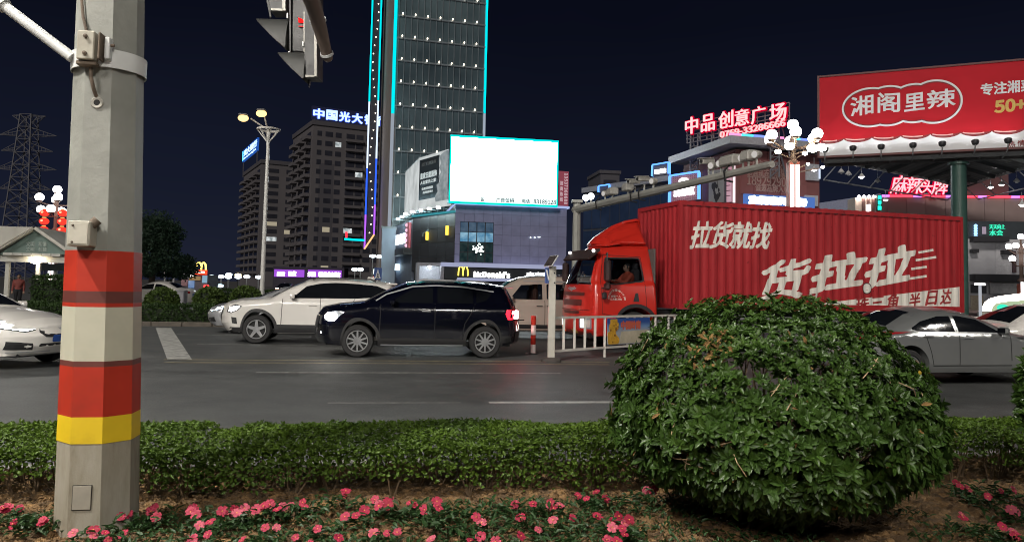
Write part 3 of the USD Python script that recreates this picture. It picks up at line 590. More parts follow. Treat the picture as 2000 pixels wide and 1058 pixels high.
obj('mural_ink', MB().prism(affinity.affine_transform(ink_p, [(b - a), 0, 0, (w - z), a, z]), cl.frame(.125), .02), paint('ink_black', (.04, .04, .045), .6), plz, world=True)
flank('bronze_bay', 1374, 330, 1386, 398, paint('bay_purple', (.10, .045, .07), .6))
# blue edged food sign
a, b, z, w = pxq(cl, 1314, 337, 1374, 396); b = cl.uv(1372, 360)[0]
fs = thing('food_sign', 'blue-edged lattice sign with glowing white characters above the truck box', 'neon sign', cl.at(a, z, .3))
grid = MB()
for k in range(12): grid.pbox(cl, a, b, z + (w - z) * k / 12, z + (w - z) * k / 12 + .08, .32, .36)
for k in range(14): grid.pbox(cl, a + (b - a) * k / 14, a + (b - a) * k / 14 + .06, z, w, .3, .34)
obj('back_panel', MB().pbox(cl, a, b, z, w, .2, .29), glow('food_back', (.34, .16, .24), .6), fs, world=True); obj('lattice', grid, paint('lattice_pink', (.5, .3, .36), .5), fs, world=True)
nb = glow('sign_blue_edge', (.12, .35, 1.0), 2.0)
for nm_, q in (('top_tube', (a, b, w, w + .13)), ('left_tube', (a - .08, a + .1, z, w)), ('right_tube', (b - .1, b + .08, z, w))): obj(nm_, MB().pbox(cl, *q, .3, .5), nb, fs, world=True)
obj('lettering', MB().prism(fit(glyphs('食探家', 6), a + .5, b - .5, z + .4, z + (w - z) * .62), cl.frame(.38), .15), glow('food_white', (1, .96, .98), 2.5), fs, world=True)
obj('emblem', MB().prism(affinity.scale(Point(0, 0).buffer(1), (b - a) * .16, (w - z) * .12).buffer(0) if False else affinity.translate(affinity.scale(Point(0, 0).buffer(1), (b - a) * .15, (w - z) * .11), a + (b - a) * .5, z + (w - z) * .76), cl.frame(.38), .15), _mats['food_white'], fs, world=True)
# white floodlit board further left, and a blue outlined one beyond
def outlined(name, label, x0, y0, x1, y1, face, text=None):
    a, b, z, w = pxq(cl, x0, y1 and y0, x1, y1); t = thing(name, label, 'lit sign', cl.at(a, z, .3))
    obj('face', MB().pbox(cl, a, b, z, w, .2, .35), face, t, world=True)
    obj('outline', MB().pbox(cl, a, b, w, w + .1, .2, .5).pbox(cl, b, b + .1, z, w, .2, .5).pbox(cl, a - .1, a, z, w, .2, .5), nb, t, world=True)
    if text: obj('lettering', MB().prism(fit(glyphs(text, 5), a + .3, b - .3, z + .15, z + (w - z) * .55), cl.frame(.36), .12), glow('board_white', (1, 1, 1), 3.5), t, world=True)
outlined('flood_board', 'small blue-outlined board with bright white letters over the gantry arm', 1281, 319, 1312, 345, paint('board_grey_dark', (.12, .12, .15), .6), '国际影城')
outlined('far_board', 'tiny blue-outlined board beyond the gantry arm', 1176, 362, 1196, 376, _mats['board_grey_dark'])
# glazed shop row along the street, left of the plaza flank
gw = thing('glazed_row', 'long dark glazed shop block left of the plaza behind the gantry post', 'building', cl.at(0, 0))
a, b, z, w = pxq(cl, 1142, 388, 1318, 400); w2 = cl.uv(1230, 368)[1]
a = cl.uv(1140, 400)[0]; b = cl.uv(1312, 400)[0]
obj('wall', MB().pbox(cl, a, b, 0, 11.0, -.14, .0), paint('glazed_wall', (.05, .055, .075), .6), gw, world=True)
for i in range(9):
    for j in range(3):
        obj('pane', MB().pbox(cl, a + (b - a) * i / 9 + .06, a + (b - a) * (i + 1) / 9 - .06, .6 + 3.4 * j, 3.8 + 3.4 * j, .0, .06), paint('blue_glass', (.025, .045, .10), .15, .3, .3, spec=.8), gw, world=True)
obj('parapet', MB().pbox(cl, a, b, 11, 11.5, -.3, .3), paint('parapet_grey', (.3, .32, .38), .6), gw, world=True)
# distant plain block on the skyline
dP = Plane(at(1172, 400, 120), d2(8)); a, b, z, w = pxq(dP, 1172, 340, 1210, 400)
blk = thing('distant_block', 'plain unlit block on the skyline between screen and gantry', 'building', dP.at(a, 0)); obj('wall', MB().pbox(dP, a, b, 0, w, -8, 0), bwd, blk, world=True); obj('parapet', MB().pbox(dP, a - .2, b + .2, w, w + .5, -8.2, .2), bwd, blk, world=True)
for k in range(3): obj('window', MB().pbox(dP, a + .5, b - .5, w - 3 * k - 2.2, w - 3 * k - 1, -.1, .05), win_dark, blk, world=True)
# blue-white shop sign on the red wall
a, b, z, w = pxq(cf, 1457, 398, 1570, 382); z, w = cf.uv(1457, 399)[1], cf.uv(1457, 382)[1]
sg = thing('blue_white_shop_sign', 'long glowing white shop lettering with blue halo above the truck box', 'lit sign', cf.at(a, z, .2))
obj('box', MB().pbox(cf, a - .3, b + .8, z - .25, w + .1, .07, .3), glow('sign_blue_back', (.10, .22, .62), .8), sg, world=True)
obj('lettering', MB().prism(fit(glyphs('宝居家具广场', 7), a, b, z, w), cf.frame(.31), .15), glow('sign_blue_white', (.85, .95, 1.0), 3.2), sg, world=True)
wb = thing('white_wing', 'pale lit wing wall and sign box right of the red plaza wall', 'building', cf.at(wf, 0))
obj('wing_wall', pxb(MB(), cf, 1569, 383, 1594, 402, -2, .25), paint('wing_white', (.5, .52, .58), .6), wb, world=True)
obj('upper_box', pxb(MB(), cf, 1572, 322, 1597, 352, -3, .2), _mats['wing_white'], wb, world=True)
obj('edge_tube', pxb(MB(), cf, 1596, 330, 1598, 350, .1, .3), glow('edge_tube_white', (.7, .8, 1), 1.0), wb, world=True)
# rooftop lettering on a lattice
R1, R0 = at(1538, 300, 58), at(1338, 300, 66.5); rp = Plane(R0, R1 - R0); LR = float(np.linalg.norm((R1 - R0)[:2]))
rt = thing('rooftop_neon_sign', 'red glowing plaza name and phone number on a rooftop lattice', 'neon sign', rp.at(0, 12.5))
lat = MB(); zr0, zr1 = rp.uv(1340, 272)[1] - .3, rp.uv(1535, 205)[1] + .2
for k in range(15): lat.bar(rp.at(LR * k / 14, zr0, -.25), rp.at(LR * k / 14, zr1, -.25), .07)
for k in range(6): lat.bar(rp.at(0, zr0 + (zr1 - zr0) * k / 5, -.25), rp.at(LR, zr0 + (zr1 - zr0) * k / 5, -.25), .07)
obj('lattice', lat, paint('lattice_steel', (.20, .20, .23), .6), rt, world=True)
for k, px in enumerate((1344, 1385, 1440, 1500)):
    a = rp.uv(px, 300)[0]; m = MB()
    for da in (0, .8):
        m.bar(rp.at(a + da, 10.5, -.3), rp.at(a + da, zr0 + .6, -.3), .1); m.bar(rp.at(a + da, 10.5, -2.5), rp.at(a + da, zr0 + .6, -.4), .1)
    for j in range(7): m.bar(rp.at(a, 10.6 + j * .5, -.3), rp.at(a + .8, 11.1 + j * .5, -.3), .06); m.bar(rp.at(a, 11.1 + j * .5, -.3), rp.at(a + .8, 11.1 + j * .5, -.3), .06)
    obj('support_frame', m, _mats['lattice_steel'], rt, world=True)
pxs = [(1341, 1365, 264, 232), (1372, 1398, 259, 227), (1406, 1434, 253, 221), (1438, 1465, 248, 217), (1470, 1497, 244, 212), (1506, 1538, 239, 206)]
red = glow('neon_red_char', (1.0, .46, .45), 1.7); redh = glow('neon_red_halo', (.8, .0, .03), .8)
for ch, (x0, x1, yb, yt) in zip('中品创意广场', pxs):
    a, z = rp.uv(x0, yb); b = rp.uv(x1, yb)[0]; w = rp.uv(x0, yt)[1]
    c_ = obj('character', MB().prism(fit(glyphs(ch, 0), a, b, z, w), rp.frame(.1), .12), red, rt, world=True)
    obj('halo', MB().prism(fit(glyphs(ch, 0), a, b, z, w).buffer(.10), rp.frame(.02), .06), redh, rt, world=True)
a, z = rp.uv(1409, 270); b = rp.uv(1536, 252)[0]; w = rp.uv(1409, 258)[1]
g = fit(glyphs('0769-33286666', 1), a, b, z, w); obj('phone_number', MB().prism(g, rp.frame(.1), .12), glow('neon_red_digits', (1, .42, .42), 1.6), rt, world=True); obj('phone_halo', MB().prism(g.buffer(.06), rp.frame(.02), .06), redh, rt, world=True)
# ================================================================== the big red billboard
BP0 = at(1601, 305, 45); bl = Plane(BP0, d2(-24)); LBB = 19.0
zt, zb3 = bl.uv(1601, 152)[1], bl.uv(1601, 305)[1]
bill = thing('red_billboard', 'huge red billboard with white cloud outlined name on a green column', 'billboard', bl.at(0, 0))
obj('face', MB().pbox(bl, 0, LBB, zb3, zt, -.3, 0), paint('billboard_red', (.52, .016, .028), .55, .06, .3, spec=.12), bill, world=True)
obj('edge_frame', MB().pbox(bl, -.12, 0, zb3 - .1, zt + .1, -.5, .06).pbox(bl, 0, LBB, zt, zt + .1, -.5, .06).pbox(bl, 0, LBB, zb3 - .12, zb3, -.5, .06), paint('billboard_edge', (.12, .03, .03), .5), bill, world=True)
obj('back_panel', MB().pbox(bl, 0, LBB, zb3, zt, -2.4, -2.2), paint('billboard_back', (.2, .2, .2), .6), bill, world=True)
bm = lambda pts: [bl.uv(x, y) for x, y in pts]
# scalloped white hem
xs = [(1601, 276), (1648, 279), (1710, 273), (1765, 271), (1820, 268), (1880, 262), (1938, 258), (2000, 252)]
sc_pts = bm(xs); step = float(np.mean(np.diff([p[0] for p in sc_pts][1:]))); hem = []
zc_ = lambda s: float(np.interp(s, [p[0] for p in sc_pts], [p[1] for p in sc_pts]))
zline = lambda s: zb3 + (np.mean([p[1] for p in sc_pts]) - zb3)
ss = np.linspace(0, LBB, 380); ph = sc_pts[1][0]
top = [(s, zline(s) + .12 - .26 * math.sqrt(abs(math.sin(math.pi * (s - ph) / step)))) for s in ss]
hemp = Polygon([(0, zb3 + .001)] + top + [(LBB, zb3 + .001)]).buffer(0)
obj('white_hem', MB().prism(hemp, bl.frame(.006), .02), paint('billboard_white', (.78, .79, .81), .55, .05, .3, spec=.15), bill, world=True)
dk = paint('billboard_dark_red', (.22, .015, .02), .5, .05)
for k in range(-1, int(LBB / step) + 1):
    s_ = np.linspace(ph + k * step, ph + (k + 1) * step, 24); s_ = s_[(s_ > .05) & (s_ < LBB - .05)]
    if len(s_) < 6: continue
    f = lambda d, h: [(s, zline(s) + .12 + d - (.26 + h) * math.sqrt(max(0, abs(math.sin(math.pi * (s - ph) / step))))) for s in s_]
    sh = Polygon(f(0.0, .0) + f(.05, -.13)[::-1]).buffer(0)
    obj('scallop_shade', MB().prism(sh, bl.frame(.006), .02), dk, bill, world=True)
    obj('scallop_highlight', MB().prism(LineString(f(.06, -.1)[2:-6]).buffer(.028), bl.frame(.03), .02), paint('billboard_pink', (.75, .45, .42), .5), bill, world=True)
# cloud outline round the name
cl_c = [(1700, 210, 55, 37), (1735, 207, 50, 38), (1785, 202, 50, 37), (1825, 199, 53, 41)]
lobes = []
for x, y, rx, ry in cl_c:
    c0 = bl.uv(x, y); c1 = bl.uv(x + rx, y); c2 = bl.uv(x, y - ry); lobes.append(affinity.translate(affinity.scale(Point(0, 0).buffer(1, 24), c1[0] - c0[0], c2[1] - c0[1]), *c0))
cloud = shapely.union_all(lobes)
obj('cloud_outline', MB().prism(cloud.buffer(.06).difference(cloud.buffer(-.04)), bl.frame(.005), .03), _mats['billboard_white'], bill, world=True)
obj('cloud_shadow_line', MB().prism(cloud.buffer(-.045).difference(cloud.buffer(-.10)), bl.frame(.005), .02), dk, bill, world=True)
def btext(tx, x0, yb0, x1, yb1, ht, m, bold=3, name='lettering'):
    p0, p1, p2 = bl.uv(x0, yb0), bl.uv(x1, yb1), bl.uv(x0, yb0 - ht)
    obj(name, MB().prism(fit3(glyphs(tx, bold), p0, p1, p2), bl.frame(.005), .04), m, bill, world=True)
for tx, x0, y0, x1, y1, h in (('湘', 1661, 229, 1706, 222, 38), ('阁', 1714, 221, 1758, 219, 39), ('里', 1766, 219, 1806, 214, 34), ('辣', 1810, 214, 1866, 208, 36)):
    btext(tx, x0, y0, x1, y1, h, _mats['billboard_white'], 1, 'character'); btext(tx, x0 - 1, y0 + 1, x1 + 1, y1 + 1, h + 2, dk, 7, 'character_shadow') if False else None
btext('专注湘菜', 1915, 188, 2020, 178, 24, _mats['billboard_white'], 2)
btext('50+家', 1942, 224, 2042, 214, 30, paint('billboard_gold', (.62, .42, .10), .5), 3)
btext('热 情', 1968, 289, 2002, 285, 12, dk, 1)
# lamps along its foot
for ib, (px, py) in enumerate(((1612, 303), (1666, 300), (1720, 298), (1781, 296), (1837, 292), (1900, 290), (1963, 287))):
    a, z = bl.uv(px, py); t = thing('billboard_lamp', f'small dark floodlight on a bent arm under the red billboard, {ORD[ib]} from the left', 'floodlight', bl.at(a, zb3 - .2, .1), 0, 'floodlights under the red billboard')
    obj('arm', MB().tube([bl.at(a, zb3 - .3, .0), bl.at(a, zb3 - .28, .6), bl.at(a, zb3 + .05, 1.0)], .035, 6), paint('lamp_arm_grey', (.35, .36, .38), .5), t, world=True)
    obj('lamp_head', MB().lathe([(0, 0), (.1, .02), (.18, .1), (.2, .25), (.17, .25), (.15, .12), (0, .12)], bl.at(a, zb3 + .05, 1.0), (-bl.n[0] * .45, -bl.n[1] * .45, 1), 10), paint('lamp_head_dark', (.03, .03, .035), .4), t, world=True, smooth=40)
    obj('lens', MB().lathe([(0, .14), (.145, .14), (.145, .15), (0, .15)], bl.at(a, zb3 + .05, 1.0), (-bl.n[0] * .45, -bl.n[1] * .45, 1), 10), glow('flood_lens', (1, 1, 1), 70.0), t, world=True)
ca, cb = bl.uv(1862, 400)[0], bl.uv(1895, 400)[0]
gcol = thing('green_column', 'thick dark green steel column carrying the red billboard', 'column', bl.at((ca + cb) / 2, 0, -1.2))
cc = bl.at((ca + cb) / 2, 0, -1.2); r_ = (cb - ca) / 2
obj('shaft', MB().lathe([(0, 0), (r_, 0), (r_, zb3 - .5), (0, zb3 - .5)], cc, n=28), paint('column_green', (.045, .10, .085), .35, .12, .8), gcol, world=True, smooth=40)
obj('flange', MB().lathe([(r_ + .003, 0), (r_ * 1.35, 0), (r_ * 1.35, .12), (r_ + .003, .12)], cc + [0, 0, zb3 - .66], n=28), _mats['column_green'], gcol, world=True)
tr = MB(); 
for o in (-.6, -1.9): tr.bar(bl.at(.2, zb3 - .25, o), bl.at(LBB - .2, zb3 - .25, o), .16, .22)
for k in range(17): tr.bar(bl.at(.4 + k * 1.13, zb3 - .25, -.6), bl.at(.4 + k * 1.13, zb3 - .25, -1.9), .1)
obj('support_truss', tr, paint('truss_grey', (.13, .14, .15), .6), bill, world=True)
# ================================================================== canopy, wall and shops under the billboard
IC = at(1880, 362, 72); zc3 = IC[2]
def onz(px, py, z): d = ray(px, py); return CAM + d * ((z - CAM[2]) / d[2])
EL, ER = onz(1640, 316, zc3), onz(2030, 320, zc3)
can = thing('steel_canopy', 'dark corrugated steel canopy with bright eaves behind the red billboard', 'canopy', (IC[0], IC[1], 0))
def canopy(E0, E1, up, n, name):
    u = unit(E1 - E0); L = np.linalg.norm(E1 - E0); m = MB(); out = unit(np.cross(u, [0, 0, 1.0])); out = out if np.dot(out, -E0 * [1, 1, 0]) > 0 else -out
    N = 90; a = np.linspace(0, L, N); ph_ = (np.arange(N) % 4 < 2) * .09
    bot = E0 + u * a[:, None]; topv = bot + out * 9 + np.array([0, 0, up]); bot = bot + np.array([0, 0, 1]) * ph_[:, None]; topv = topv + np.array([0, 0, 1]) * ph_[:, None]
    v = np.vstack([bot, topv]); q = np.array([[i, i + 1, N + i + 1, N + i] for i in range(N - 1)])
    obj(name, MB().add(v, q), paint('canopy_sheet', (.16, .17, .18), .5, .15, .8), can, world=True)
    obj('eave', MB().bar(E0, E1, .14, .22), paint('eave_white', (.6, .62, .64), .5), can, world=True)
    for k in range(n + 1):
        p = E0 + u * L * k / n; obj('beam', MB().bar(p + out * .2 - [0, 0, .12], p + out * 9 + [0, 0, up - .12], .16, .3), paint('beam_dark', (.07, .08, .085), .5), can, world=True)
    t = MB(); p0 = E0 - out * 1.4 - [0, 0, 1.3]; p1 = E1 - out * 1.4 - [0, 0, 1.3]; t.bar(p0, p1, .1)
    for k in range(n + 1): t.bar(E0 + u * L * k / n, p0 + (p1 - p0) * k / n, .07); 
    obj('outrigger', t, paint('outrigger_grey', (.3, .31, .33), .5), can, world=True)
canopy(EL, IC, 2.6, 6, 'left_sheet'); canopy(IC, ER, 2.6, 4, 'right_sheet')
hc = [-1, -1]
for px, py, s, d in sorted(((1683, 346, .28, 60), (1590, 333, .2, 58), (1643, 337, .12, 60), (1657, 341, .12, 60), (1714, 355, .12, 64), (1730, 391, .22, 72), (1935, 366, .26, 66), (1956, 361, .26, 64), (1986, 355, .14, 62), (1996, 400, .35, 60), (1863, 395, .2, 72))):
    p = at(px, py, d); lit = s > .15; hc[lit] += 1; s = s * .55 if lit else s
    t = thing('hanging_lamp', (f'bright white bare lamp glaring under the canopy, {ORD[hc[1]]} lit one from the left' if lit else f'unlit white bell lamp hanging under the canopy, {ORD[hc[0]]} unlit one from the left') , 'lamp', p, 0, 'bright lamps under the canopy' if lit else 'unlit lamps under the canopy')
    obj('shade', MB().lathe([(.05, .3), (.12, .22), (.26, .02), (.24, 0), (.1, .18)], p, n=10), paint('lamp_shade_white', (.6, .6, .6), .5), t, world=True, smooth=40)
    obj('stem', MB().bar(p + [0, 0, .28], p + [0, 0, 1.0], .03), _mats['outrigger_grey'], t, world=True)
    obj('lamp_bulb', MB().sph(p + [0, 0, .02], s, 2), glow('bulb_glare', (1, .98, .95), 70.0) if lit else paint('bulb_off', (.7, .7, .7), .3), t, world=True)
WP = at(1700, 400, 76); wl = Plane(WP, d2(-6)); wall = thing('neon_wall', 'purple-brown wall topped with a red light line behind the truck', 'wall', (WP[0], WP[1], 0))
a, b = wl.uv(1695, 400)[0], wl.uv(2040, 400)[0]; zt4 = wl.uv(1735, 385)[1]
for k in range(9): obj('wall_panel', MB().pbox(wl, a + (b - a) * k / 9 + .02, a + (b - a) * (k + 1) / 9 - .02, 0, zt4, -.4, 0), paint('wall_brown', (.36, .27, .26), .8, .12, .3), wall, world=True)
for k in range(20): obj('red_light', MB().pbox(wl, a + 1.3 + (b - a - 1.3) * k / 20, a + 1.3 + (b - a - 1.3) * (k + .93) / 20, zt4 + .02, zt4 + .22, -.1, .15), glow('line_red', (1, .06, .1), 2.0) if k % 4 else glow('line_violet', (.6, .2, 1), 2.0), wall, world=True)
obj('upper_wall', MB().pbox(wl, wl.uv(1893, 400)[0], wl.uv(1976, 400)[0], zt4 + .3, zt4 + 5.5, -1, -.5), paint('upper_brick', (.14, .075, .075), .8, .15, .4), wall, world=True)
# red handwritten sign
hs = thing('red_script_sign', 'red and white glowing script sign above the red light line', 'neon sign', wl.at(wl.uv(1735, 380)[0], zt4 + .3))
for tx, x0, x1, yb, yt in (('麻', 1732, 1762, 380, 345), ('辣', 1762, 1793, 380, 347), ('头', 1792, 1812, 379, 350), ('牌', 1812, 1841, 382, 353)):
    a, z = wl.uv(x0, yb); b = wl.uv(x1, yb)[0]; w = wl.uv(x0, yt)[1]; g = fit(glyphs(tx, 0), a, b, z, w, 12)
    obj('character', MB().prism(g, wl.frame(.7), .15), glow('script_white_red', (1, .42, .45), 1.7), hs, world=True); obj('halo', MB().prism(g.buffer(.10), wl.frame(.55), .1), glow('script_red', (.8, .0, .04), .9), hs, world=True)
obj('frame', MB().bar(wl.at(wl.uv(1738, 380)[0], zt4 + .3, .5), wl.at(wl.uv(1840, 380)[0], zt4 + .3, .5), .1), _mats['outrigger_grey'], hs, world=True)
# lit columns and green sign just above the truck
lc = thing('lit_shop_front', 'small shop front washed by warm uplights left of the green sign', 'shop', wl.at(wl.uv(1672, 400)[0], 0))
lp = Plane(at(1690, 400, 71), d2(-4)); a, b, z, w = pxq(lp, 1671, 386, 1709, 440)
obj('wall', MB().pbox(lp, a, b, 0, w, -2, 0), paint('shop_cream', (.45, .38, .34), .7), lc, world=True)
for k in range(4):
    q = a + (b - a) * (k + .5) / 4; obj('lamp', MB().sph(lp.at(q, w + .05, .3), .13, 1), glow('uplight', (1, .85, .75), 60.0), lc, world=True); obj('pilaster', MB().pbox(lp, q + .35, q + .6, 0, w, 0, .15), paint('pilaster_brown', (.10, .05, .045), .6), lc, world=True)
obj('lettering', MB().prism(fit(glyphs('品鉴', 6), a + .9, b - .5, w - 1.35, w - .65), lp.frame(.16), .1), glow('shop_white', (1, 1, 1), 2.5), lc, world=True)
gs = thing('green_sign', 'vertical black sign with three turquoise characters', 'lit sign', lp.at(b, 0)); a, b, z, w = pxq(lp, 1709, 382, 1718, 412)
obj('box', MB().pbox(lp, a, b, z, w, .2, .5), paint('sign_black', (.01, .01, .012), .5), gs, world=True)
for k, ch in enumerate('美容院'): obj('character', MB().prism(fit(glyphs(ch, 4), a + .05, b - .05, w - (w - z) * (k + .92) / 3, w - (w - z) * (k + .08) / 3), lp.frame(.51), .06), glow('turquoise', (.02, .9, .65), 1.6), gs, world=True)
slope = thing('white_canopy_roof', 'pale sloping roof edge just above the rear half of the truck box', 'roof', at(1640, 400, 80) * [1, 1, 0])
sp_ = Plane(at(1590, 400, 82), d2(0)); obj('roof_sheet', MB().prism(Polygon([sp_.uv(1560, 410), sp_.uv(1720, 410), sp_.uv(1720, 378), sp_.uv(1590, 398)]), sp_.frame(-.3), .3), paint('roof_blue_white', (.30, .36, .50), .6), slope, world=True)
# white building right of the truck
wp = Plane(at(1893, 500, 58), d2(-8)); E = wp.uv(2030, 500)[0]
wbld = thing('white_building', 'white rendered building with dark ledges right of the truck tail', 'building', wp.at(0, 0))
wm_ = paint('render_white', (.58, .58, .62), .8, .1, .4); dl = paint('ledge_dark', (.035, .035, .042), .6)
obj('wall', pxb(MB(), wp, 1893, 468, 2030, 600, -5, 0), wm_, wbld, world=True)
obj('recess', pxb(MB(), wp, 1945, 478, 1972, 538, .002, .05), paint('render_white_b', (.66, .66, .70), .8), wbld, world=True)
for q in ((1893, 463, 1960, 473, .9), (1893, 487, 1905, 494, .6), (1953, 489, 1971, 497, .6), (1893, 537, 1992, 549, 1.0)): obj('ledge', pxb(MB(), wp, *q[:4], .051, q[4]), dl, wbld, world=True)
obj('chimney_strip', pxb(MB(), wp, 1976, 490, 1982, 532, .052, .2), paint('strip_maroon', (.10, .06, .07), .6), wbld, world=True)
obj('lower_sign', pxb(MB(), wp, 1930, 553, 1985, 573, .051, .3), paint('lower_sign_white', (.5, .5, .52), .5), wbld, world=True)
obj('shutter', pxb(MB(), wp, 1895, 556, 1925, 572, .051, .15), paint('shutter_dark', (.05, .05, .06), .5), wbld, world=True)
obj('cream_wall', pxb(MB(), wp, 1895, 577, 1918, 605, .051, .2), paint('cream_wall', (.5, .42, .32), .7), wbld, world=True)
gp = Plane(at(1893, 450, 60), d2(-8)); dkb = thing('dark_upper_storey', 'dark upper storey with tiny green neon letters above the white building', 'building', gp.at(0, 8))
obj('wall', pxb(MB(), gp, 1893, 433, 2030, 466, -4, 0), paint('upper_dark', (.04, .05, .06), .6), dkb, world=True)
a, z = gp.uv(1932, 447); b = gp.uv(1962, 447)[0]; w = gp.uv(1932, 438)[1]; gn = glow('green_neon', (.05, .85, .5), 1.3)
obj('top_letters', MB().prism(fit(glyphs('天天向上', 0), a, b, z, w), gp.frame(.02), .1), gn, dkb, world=True)
a, z = gp.uv(1932, 460); b = gp.uv(1958, 460)[0]; w = gp.uv(1932, 449)[1]; obj('big_letters', MB().prism(fit(glyphs('水会', 0), a, b, z, w), gp.frame(.02), .1), gn, dkb, world=True)
for k in range(5): p = gp.at(*gp.uv(1904.5, 441 + 5 * k), .1); obj('blue_dot', MB().sph(p, .13, 1), glow('dot_blue', (.3, .6, 1), 2.2), dkb, world=True)
obj('poster', pxb(MB(), gp, 1918, 443, 1925, 457, .01, .08), glow('tiny_poster', (.5, .4, .5), .7), dkb, world=True)
# curved lit shop fascia at the right edge
ap = Plane(at(1915, 600, 40), d2(-6)); aa = lambda x, y: ap.uv(x, y)
arch = thing('lit_fascia', 'rounded glowing shop fascia with green emblem behind the white sedan on the far right', 'lit sign', ap.at(*aa(1918, 605)))
outer = Polygon([aa(*p) for p in ((1918, 607), (1918, 600), (1923, 590), (1932, 583), (1950, 578), (2030, 568), (2030, 610))])
inner = Polygon([aa(*p) for p in ((1930, 608), (1933, 598), (1940, 592), (1955, 589), (2030, 583), (2030, 610))])
obj('rim', MB().prism(outer.difference(inner), ap.frame(0), .3), glow('fascia_rim', (1, .93, .82), 4.0), arch, world=True); obj('face', MB().prism(inner, ap.frame(0), .15), glow('fascia_face', (.70, .72, .42), .8, mix=(.55, .7, .45), mscale=1.0), arch, world=True)
a, z = aa(1944, 607); b, w = aa(1966, 594); obj('emblem', MB().prism(affinity.translate(affinity.scale(Point(0, 0).buffer(1), (b - a) / 2, (w - z) / 2), (a + b) / 2, (z + w) / 2), ap.frame(.16), .03), glow('fascia_green', (.05, .85, .55), 1.1), arch, world=True)
a, z = aa(1972, 607); b, w = aa(2024, 594); obj('lettering', MB().prism(fit(glyphs('品食', 1), a, b, z, w), ap.frame(.16), .03), paint('fascia_ink', (.12, .14, .03), .5), arch, world=True)
obj('wall_below', MB().pbox(ap, aa(1918, 607)[0], aa(2030, 607)[0], 0, aa(1950, 610)[1], -.5, 0), paint('fascia_wall', (.2, .19, .17), .7), arch, world=True)
# ================================================================== lamps
def globe_lamp(name, label, px, ytop, ybase, d, scale, lanterns):
    p = at(px, ybase, d) * [1, 1, 0]; H = at(px, ytop, d)[2]; t = thing(name, label, 'street lamp', p)
    R = .21 * scale; dz0 = 1.3 if lanterns else 0.0
    obj('column', MB().pbox(Plane(p, d2(0)), -.22, .22, 0, H - 1.65, -.22, .22) if not lanterns else MB().pbox(Plane(p, d2(0)), -.2, .2, 0, H - 3.2, -.2, .2), paint('lamp_column_red', (.45, .13, .09), .5), t, world=True)
    for s in (-1, 1): obj('light_panel', MB().box(p + [s * .12, -.235, (H - 1.75 - dz0) / 2 + .3], (.17, .02, H - 2.4 - dz0)), glow('column_light', (1, .98, .97), 2.2), t, world=True)
    obj('spire', MB().lathe([(.24, H - 1.75 - dz0), (.26, H - 1.65 - dz0), (.12, H - 1.5 - dz0), (.13, H - 1.1), (.19, H - .8), (.06, H - .45), (.05, H - .2)], p, n=10), paint('spire_bronze', (.22, .14, .11), .5), t, world=True, smooth=40)
    gm = glow('globe_white', (1, .98, .97), 5.0)
    def globe(c, r=R):
        g_ = obj('globe', MB().sph(c, r, 2), gm, t, world=True); obj('cup', MB().lathe([(0, -.02), (r * .5, 0), (r * .7, r * .35)], c - [0, 0, r * 1.12], n=10), _mats['spire_bronze'], t, world=True)
    globe(p + [0, 0, H])
    ring = [(.92, H - .52, 6, .28)] if not lanterns else [(.75, H - .65, 4, .6), (.7, H - 1.5, 4, .2)]
    for rr, z, n, ph0 in ring:
        for k in range(n):
            an = ph0 + k * 2 * math.pi / n; c = p + np.array([rr * scale * math.cos(an), rr * scale * math.sin(an), z])
            globe(c); obj('arm', MB().tube([p + [0, 0, z - .5], (p + c) / 2 + [0, 0, -.35 + (z - p[2]) * .5 - .25] if False else np.array([(p[0] + c[0]) / 2, (p[1] + c[1]) / 2, z - .5]), c - [0, 0, R * 1.1]], .04, 6), _mats['spire_bronze'], t, world=True)
    return t, p, H
gl1, gp1, GH = globe_lamp('globe_lamp', 'ornate red-columned lamp with clustered white globes rising behind the truck', 1549, 244, 575, 33, 1.15, False)
fl = glow('yellow_flood', (1, .95, .62), 60.0); black_h = paint('flood_housing', (.05, .05, .05), .5)
for dx, dz_, s in ((-.36, -1.06, .26), (-.85, -1.3, .17), (.62, -1.12, .3), (1.0, -1.08, .28), (.3, -1.35, .14), (.42, -1.8, .1), (1.05, -1.92, .1)):
    t_ = obj('floodlight', MB().rbox(gp1 + [dx, -.5, GH + dz_], (s * 1.4, .2, s * 1.1), .03), black_h, gl1, world=True)
    obj('flood_lens', MB().sph(gp1 + [dx, -.6, GH + dz_], s * .72, 2, (1.15, .35, .85)), fl if s > .15 else glow('white_flood', (1, 1, .95), 30.0), t_, world=True)
    obj('flood_bracket', MB().bar(gp1 + [dx, -.36, GH + dz_], gp1 + [0, 0, GH + dz_ - .2], .05), _mats['spire_bronze'], gl1, world=True)
gl2, gp2, GH2 = globe_lamp('lantern_lamp', 'globe street lamp hung with two strings of red lanterns behind the shelter', 102, 370, 548, 56, 1.45, True)
lan = glow('lantern_red', (1, .05, .03), 1.25); lanhot = glow('lantern_hot', (1, .35, .2), 2.0)
for s in (-1, 1):
    for k in range(3):
        c = gp2 + np.array([s * .66, -.3, GH2 - 1.75 - k * .62])
        L_ = obj('lantern', MB().sph(c, .33, 2, (1, 1, .78)), lan, gl2, world=True); obj('lantern_core', MB().sph(c + [0, -.1, .02], .25, 2, (.75, 1, .6)), lanhot, gl2, world=True); obj('lantern_cap', MB().lathe([(.12, .0), (.14, .06)], c + [0, 0, .24], n=8), glow('lantern_gold_glow', (1, .55, .15), 1.2), gl2, world=True)
    obj('tassel', MB().bar(gp2 + [s * .66, -.3, GH2 - 3.22], gp2 + [s * .66, -.3, GH2 - 3.55], .14), _mats['lantern_gold_glow'], gl2, world=True)  # caps and tassels glow by emission, as if lantern-lit
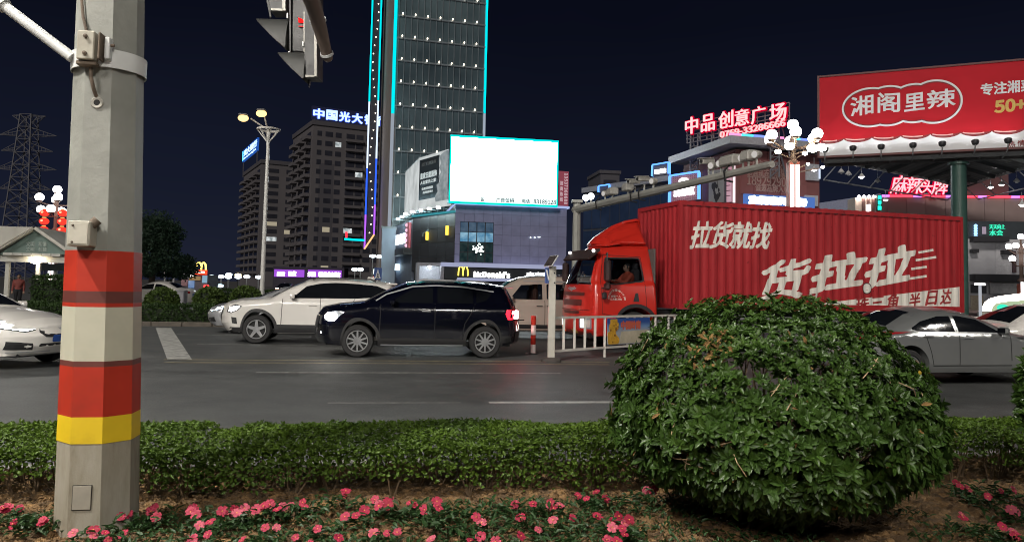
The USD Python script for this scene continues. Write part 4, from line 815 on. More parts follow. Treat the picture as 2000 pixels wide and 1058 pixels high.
gl3, gp3, GH3 = globe_lamp('globe_lamp', 'globe lamp at the right edge before the white building', 1996, 462, 590, 52, 1.0, True)
sodium = glow('street_head', (1.0, .64, .24), 2.2)
bowl = glow('street_bowl', (1.0, .74, .30), 1.6)
def street_lamp(p, H, label, heads, rz_, group=None, m=sodium, s=1.0):
    t = thing('street_lamp', label, 'street lamp', p, 0, group); wh = paint('lamp_post_white', (.55, .55, .53), .45, .08)
    obj('post', MB().lathe([(0, 0), (.14, 0), (.14, .5), (.10, .55), (.06, H - .45), (0, H - .45)], p, n=14), wh, t, world=True, smooth=40)
    obj('ring', MB().lathe([(.44, H - .52), (.48, H - .5), (.48, H - .45), (.44, H - .43), (.44, H - .52)], p, n=20), wh, t, world=True)
    st = MB()
    for k in range(6): an = k * math.pi / 3; st.bar(p + [0, 0, H - 1.05], p + np.array([.46 * math.cos(an), .46 * math.sin(an), H - .48]), .04)
    obj('struts', st, wh, t, world=True)
    for dx, dy, dz in heads:
        tip = p + np.array([dx, dy, H + dz]); obj('arm', MB().tube([p + [0, 0, H - .5], p + np.array([dx * .5, dy * .5, H - .32]), tip], .032, 7), wh, t, world=True)
        h_ = obj('lamp_head', MB().rbox(tip + unit([dx, dy, 0]) * .3 + [0, 0, .12], (.34, .26, .08), .03), paint('lamp_head_grey', (.12, .12, .12), .5), t, world=True)
        obj('lamp_glow', MB().sph(tip + unit([dx, dy, 0]) * .3 - [0, 0, .02], .17 if s < 1 else .21, 2, (1.25, 1, .85)), m, t, world=True)
    return t
pL = gnd(511, 606) if False else at(511, 590, 31.5) * [1, 1, 0]
street_lamp(pL, at(511, 247, 31.5)[2] + .35, 'white street lamp with two glaring yellow heads left of the tower', [(-.62, -.4, -.12), (-.03, -.55, .02)], 0, s=.85)
# unseen street lamps out of view, placed to light the foreground and road
for i, (q, lb, hd_, st) in enumerate((((-8.2, .6, 0), 'unseen white street lamp out of view on the left, placed to light the foreground', [(1.1, .5, 0)], 1.0), ((21.0, 8.0, 0), 'unseen white street lamp out of view on the right, placed to light the road', [(-1.0, 1.0, 0)], .28), ((4.5, -8.0, 0), 'unseen white street lamp behind the viewer, placed to light the fronts of bush and pole', [(-.4, 1.1, 0)], .55), ((*road(-14, 27.8)[:2], 0), 'unseen white street lamp out of view across the road, placed to light the road', [(.8, -.9, 0)], .24))):
    q = np.array(q, float); street_lamp(q, 10.0, lb, hd_, 0, None, glow('unseen_lamp_glow_%d' % i, (1.0, .95, .86), UNSEEN_LAMP_L * st))
# ================================================================== vehicles
import manifold3d
def tri2d(poly, step=.06, extra=None, bstep=.045):
    """Triangulates a polygon (with holes) with interior points; returns points and triangles."""
    P = []
    for g in (getattr(poly, 'geoms', None) or [poly]):
        for r in [g.exterior, *g.interiors]: P += list(shapely.segmentize(LineString(r.coords), bstep).coords)[:-1]
    P = np.array(P); x0, y0, x1, y1 = poly.bounds
    gx, gy = np.meshgrid(np.arange(x0 + step / 2, x1, step), np.arange(y0 + step / 2, y1, step)); G = np.stack([gx.ravel(), gy.ravel()], 1); G[:, 0] += (np.arange(len(G)) % 2) * 1e-4
    if extra is not None and len(extra): G = np.vstack([extra, G])
    inn = poly.buffer(-step * .12 if extra is None else -.004); G = G[shapely.contains_xy(inn, G[:, 0], G[:, 1])] if not inn.is_empty else G[:0]
    A = np.vstack([P, G]); A = A[np.unique(np.round(A, 5), axis=0, return_index=True)[1]]
    T = Delaunay(A).simplices; c = A[T].mean(1); T = T[shapely.contains_xy(poly, c[:, 0], c[:, 1])]
    a = A[T]; cr = (a[:, 1, 0] - a[:, 0, 0]) * (a[:, 2, 1] - a[:, 0, 1]) - (a[:, 1, 1] - a[:, 0, 1]) * (a[:, 2, 0] - a[:, 0, 0])
    T = T[np.abs(cr) > 1e-9]; cr = cr[np.abs(cr) > 1e-9]; T[cr < 0] = T[cr < 0][:, ::-1]
    return A, T
def smoothline(pts, r=.06):
    p = Polygon(pts); return p.buffer(-r).buffer(2 * r).buffer(-r)
class Car:
    """A body swept out of a side silhouette: sides with tumblehome and rounded shoulders, a crowned skin between them."""
    def __init__(s, up, W, zb, tum, R=.16, arches=(), holes=(), bow=(.28, .2), crown=.05, rsm=.05):
        s.W, s.zb, s.tum, s.R, s.bow, s.crown = W, zb, math.tan(math.radians(tum)), R, bow, crown
        s.sil = smoothline(up, rsm); x0, z0, x1, z1 = s.sil.bounds; s.x0, s.x1, s.z0 = x0, x1, z0
        ring = np.array(shapely.segmentize(LineString(s.sil.exterior.coords), .04).coords)
        keep = s.sil.exterior.intersection(sbox(x0 - 1, z0 + .06, x1 + 1, z1 + 1)); s.upper = keep
        s.body = s.sil
        for (x, z, r) in arches: s.body = s.body.difference(Point(x, z).buffer(r, 20)).difference(sbox(x - r, z0 - .1, x + r, min(z, z0 + .25)) if False else Point(x, z - .15).buffer(r * .96))
        if s.body.geom_type != 'Polygon': s.body = max(s.body.geoms, key=lambda g: g.area)
        s.skin = Polygon(s.body.exterior); s.holes = holes
        for h in holes: s.body = s.body.difference(h)
    def half(s, x, z):
        x, z = np.asarray(x, float), np.asarray(z, float)
        d = shapely.distance(shapely.points(np.stack([x, z], -1)), s.upper)
        w = s.W - .02 * ((z - .62) / .45) ** 2 - np.maximum(z - s.zb, 0) * s.tum - .035 * np.clip((z - s.zb) / .05 + .5, 0, 1) - .06 * np.clip((.42 - z) / .2, 0, 1) ** 2
        k = np.clip(d / s.R, 0, 1); return w - s.R * (1 - np.sqrt(np.maximum(1 - (1 - k) ** 2, 0)))
    def bend(s, v):
        v = np.array(v, float); t = np.clip((v[:, 0] - (s.x1 - .9)) / .9, 0, 1); v[:, 0] -= s.bow[0] * t * (np.abs(v[:, 1]) / s.W) ** 2.4
        t = np.clip(((s.x0 + .8) - v[:, 0]) / .8, 0, 1); v[:, 0] += s.bow[1] * t * (np.abs(v[:, 1]) / s.W) ** 2.4; return v
    def shell(s, skip=()):
        mb = MB(); ex = []
        for o in (.012, .03, .055, .09, .13, .17):
            for g in (getattr(s.sil.buffer(-o), 'geoms', None) or [s.sil.buffer(-o)]): ex += list(shapely.segmentize(LineString(g.exterior.coords), .06).coords)
        A, T = tri2d(s.body, .07, np.array(ex)); w = s.half(A[:, 0], A[:, 1])
        for sg in (1, -1): mb.add(s.bend(np.stack([A[:, 0], sg * w, A[:, 1]], 1)), T[:, ::-1] if sg > 0 else T)
        P, nn, up = s.outline(s.skin); we = s.half(P[:, 0], P[:, 1]); n = 10; t = np.linspace(-1, 1, n + 1); c = np.where(up, s.crown, 0.0)
        V = [np.stack([P[:, 0] + nn[:, 0] * c * (1 - k * k), we * k, P[:, 1] + nn[:, 1] * c * (1 - k * k)], 1) for k in t]; m = len(P); V = s.bend(np.vstack(V)); q = []
        for i in range(m):
            j = (i + 1) % m; mid = (P[i] + P[j]) / 2
            if any(h.contains(Point(mid)) for h in skip): continue
            q += [[k * m + i, k * m + j, (k + 1) * m + j, (k + 1) * m + i] for k in range(n)]
        return mb.add(V, np.array(q)[:, ::-1])
    def outline(s, poly):
        P = np.array(shapely.segmentize(LineString(poly.exterior.coords), .045).coords)[:-1]
        if Polygon(P).exterior.is_ccw is False: P = P[::-1]
        d = np.roll(P, -1, 0) - np.roll(P, 1, 0); nn = np.stack([d[:, 1], -d[:, 0]], 1); nn /= np.linalg.norm(nn, axis=1, keepdims=True) + 1e-9
        return P, nn, shapely.distance(shapely.points(P), s.upper) < .004
    def top_patch(s, region, frac, off):
        """The crowned skin inside the region (x, z), as a separate sheet raised by off."""
        P, nn, up = s.outline(s.skin); P2 = np.vstack([P, P[:1]]); sel = [i for i in range(len(P)) if up[i] and region.contains(Point(P[i]))]
        if not sel: return MB()
        br = [k for k in range(len(sel) - 1) if sel[k + 1] != sel[k] + 1]
        if br: sel = sel[br[0] + 1:] + sel[:br[0] + 1]
        p, m = P[sel], nn[sel]; we = s.half(p[:, 0], p[:, 1]) * 1.0 + 0.0; n = 12; mb = MB(); V = []
        for k in np.linspace(-frac, frac, n + 1): V.append(np.stack([p[:, 0] + m[:, 0] * (s.crown * (1 - k * k) + off), we * k, p[:, 1] + m[:, 1] * (s.crown * (1 - k * k) + off)], 1))
        N = len(p); q = np.array([[k * N + i, k * N + i + 1, (k + 1) * N + i + 1, (k + 1) * N + i] for k in range(n) for i in range(N - 1)])
        return mb.add(s.bend(np.vstack(V)), q[:, ::-1])
    def side_patch(s, poly, off, sides=(1, -1)):
        A, T = tri2d(poly, .07); w = s.half(A[:, 0], A[:, 1]) + off
        r = [MB().add(s.bend(np.stack([A[:, 0], sg * w, A[:, 1]], 1)), T[:, ::-1] if sg > 0 else T) for sg in sides]
        return r if len(r) > 1 else r[0]
    def end_patch(s, poly, off, front=True):
        """A patch given in (y, z) laid on the front or the rear."""
        A, T = tri2d(poly, .07); y, z = A[:, 0], A[:, 1]; sg = 1 if front else -1
        xe = np.array([(lambda b: b[2] if front else b[0])(s.sil.intersection(LineString([(s.x0 - 1, q), (s.x1 + 1, q)])).bounds) for q in z])
        we = s.half(xe, z); x = xe + sg * s.crown * np.maximum(1 - (y / np.maximum(we, .01)) ** 2, 0)
        out = np.abs(y) > we
        if out.any():
            lo, hi = xe[out] - sg * .9, xe[out].copy()
            for _ in range(24):
                mid = (lo + hi) / 2; ok = s.half(mid, z[out]) >= np.abs(y[out]); lo = np.where(ok, mid, lo); hi = np.where(ok, hi, mid)
            x[out] = lo
        v = s.bend(np.stack([x, y, z], 1)); v[:, 0] += sg * off; v[:, 1] += np.sign(y) * np.where(out, off, 0); return MB().add(v, T if front else T[:, ::-1])
def rectp(x0, z0, x1, z1, r=.03): return sbox(min(x0, x1) + r, min(z0, z1) + r, max(x0, x1) - r, max(z0, z1) - r).buffer(r)
def lampm(n, c, s_): return glow(n, c, s_)
tyre_m = paint('tyre_rubber', (.022, .022, .023), .85, .2, 4.0); rim_m = paint('rim_alloy', (.55, .56, .58), .3, .06, 2.0, metal=.85); rimd = paint('rim_dark', (.008, .008, .009), .6); black = paint('black_plastic', (.018, .018, .02), .5, .2, 3.0)
glass_dk = paint('car_glass_dark', (.006, .007, .009), .04, .1, 1.0, spec=.6, rvar=.01); chrome = paint('chrome', (.60, .61, .63), .2, .05, 1.0, metal=.45, rvar=.03); clad_m = paint('cladding_grey', (.013, .013, .014), .65, .12, 3.0)
seam = paint('panel_gap', (.008, .008, .009), .8)
def wheel(car, x, y, r, wd, spokes=5, sw=.07, style=0, tm=tyre_m):
    sg = 1 if y > 0 else -1; o = np.array([x, y, r]); ax = (0, sg, 0); rr = r * .66
    w = obj('wheel', MB().lathe([(rr, -wd / 2), (r * .93, -wd / 2), (r, -wd * .33), (r, wd * .33), (r * .93, wd / 2), (rr + .02, wd / 2), (rr, wd * .35), (rr, -wd / 2)], o, ax, 30), tm, car, smooth=35)
    m = MB().lathe([(rr, wd * .36), (rr, wd * .46), (rr - .016, wd * .46), (rr - .018, wd * .38)], o, ax, 30)
    obj('rim_barrel', MB().lathe([(rr - .018, wd * .38), (rr - .022, wd * .1), (rr - .022, -wd * .3)], o, ax, 30), rimd, w, smooth=30)
    for k in range(spokes):
        an = 2 * math.pi * k / spokes + .3; c, q = math.cos(an), math.sin(an)
        for da in ((0,) if style == 0 else (-.17, .17)):
            d = np.array([math.cos(an + da), 0, math.sin(an + da)]); p = np.array([-d[2], 0, d[0]]); a0, a1 = .05, rr - .015
            b0, b1 = (sw * .9, sw * .55) if style == 0 else (sw * .32, sw * .40)
            pts = [o + d * a + p * e + np.array([0, sg * h, 0]) for h in (wd * .28, wd * .40) for a, e in ((a0, -b0 / 2), (a0, b0 / 2), (a1, b1 / 2), (a1, -b1 / 2))]
            m.tm(trimesh.convex.convex_hull(np.array(pts)))
    m.lathe([(0, wd * .43), (.05, wd * .43), (.065, wd * .38), (.065, wd * .2)], o, ax, 14)
    obj('rim', m, rim_m, w, smooth=30)
    obj('brake_disc', MB().lathe([(0, wd * .12), (rr - .02, wd * .12), (rr - .02, wd * .02)], o, ax, 24), rimd, w)
    return w
def place(car_rz, cpx, cpy, lx, ly):
    """Base point so that the local point (lx, ly, 0) stands on the ground at the pixel."""
    g = gnd(cpx, cpy); return g - d2(car_rz) * lx - d2(car_rz + 90) * ly
def common(car, C, bm, opt):
    s = opt
    obj('body', C.shell(s.get('skip', ())), bm, car, smooth=38)
    for k, wp_ in enumerate(s['windows']): obj('side_window', C.side_patch(wp_, .006), s.get('glass', glass_dk), car, smooth=40)
    if 'trim' in s:
        for t in s['trim']: obj('window_trim', C.side_patch(LineString(t).buffer(.014), .011), s.get('trimm', chrome), car)
    obj('windscreen', C.top_patch(s['screen'], .9, .005), s.get('screenm', glass_dk), car, smooth=40)
    if 'rear' in s: obj('rear_window', C.top_patch(s['rear'], .88, .005), glass_dk, car, smooth=40)
    for ln in s['seams']: obj('door_gap', C.side_patch(LineString(ln).buffer(.007), .004), seam, car)
    for (x, z) in s['handles']:
        w = float(C.half([x], [z])[0])
        for sg in (1, -1): obj('door_handle', MB().rbox((x, sg * (w + .018), z), (.2, .03, .028), .01), s.get('handlem', chrome), car)
    for sg in (1, -1):
        x, z = s['mirror']; w = float(C.half([x], [z])[0])
        mm = obj('wing_mirror', MB().rbox((x, sg * (w + .12), z + .03), (.12, .2, .13), .035), s.get('mirrorm', bm), car, smooth=30)
        obj('mirror_stalk', MB().bar((x + .02, sg * (w - .02), z - .03), (x, sg * (w + .09), z - .02), .05), black, mm)
        obj('mirror_glass', MB().box((x - .063, sg * (w + .12), z + .03), (.004, .16, .1)), glass_dk, mm)
    for (x, y) in s['wheels']:
        for sg in (1, -1): wheel(car, x, sg * y, s['wr'], .225, *s.get('spk', (5, .09, 0)))
    obj('underbody', MB().box(((C.x0 + C.x1) / 2, 0, C.z0 + .05), (C.x1 - C.x0 - .5, 2 * C.W - .5, .1)), black, car)
# ---- dark blue SUV
navy = paint('paint_navy', (.0016, .002, .0062), .14, .1, .5, metal=.0, coat=1.0, rvar=.02)
up = [(2.26, .30), (2.34, .45), (2.33, .70), (2.29, .90), (2.18, 1.03), (1.85, 1.10), (1.28, 1.165), (.80, 1.41), (.36, 1.60), (-.05, 1.665), (-.7, 1.675), (-1.5, 1.62), (-1.9, 1.56), (-2.12, 1.16), (-2.19, .92), (-2.24, .60), (-2.20, .34), (-1.9, .27), (1.9, .25)]
AR = [(1.40, .36, .43), (-1.40, .36, .43)]
win = Polygon([(.74, 1.195), (.22, 1.505), (-.3, 1.545), (-.9, 1.525), (-1.57, 1.44), (-1.40, 1.27), (-1.15, 1.205)]).buffer(-.02).buffer(.02)
SUV = Car(up, .92, 1.13, 15, .17, AR, bow=(.26, .2))
rz1 = 188.5; dsuv = thing('dark_suv', 'dark navy blue sport utility vehicle with red tail lamp lit, beside the white one', 'car', place(rz1, 697, 697, 1.40, .84), rz1)
pil = [win.intersection(sbox(-.22, 0, 2, 3)), win.intersection(sbox(-1.12, 0, -.32, 3)), win.intersection(sbox(-3, 0, -1.19, 3))]
common(dsuv, SUV, navy, dict(windows=pil, trim=[[(1.02, 1.24), (.80, 1.38), (.22, 1.56), (-.3, 1.59), (-.9, 1.57), (-1.6, 1.475)]], screen=sbox(.44, 1.21, 1.22, 1.7), rear=sbox(-2.2, 1.2, -1.92, 1.52),
    seams=[[(.92, 1.15), (.93, .5), (.80, .36)], [(-.27, 1.19), (-.27, .42)], [(-1.16, 1.19), (-1.05, .95), (-.93, .75), (-.88, .42)], [(.9, .42), (-.86, .42)]], handles=[(-.08, 1.02), (-.95, 1.04)], mirror=(.66, 1.19), wheels=[(1.40, .80), (-1.40, .80)], wr=.352, spk=(10, .052, 0), mirrorm=navy))
hl = Polygon([(2.30, .80), (2.28, .95), (2.05, 1.0), (1.78, .985), (1.98, .86), (2.16, .77)])
obj('headlight_housing', SUV.side_patch(hl.intersection(SUV.sil.buffer(-.01)), .004), paint('lamp_clear', (.25, .27, .3), .1, .1), dsuv)
for sg in (1, -1):
    w = float(SUV.half([2.14], [.87])[0]); c = SUV.bend(np.array([[2.18, sg * (w + .0), .875]]))[0]
    obj('headlight', MB().sph(c, .12, 2, (1.15, .5, .85)), glow('headlight_white', (1, .97, .9), 30.0), dsuv, smooth=True)
tl = Polygon([(-2.2, .86), (-2.18, 1.08), (-2.0, 1.07), (-1.98, .98), (-2.05, .86)])
obj('tail_light', SUV.side_patch(tl.intersection(SUV.sil), .006), glow('tail_red', (1, .02, .04), 3.0), dsuv); 
for sg in (1, -1): obj('brake_light', MB().rbox((-2.12, sg * .71, .97), (.10, .12, .19), .03), glow('brake_hot', (1, .10, .12), 85.0), dsuv); obj('brake_light_shield', MB().rbox((-2.17, sg * .71, .855), (.24, .22, .02), .006), navy, dsuv)  # plate under the lamp added to keep brake light off the road
for (x, z, r) in AR: obj('arch_trim', SUV.side_patch(Point(x, z).buffer(.50).difference(Point(x, z).buffer(.432)).intersection(SUV.body), .012), clad_m, dsuv, smooth=30)
obj('sill_cladding', SUV.side_patch(sbox(-.93, .265, .93, .415).union(sbox(-2.15, .34, -1.85, .5)).intersection(SUV.body), .012), clad_m, dsuv); obj('sill_chrome', SUV.side_patch(sbox(-.9, .268, .9, .285), .02), chrome, dsuv)
obj('rear_bumper_cladding', SUV.end_patch(rectp(-.8, .36, .8, .58), .006, False), clad_m, dsuv)
obj('front_grille', SUV.end_patch(rectp(-.55, .62, .55, .95), .006), black, dsuv); obj('fog_light', MB().sph((2.16, .70, .52), .05, 1).sph((2.16, -.70, .52), .05, 1), glow('fog_white', (.9, .95, 1), 6.0), dsuv)
for sg in (1, -1): obj('roof_rail', MB().tube([(.15, sg * .62, 1.66), (0, sg * .62, 1.715), (-1.3, sg * .60, 1.70), (-1.5, sg * .60, 1.65)], .02, 7), chrome, dsuv, smooth=40)
obj('spoiler', MB().rbox((-1.93, 0, 1.585), (.25, 1.15, .035), .012), chrome, dsuv)
obj('number_plate', SUV.end_patch(rectp(-.22, .74, .22, .88), .012, False), paint('plate_blue', (.02, .08, .35), .4), dsuv)
# ---- white SUV
white = paint('paint_white', (.62, .60, .57), .22, .04, .5, coat=.6, rvar=.03)
up = [(2.18, .32), (2.33, .52), (2.34, .70), (2.27, .95), (2.16, 1.02), (1.85, 1.10), (1.05, 1.165), (.58, 1.44), (.12, 1.645), (-.3, 1.69), (-.9, 1.70), (-1.6, 1.64), (-2.1, 1.57), (-2.2, 1.30), (-2.24, .95), (-2.26, .6), (-2.2, .34), (-1.8, .28), (1.8, .27)]
AR2 = [(1.35, .37, .45), (-1.32, .37, .45)]
win2 = Polygon([(.50, 1.18), (.14, 1.50), (-.2, 1.575), (-.6, 1.605), (-1.1, 1.59), (-1.7, 1.545), (-2.1, 1.42), (-1.75, 1.24), (-1.2, 1.205)]).buffer(-.02).buffer(.02)
SU2 = Car(up, .93, 1.13, 14, .17, AR2, bow=(.26, .2))
rz2 = 188.5; wsuv = thing('white_suv', 'white sport utility vehicle with black tinted windows and black wheel arches, mid road', 'car', place(rz2, 500, 670.5, 1.35, .85), rz2)
common(wsuv, SU2, white, dict(windows=[win2], screen=sbox(.2, 1.21, .98, 1.66), rear=sbox(-2.25, 1.2, -2.08, 1.5), seams=[[(.72, 1.16), (.74, .5)], [(-.24, 1.19), (-.24, .48)], [(-1.12, 1.19), (-.88, .7), (-.86, .48)]], handles=[(-.05, 1.0), (-.92, 1.05)],
    mirror=(.46, 1.20), wheels=[(1.35, .80), (-1.32, .80)], wr=.368, spk=(5, .10, 0), handlem=white))
hl = Polygon([(2.30, .80), (2.25, .95), (2.02, 1.0), (1.83, .955), (2.0, .84), (2.2, .78)]).intersection(SU2.sil.buffer(-.005))
obj('headlight_housing', SU2.side_patch(hl, .005), paint('lamp_black', (.02, .02, .025), .15), wsuv)
obj('headlight', SU2.side_patch(hl.buffer(-.028), .014), glow('head_soft', (1, .98, .95), 7.0), wsuv)
obj('fog_recess', SU2.side_patch(Polygon([(2.2, .68), (2.02, .66), (1.98, .50), (2.16, .52)]), .005), black, wsuv)
for (x, z, r) in AR2: obj('arch_trim', SU2.side_patch(Point(x, z).buffer(.53).difference(Point(x, z).buffer(.452)).intersection(SU2.body), .012), black, wsuv, smooth=30)
obj('sill_cladding', SU2.side_patch(sbox(-.85, .285, .88, .50).union(sbox(1.8, .29, 2.2, .42)).intersection(SU2.body), .012), black, wsuv); obj('sill_strip', SU2.side_patch(sbox(-.8, .40, .8, .425), .02), clad_m, wsuv)
obj('spoiler', MB().rbox((-2.07, 0, 1.60), (.3, 1.15, .05), .02), white, wsuv)
for sg in (1, -1): obj('roof_rail', MB().tube([(.0, sg * .62, 1.68), (-.15, sg * .62, 1.735), (-1.5, sg * .60, 1.715), (-1.65, sg * .60, 1.66)], .02, 7), black, wsuv, smooth=40)
obj('tail_light', SU2.side_patch(Polygon([(-2.22, .9), (-2.2, 1.12), (-1.95, 1.1), (-2.0, .95)]).intersection(SU2.sil), .006), paint('tail_off', (.3, .01, .015), .2), wsuv)
obj('front_grille', SU2.end_patch(rectp(-.55, .6, .55, .92), .006), black, wsuv); obj('antenna', MB().rbox((-1.5, 0, 1.745), (.2, .05, .08), .02), white, wsuv)
# ---- sedans
sup = [(2.20, .24), (2.33, .42), (2.36, .58), (2.27, .72), (2.05, .82), (1.55, .92), (1.02, .985), (.55, 1.22), (.12, 1.385), (-.3, 1.44), (-.75, 1.425), (-1.15, 1.33), (-1.62, 1.10), (-1.85, 1.055), (-2.2, 1.04), (-2.34, .92), (-2.36, .6), (-2.3, .32), (-1.9, .24), (1.9, .22)]
SAR = [(1.40, .33, .39), (-1.37, .33, .39)]
def scaled(P, k): return affinity.scale(P, 1, k, origin=(0, 0))
SED2 = Car([(x, z * .93 if z > .5 else z) for x, z in sup], .91, .91, 22, .17, SAR, bow=(.32, .26), crown=.06)
SED = Car(sup, .90, .98, 20, .17, SAR, bow=(.32, .26), crown=.06)
swin = Polygon([(.62, 1.02), (.20, 1.27), (-.2, 1.335), (-.65, 1.32), (-1.05, 1.22), (-1.32, 1.08), (-1.15, 1.035)]).buffer(-.02).buffer(.02)
def sedan(name, label, paintm, loc, rz, head=None, tail=None, group=None, lamp='sedan_head', C=None, zs=1.0):
    SED, sw_ = C or globals()['SED'], scaled(swin, zs)
    t = thing(name, label, 'car', loc, rz, group)
    common(t, SED, paintm, dict(windows=[sw_.intersection(sbox(-.3, 0, 2, 3)), sw_.intersection(sbox(-1.4, 0, -.38, 3))], trim=[[(.66, 1.008 * zs), (-1.15, 1.018 * zs)]], screen=sbox(.18, 1.02 * zs, .98, 1.42 * zs), rear=sbox(-1.66, 1.1 * zs, -1.0, 1.4 * zs),
        seams=[[(.78, .98), (.80, .45)], [(-.34, 1.02), (-.34, .38)], [(-1.1, 1.02), (-.95, .6), (-.9, .38)], [(.8, .36), (-.9, .36)]], handles=[(-.15, .86), (-1.0, .88)], mirror=(.58, 1.03 * zs), wheels=[(1.40, .78), (-1.37, .78)], wr=.32, spk=(10, .06, 0)))
    for sg in (1, -1):
        P = Polygon([(sg * .46, .70), (sg * .50, .80), (sg * .86, .85), (sg * .88, .73), (sg * .62, .665)])
        h = obj('headlight', SED.end_patch(P, .006), head or paint('lamp_grey', (.3, .32, .34), .15), t, smooth=40)
        obj('headlight_rim', SED.end_patch(P.buffer(.02).difference(P), .005), black, h)
        obj('tail_light', SED.end_patch(Polygon([(sg * .40, .80), (sg * .40, .92), (sg * .86, .95), (sg * .87, .80)]), .006, False), tail or _mats['tail_off'], t)
        obj('fog_recess', SED.end_patch(Polygon([(sg * .48, .34), (sg * .52, .46), (sg * .84, .50), (sg * .84, .36)]), .006), black, t)
    obj('grille', SED.end_patch(Polygon([(-.42, .64), (-.38, .80), (.38, .80), (.42, .64), (.34, .56), (-.34, .56)]), .007), black, t)
    obj('grille_bar', SED.end_patch(sbox(-.38, .715, .38, .735), .012), chrome, t); obj('badge', SED.end_patch(Point(0, .73).buffer(.06), .018), chrome, t)
    obj('lower_grille', SED.end_patch(rectp(-.42, .30, .42, .45), .006), black, t)
    obj('number_plate', SED.end_patch(rectp(-.22, .47, .22, .59), .012), paint('plate_blue', (.02, .08, .35), .4), t); obj('rear_plate', SED.end_patch(rectp(-.22, .66, .22, .80), .008, False), _mats['plate_blue'], t)
    obj('bumper_strip', SED.end_patch(sbox(-.8, .30, .8, .32), .012), chrome, t)
    return t
rz3 = -12; wl_ = onz(40, 636, .76) * [1, 1, 0]
sedw = sedan('white_sedan', 'white sedan with blazing headlamps cut off at the left edge, nosing behind the pole', white, wl_ - d2(rz3) * 2.15 - d2(rz3 + 90) * (-.66), rz3, glow('sedan_head_hot', (.85, .96, 1.0), 9.0))
silver = paint('paint_silver', (.30, .31, .31), .25, .05, .5, metal=.6, coat=.5, rvar=.03)
ls_ = gnd(1776, 754); rz4 = 14
seds = sedan('silver_sedan', 'silver-grey sedan half hidden by the round bush on the right', silver, ls_ - d2(rz4) * (-1.37) - d2(rz4 + 90) * (-.85), rz4, C=SED2, zs=.93)
lf_ = at(2010, 690, 17.5) * [1, 1, 0]
sedf = sedan('white_sedan', 'white sedan with dark windows at the right edge, behind the silver one', white, lf_, 186)
p3 = gnd(425, 650.5); rz5 = 188.5
sed3 = sedan('silver_sedan', 'silver sedan with lit blue-white headlamp peeping out beyond the white SUV nose', paint('paint_lightsilver', (.42, .43, .45), .25, .05, .5, metal=.4, coat=.5, rvar=.03), p3 - d2(rz5) * 1.95 - d2(rz5 + 90) * .8, rz5, glow('sedan_head_blue', (.6, .85, 1.0), 7.0))
for i, (px, py, rz_, m) in enumerate(((303, 593, 175, white), (560, 562, 95, paint('paint_black', (.01, .01, .012), .2, .1, .5, coat=.8)))):
    q = at(px, py, 46 + 44 * i) * [1, 1, 0]
    sedan('parked_car' if i == 0 else 'distant_car', ('white car parked beyond the clipped bushes near the pole' if i == 0 else 'distant car with glowing red tail lamps beside the tall street lamp'), m, q, rz_, None if i == 0 else _mats['sedan_head_hot'], None if i == 0 else glow('tail_far', (1, .08, .06), 25.0))
# ---- beige van
vup = [(2.35, .36), (2.42, .55), (2.38, .95), (2.25, 1.12), (1.75, 1.26), (1.1, 1.72), (.75, 1.86), (.2, 1.93), (-1.6, 1.95), (-2.3, 1.90), (-2.4, 1.5), (-2.44, .9), (-2.42, .4), (-2.1, .30), (2.0, .28)]
VA = [(1.55, .36, .42), (-1.45, .36, .42)]; vw = [Polygon([(1.15, 1.22), (.78, 1.66), (.12, 1.70), (.12, 1.22)]), rectp(-.02, 1.22, -1.02, 1.70, .04), rectp(-1.32, 1.22, -2.2, 1.70, .04)]
VAN = Car(vup, .92, 1.15, 8, .15, VA, holes=vw, bow=(.2, .12))
beige = paint('paint_beige', (.48, .40, .34), .3, .05, .5, coat=.4, rvar=.03); rz6 = 188.5
van = thing('beige_van', 'beige minivan with see-through side windows between dark SUV and red truck', 'van', gnd(1010, 662) - d2(rz6) * .9 - d2(rz6 + 90) * .9, rz6)
vgl = pane('van_glass', (.55, .58, .62))
common(van, VAN, beige, dict(windows=vw, glass=vgl, screen=sbox(.8, 1.28, 1.72, 1.85), seams=[[(1.3, 1.15), (1.32, .5)], [(.05, 1.2), (.05, .45)], [(-1.15, 1.2), (-1.1, .45)]], handles=[(.22, 1.02), (-.1, 1.02)], mirror=(1.12, 1.22), wheels=[(1.55, .8), (-1.45, .8)], wr=.34, handlem=black))
obj('roof_skin', VAN.top_patch(sbox(-2.3, 1.88, .9, 2.1), .97, .012), paint('van_roof_dark', (.03, .03, .035), .2, .1, coat=.5), van, smooth=40)
obj('floor', MB().box((-.2, 0, .55), (4.2, 1.5, .08)), black, van); obj('drip_rail', VAN.side_patch(sbox(-2.2, 1.77, .7, 1.80), .012), chrome, van)
obj('pillar_panel', VAN.side_patch(rectp(-1.28, 1.24, -1.06, 1.70, .01), .01), beige, van)
for x in (.55, -.55, -1.65):
    for y in (.4, -.4): obj('seat', MB().rbox((x, y, .95), (.5, .52, .2), .05).rbox((x - .25, y, 1.25), (.16, .5, .62), .06).rbox((x - .27, y, 1.62), (.1, .26, .18), .04), paint('seat_brown', (.13, .06, .04), .7), van, smooth=30)
obj('headlight', VAN.side_patch(Polygon([(2.38, .85), (2.3, 1.05), (2.0, 1.08), (2.05, .92)]).intersection(VAN.sil), .006), paint('lamp_grey', (.3, .32, .34), .15), van)
obj('lower_band', VAN.side_patch(sbox(-1.0, .33, 1.1, .45), .01), black, van)
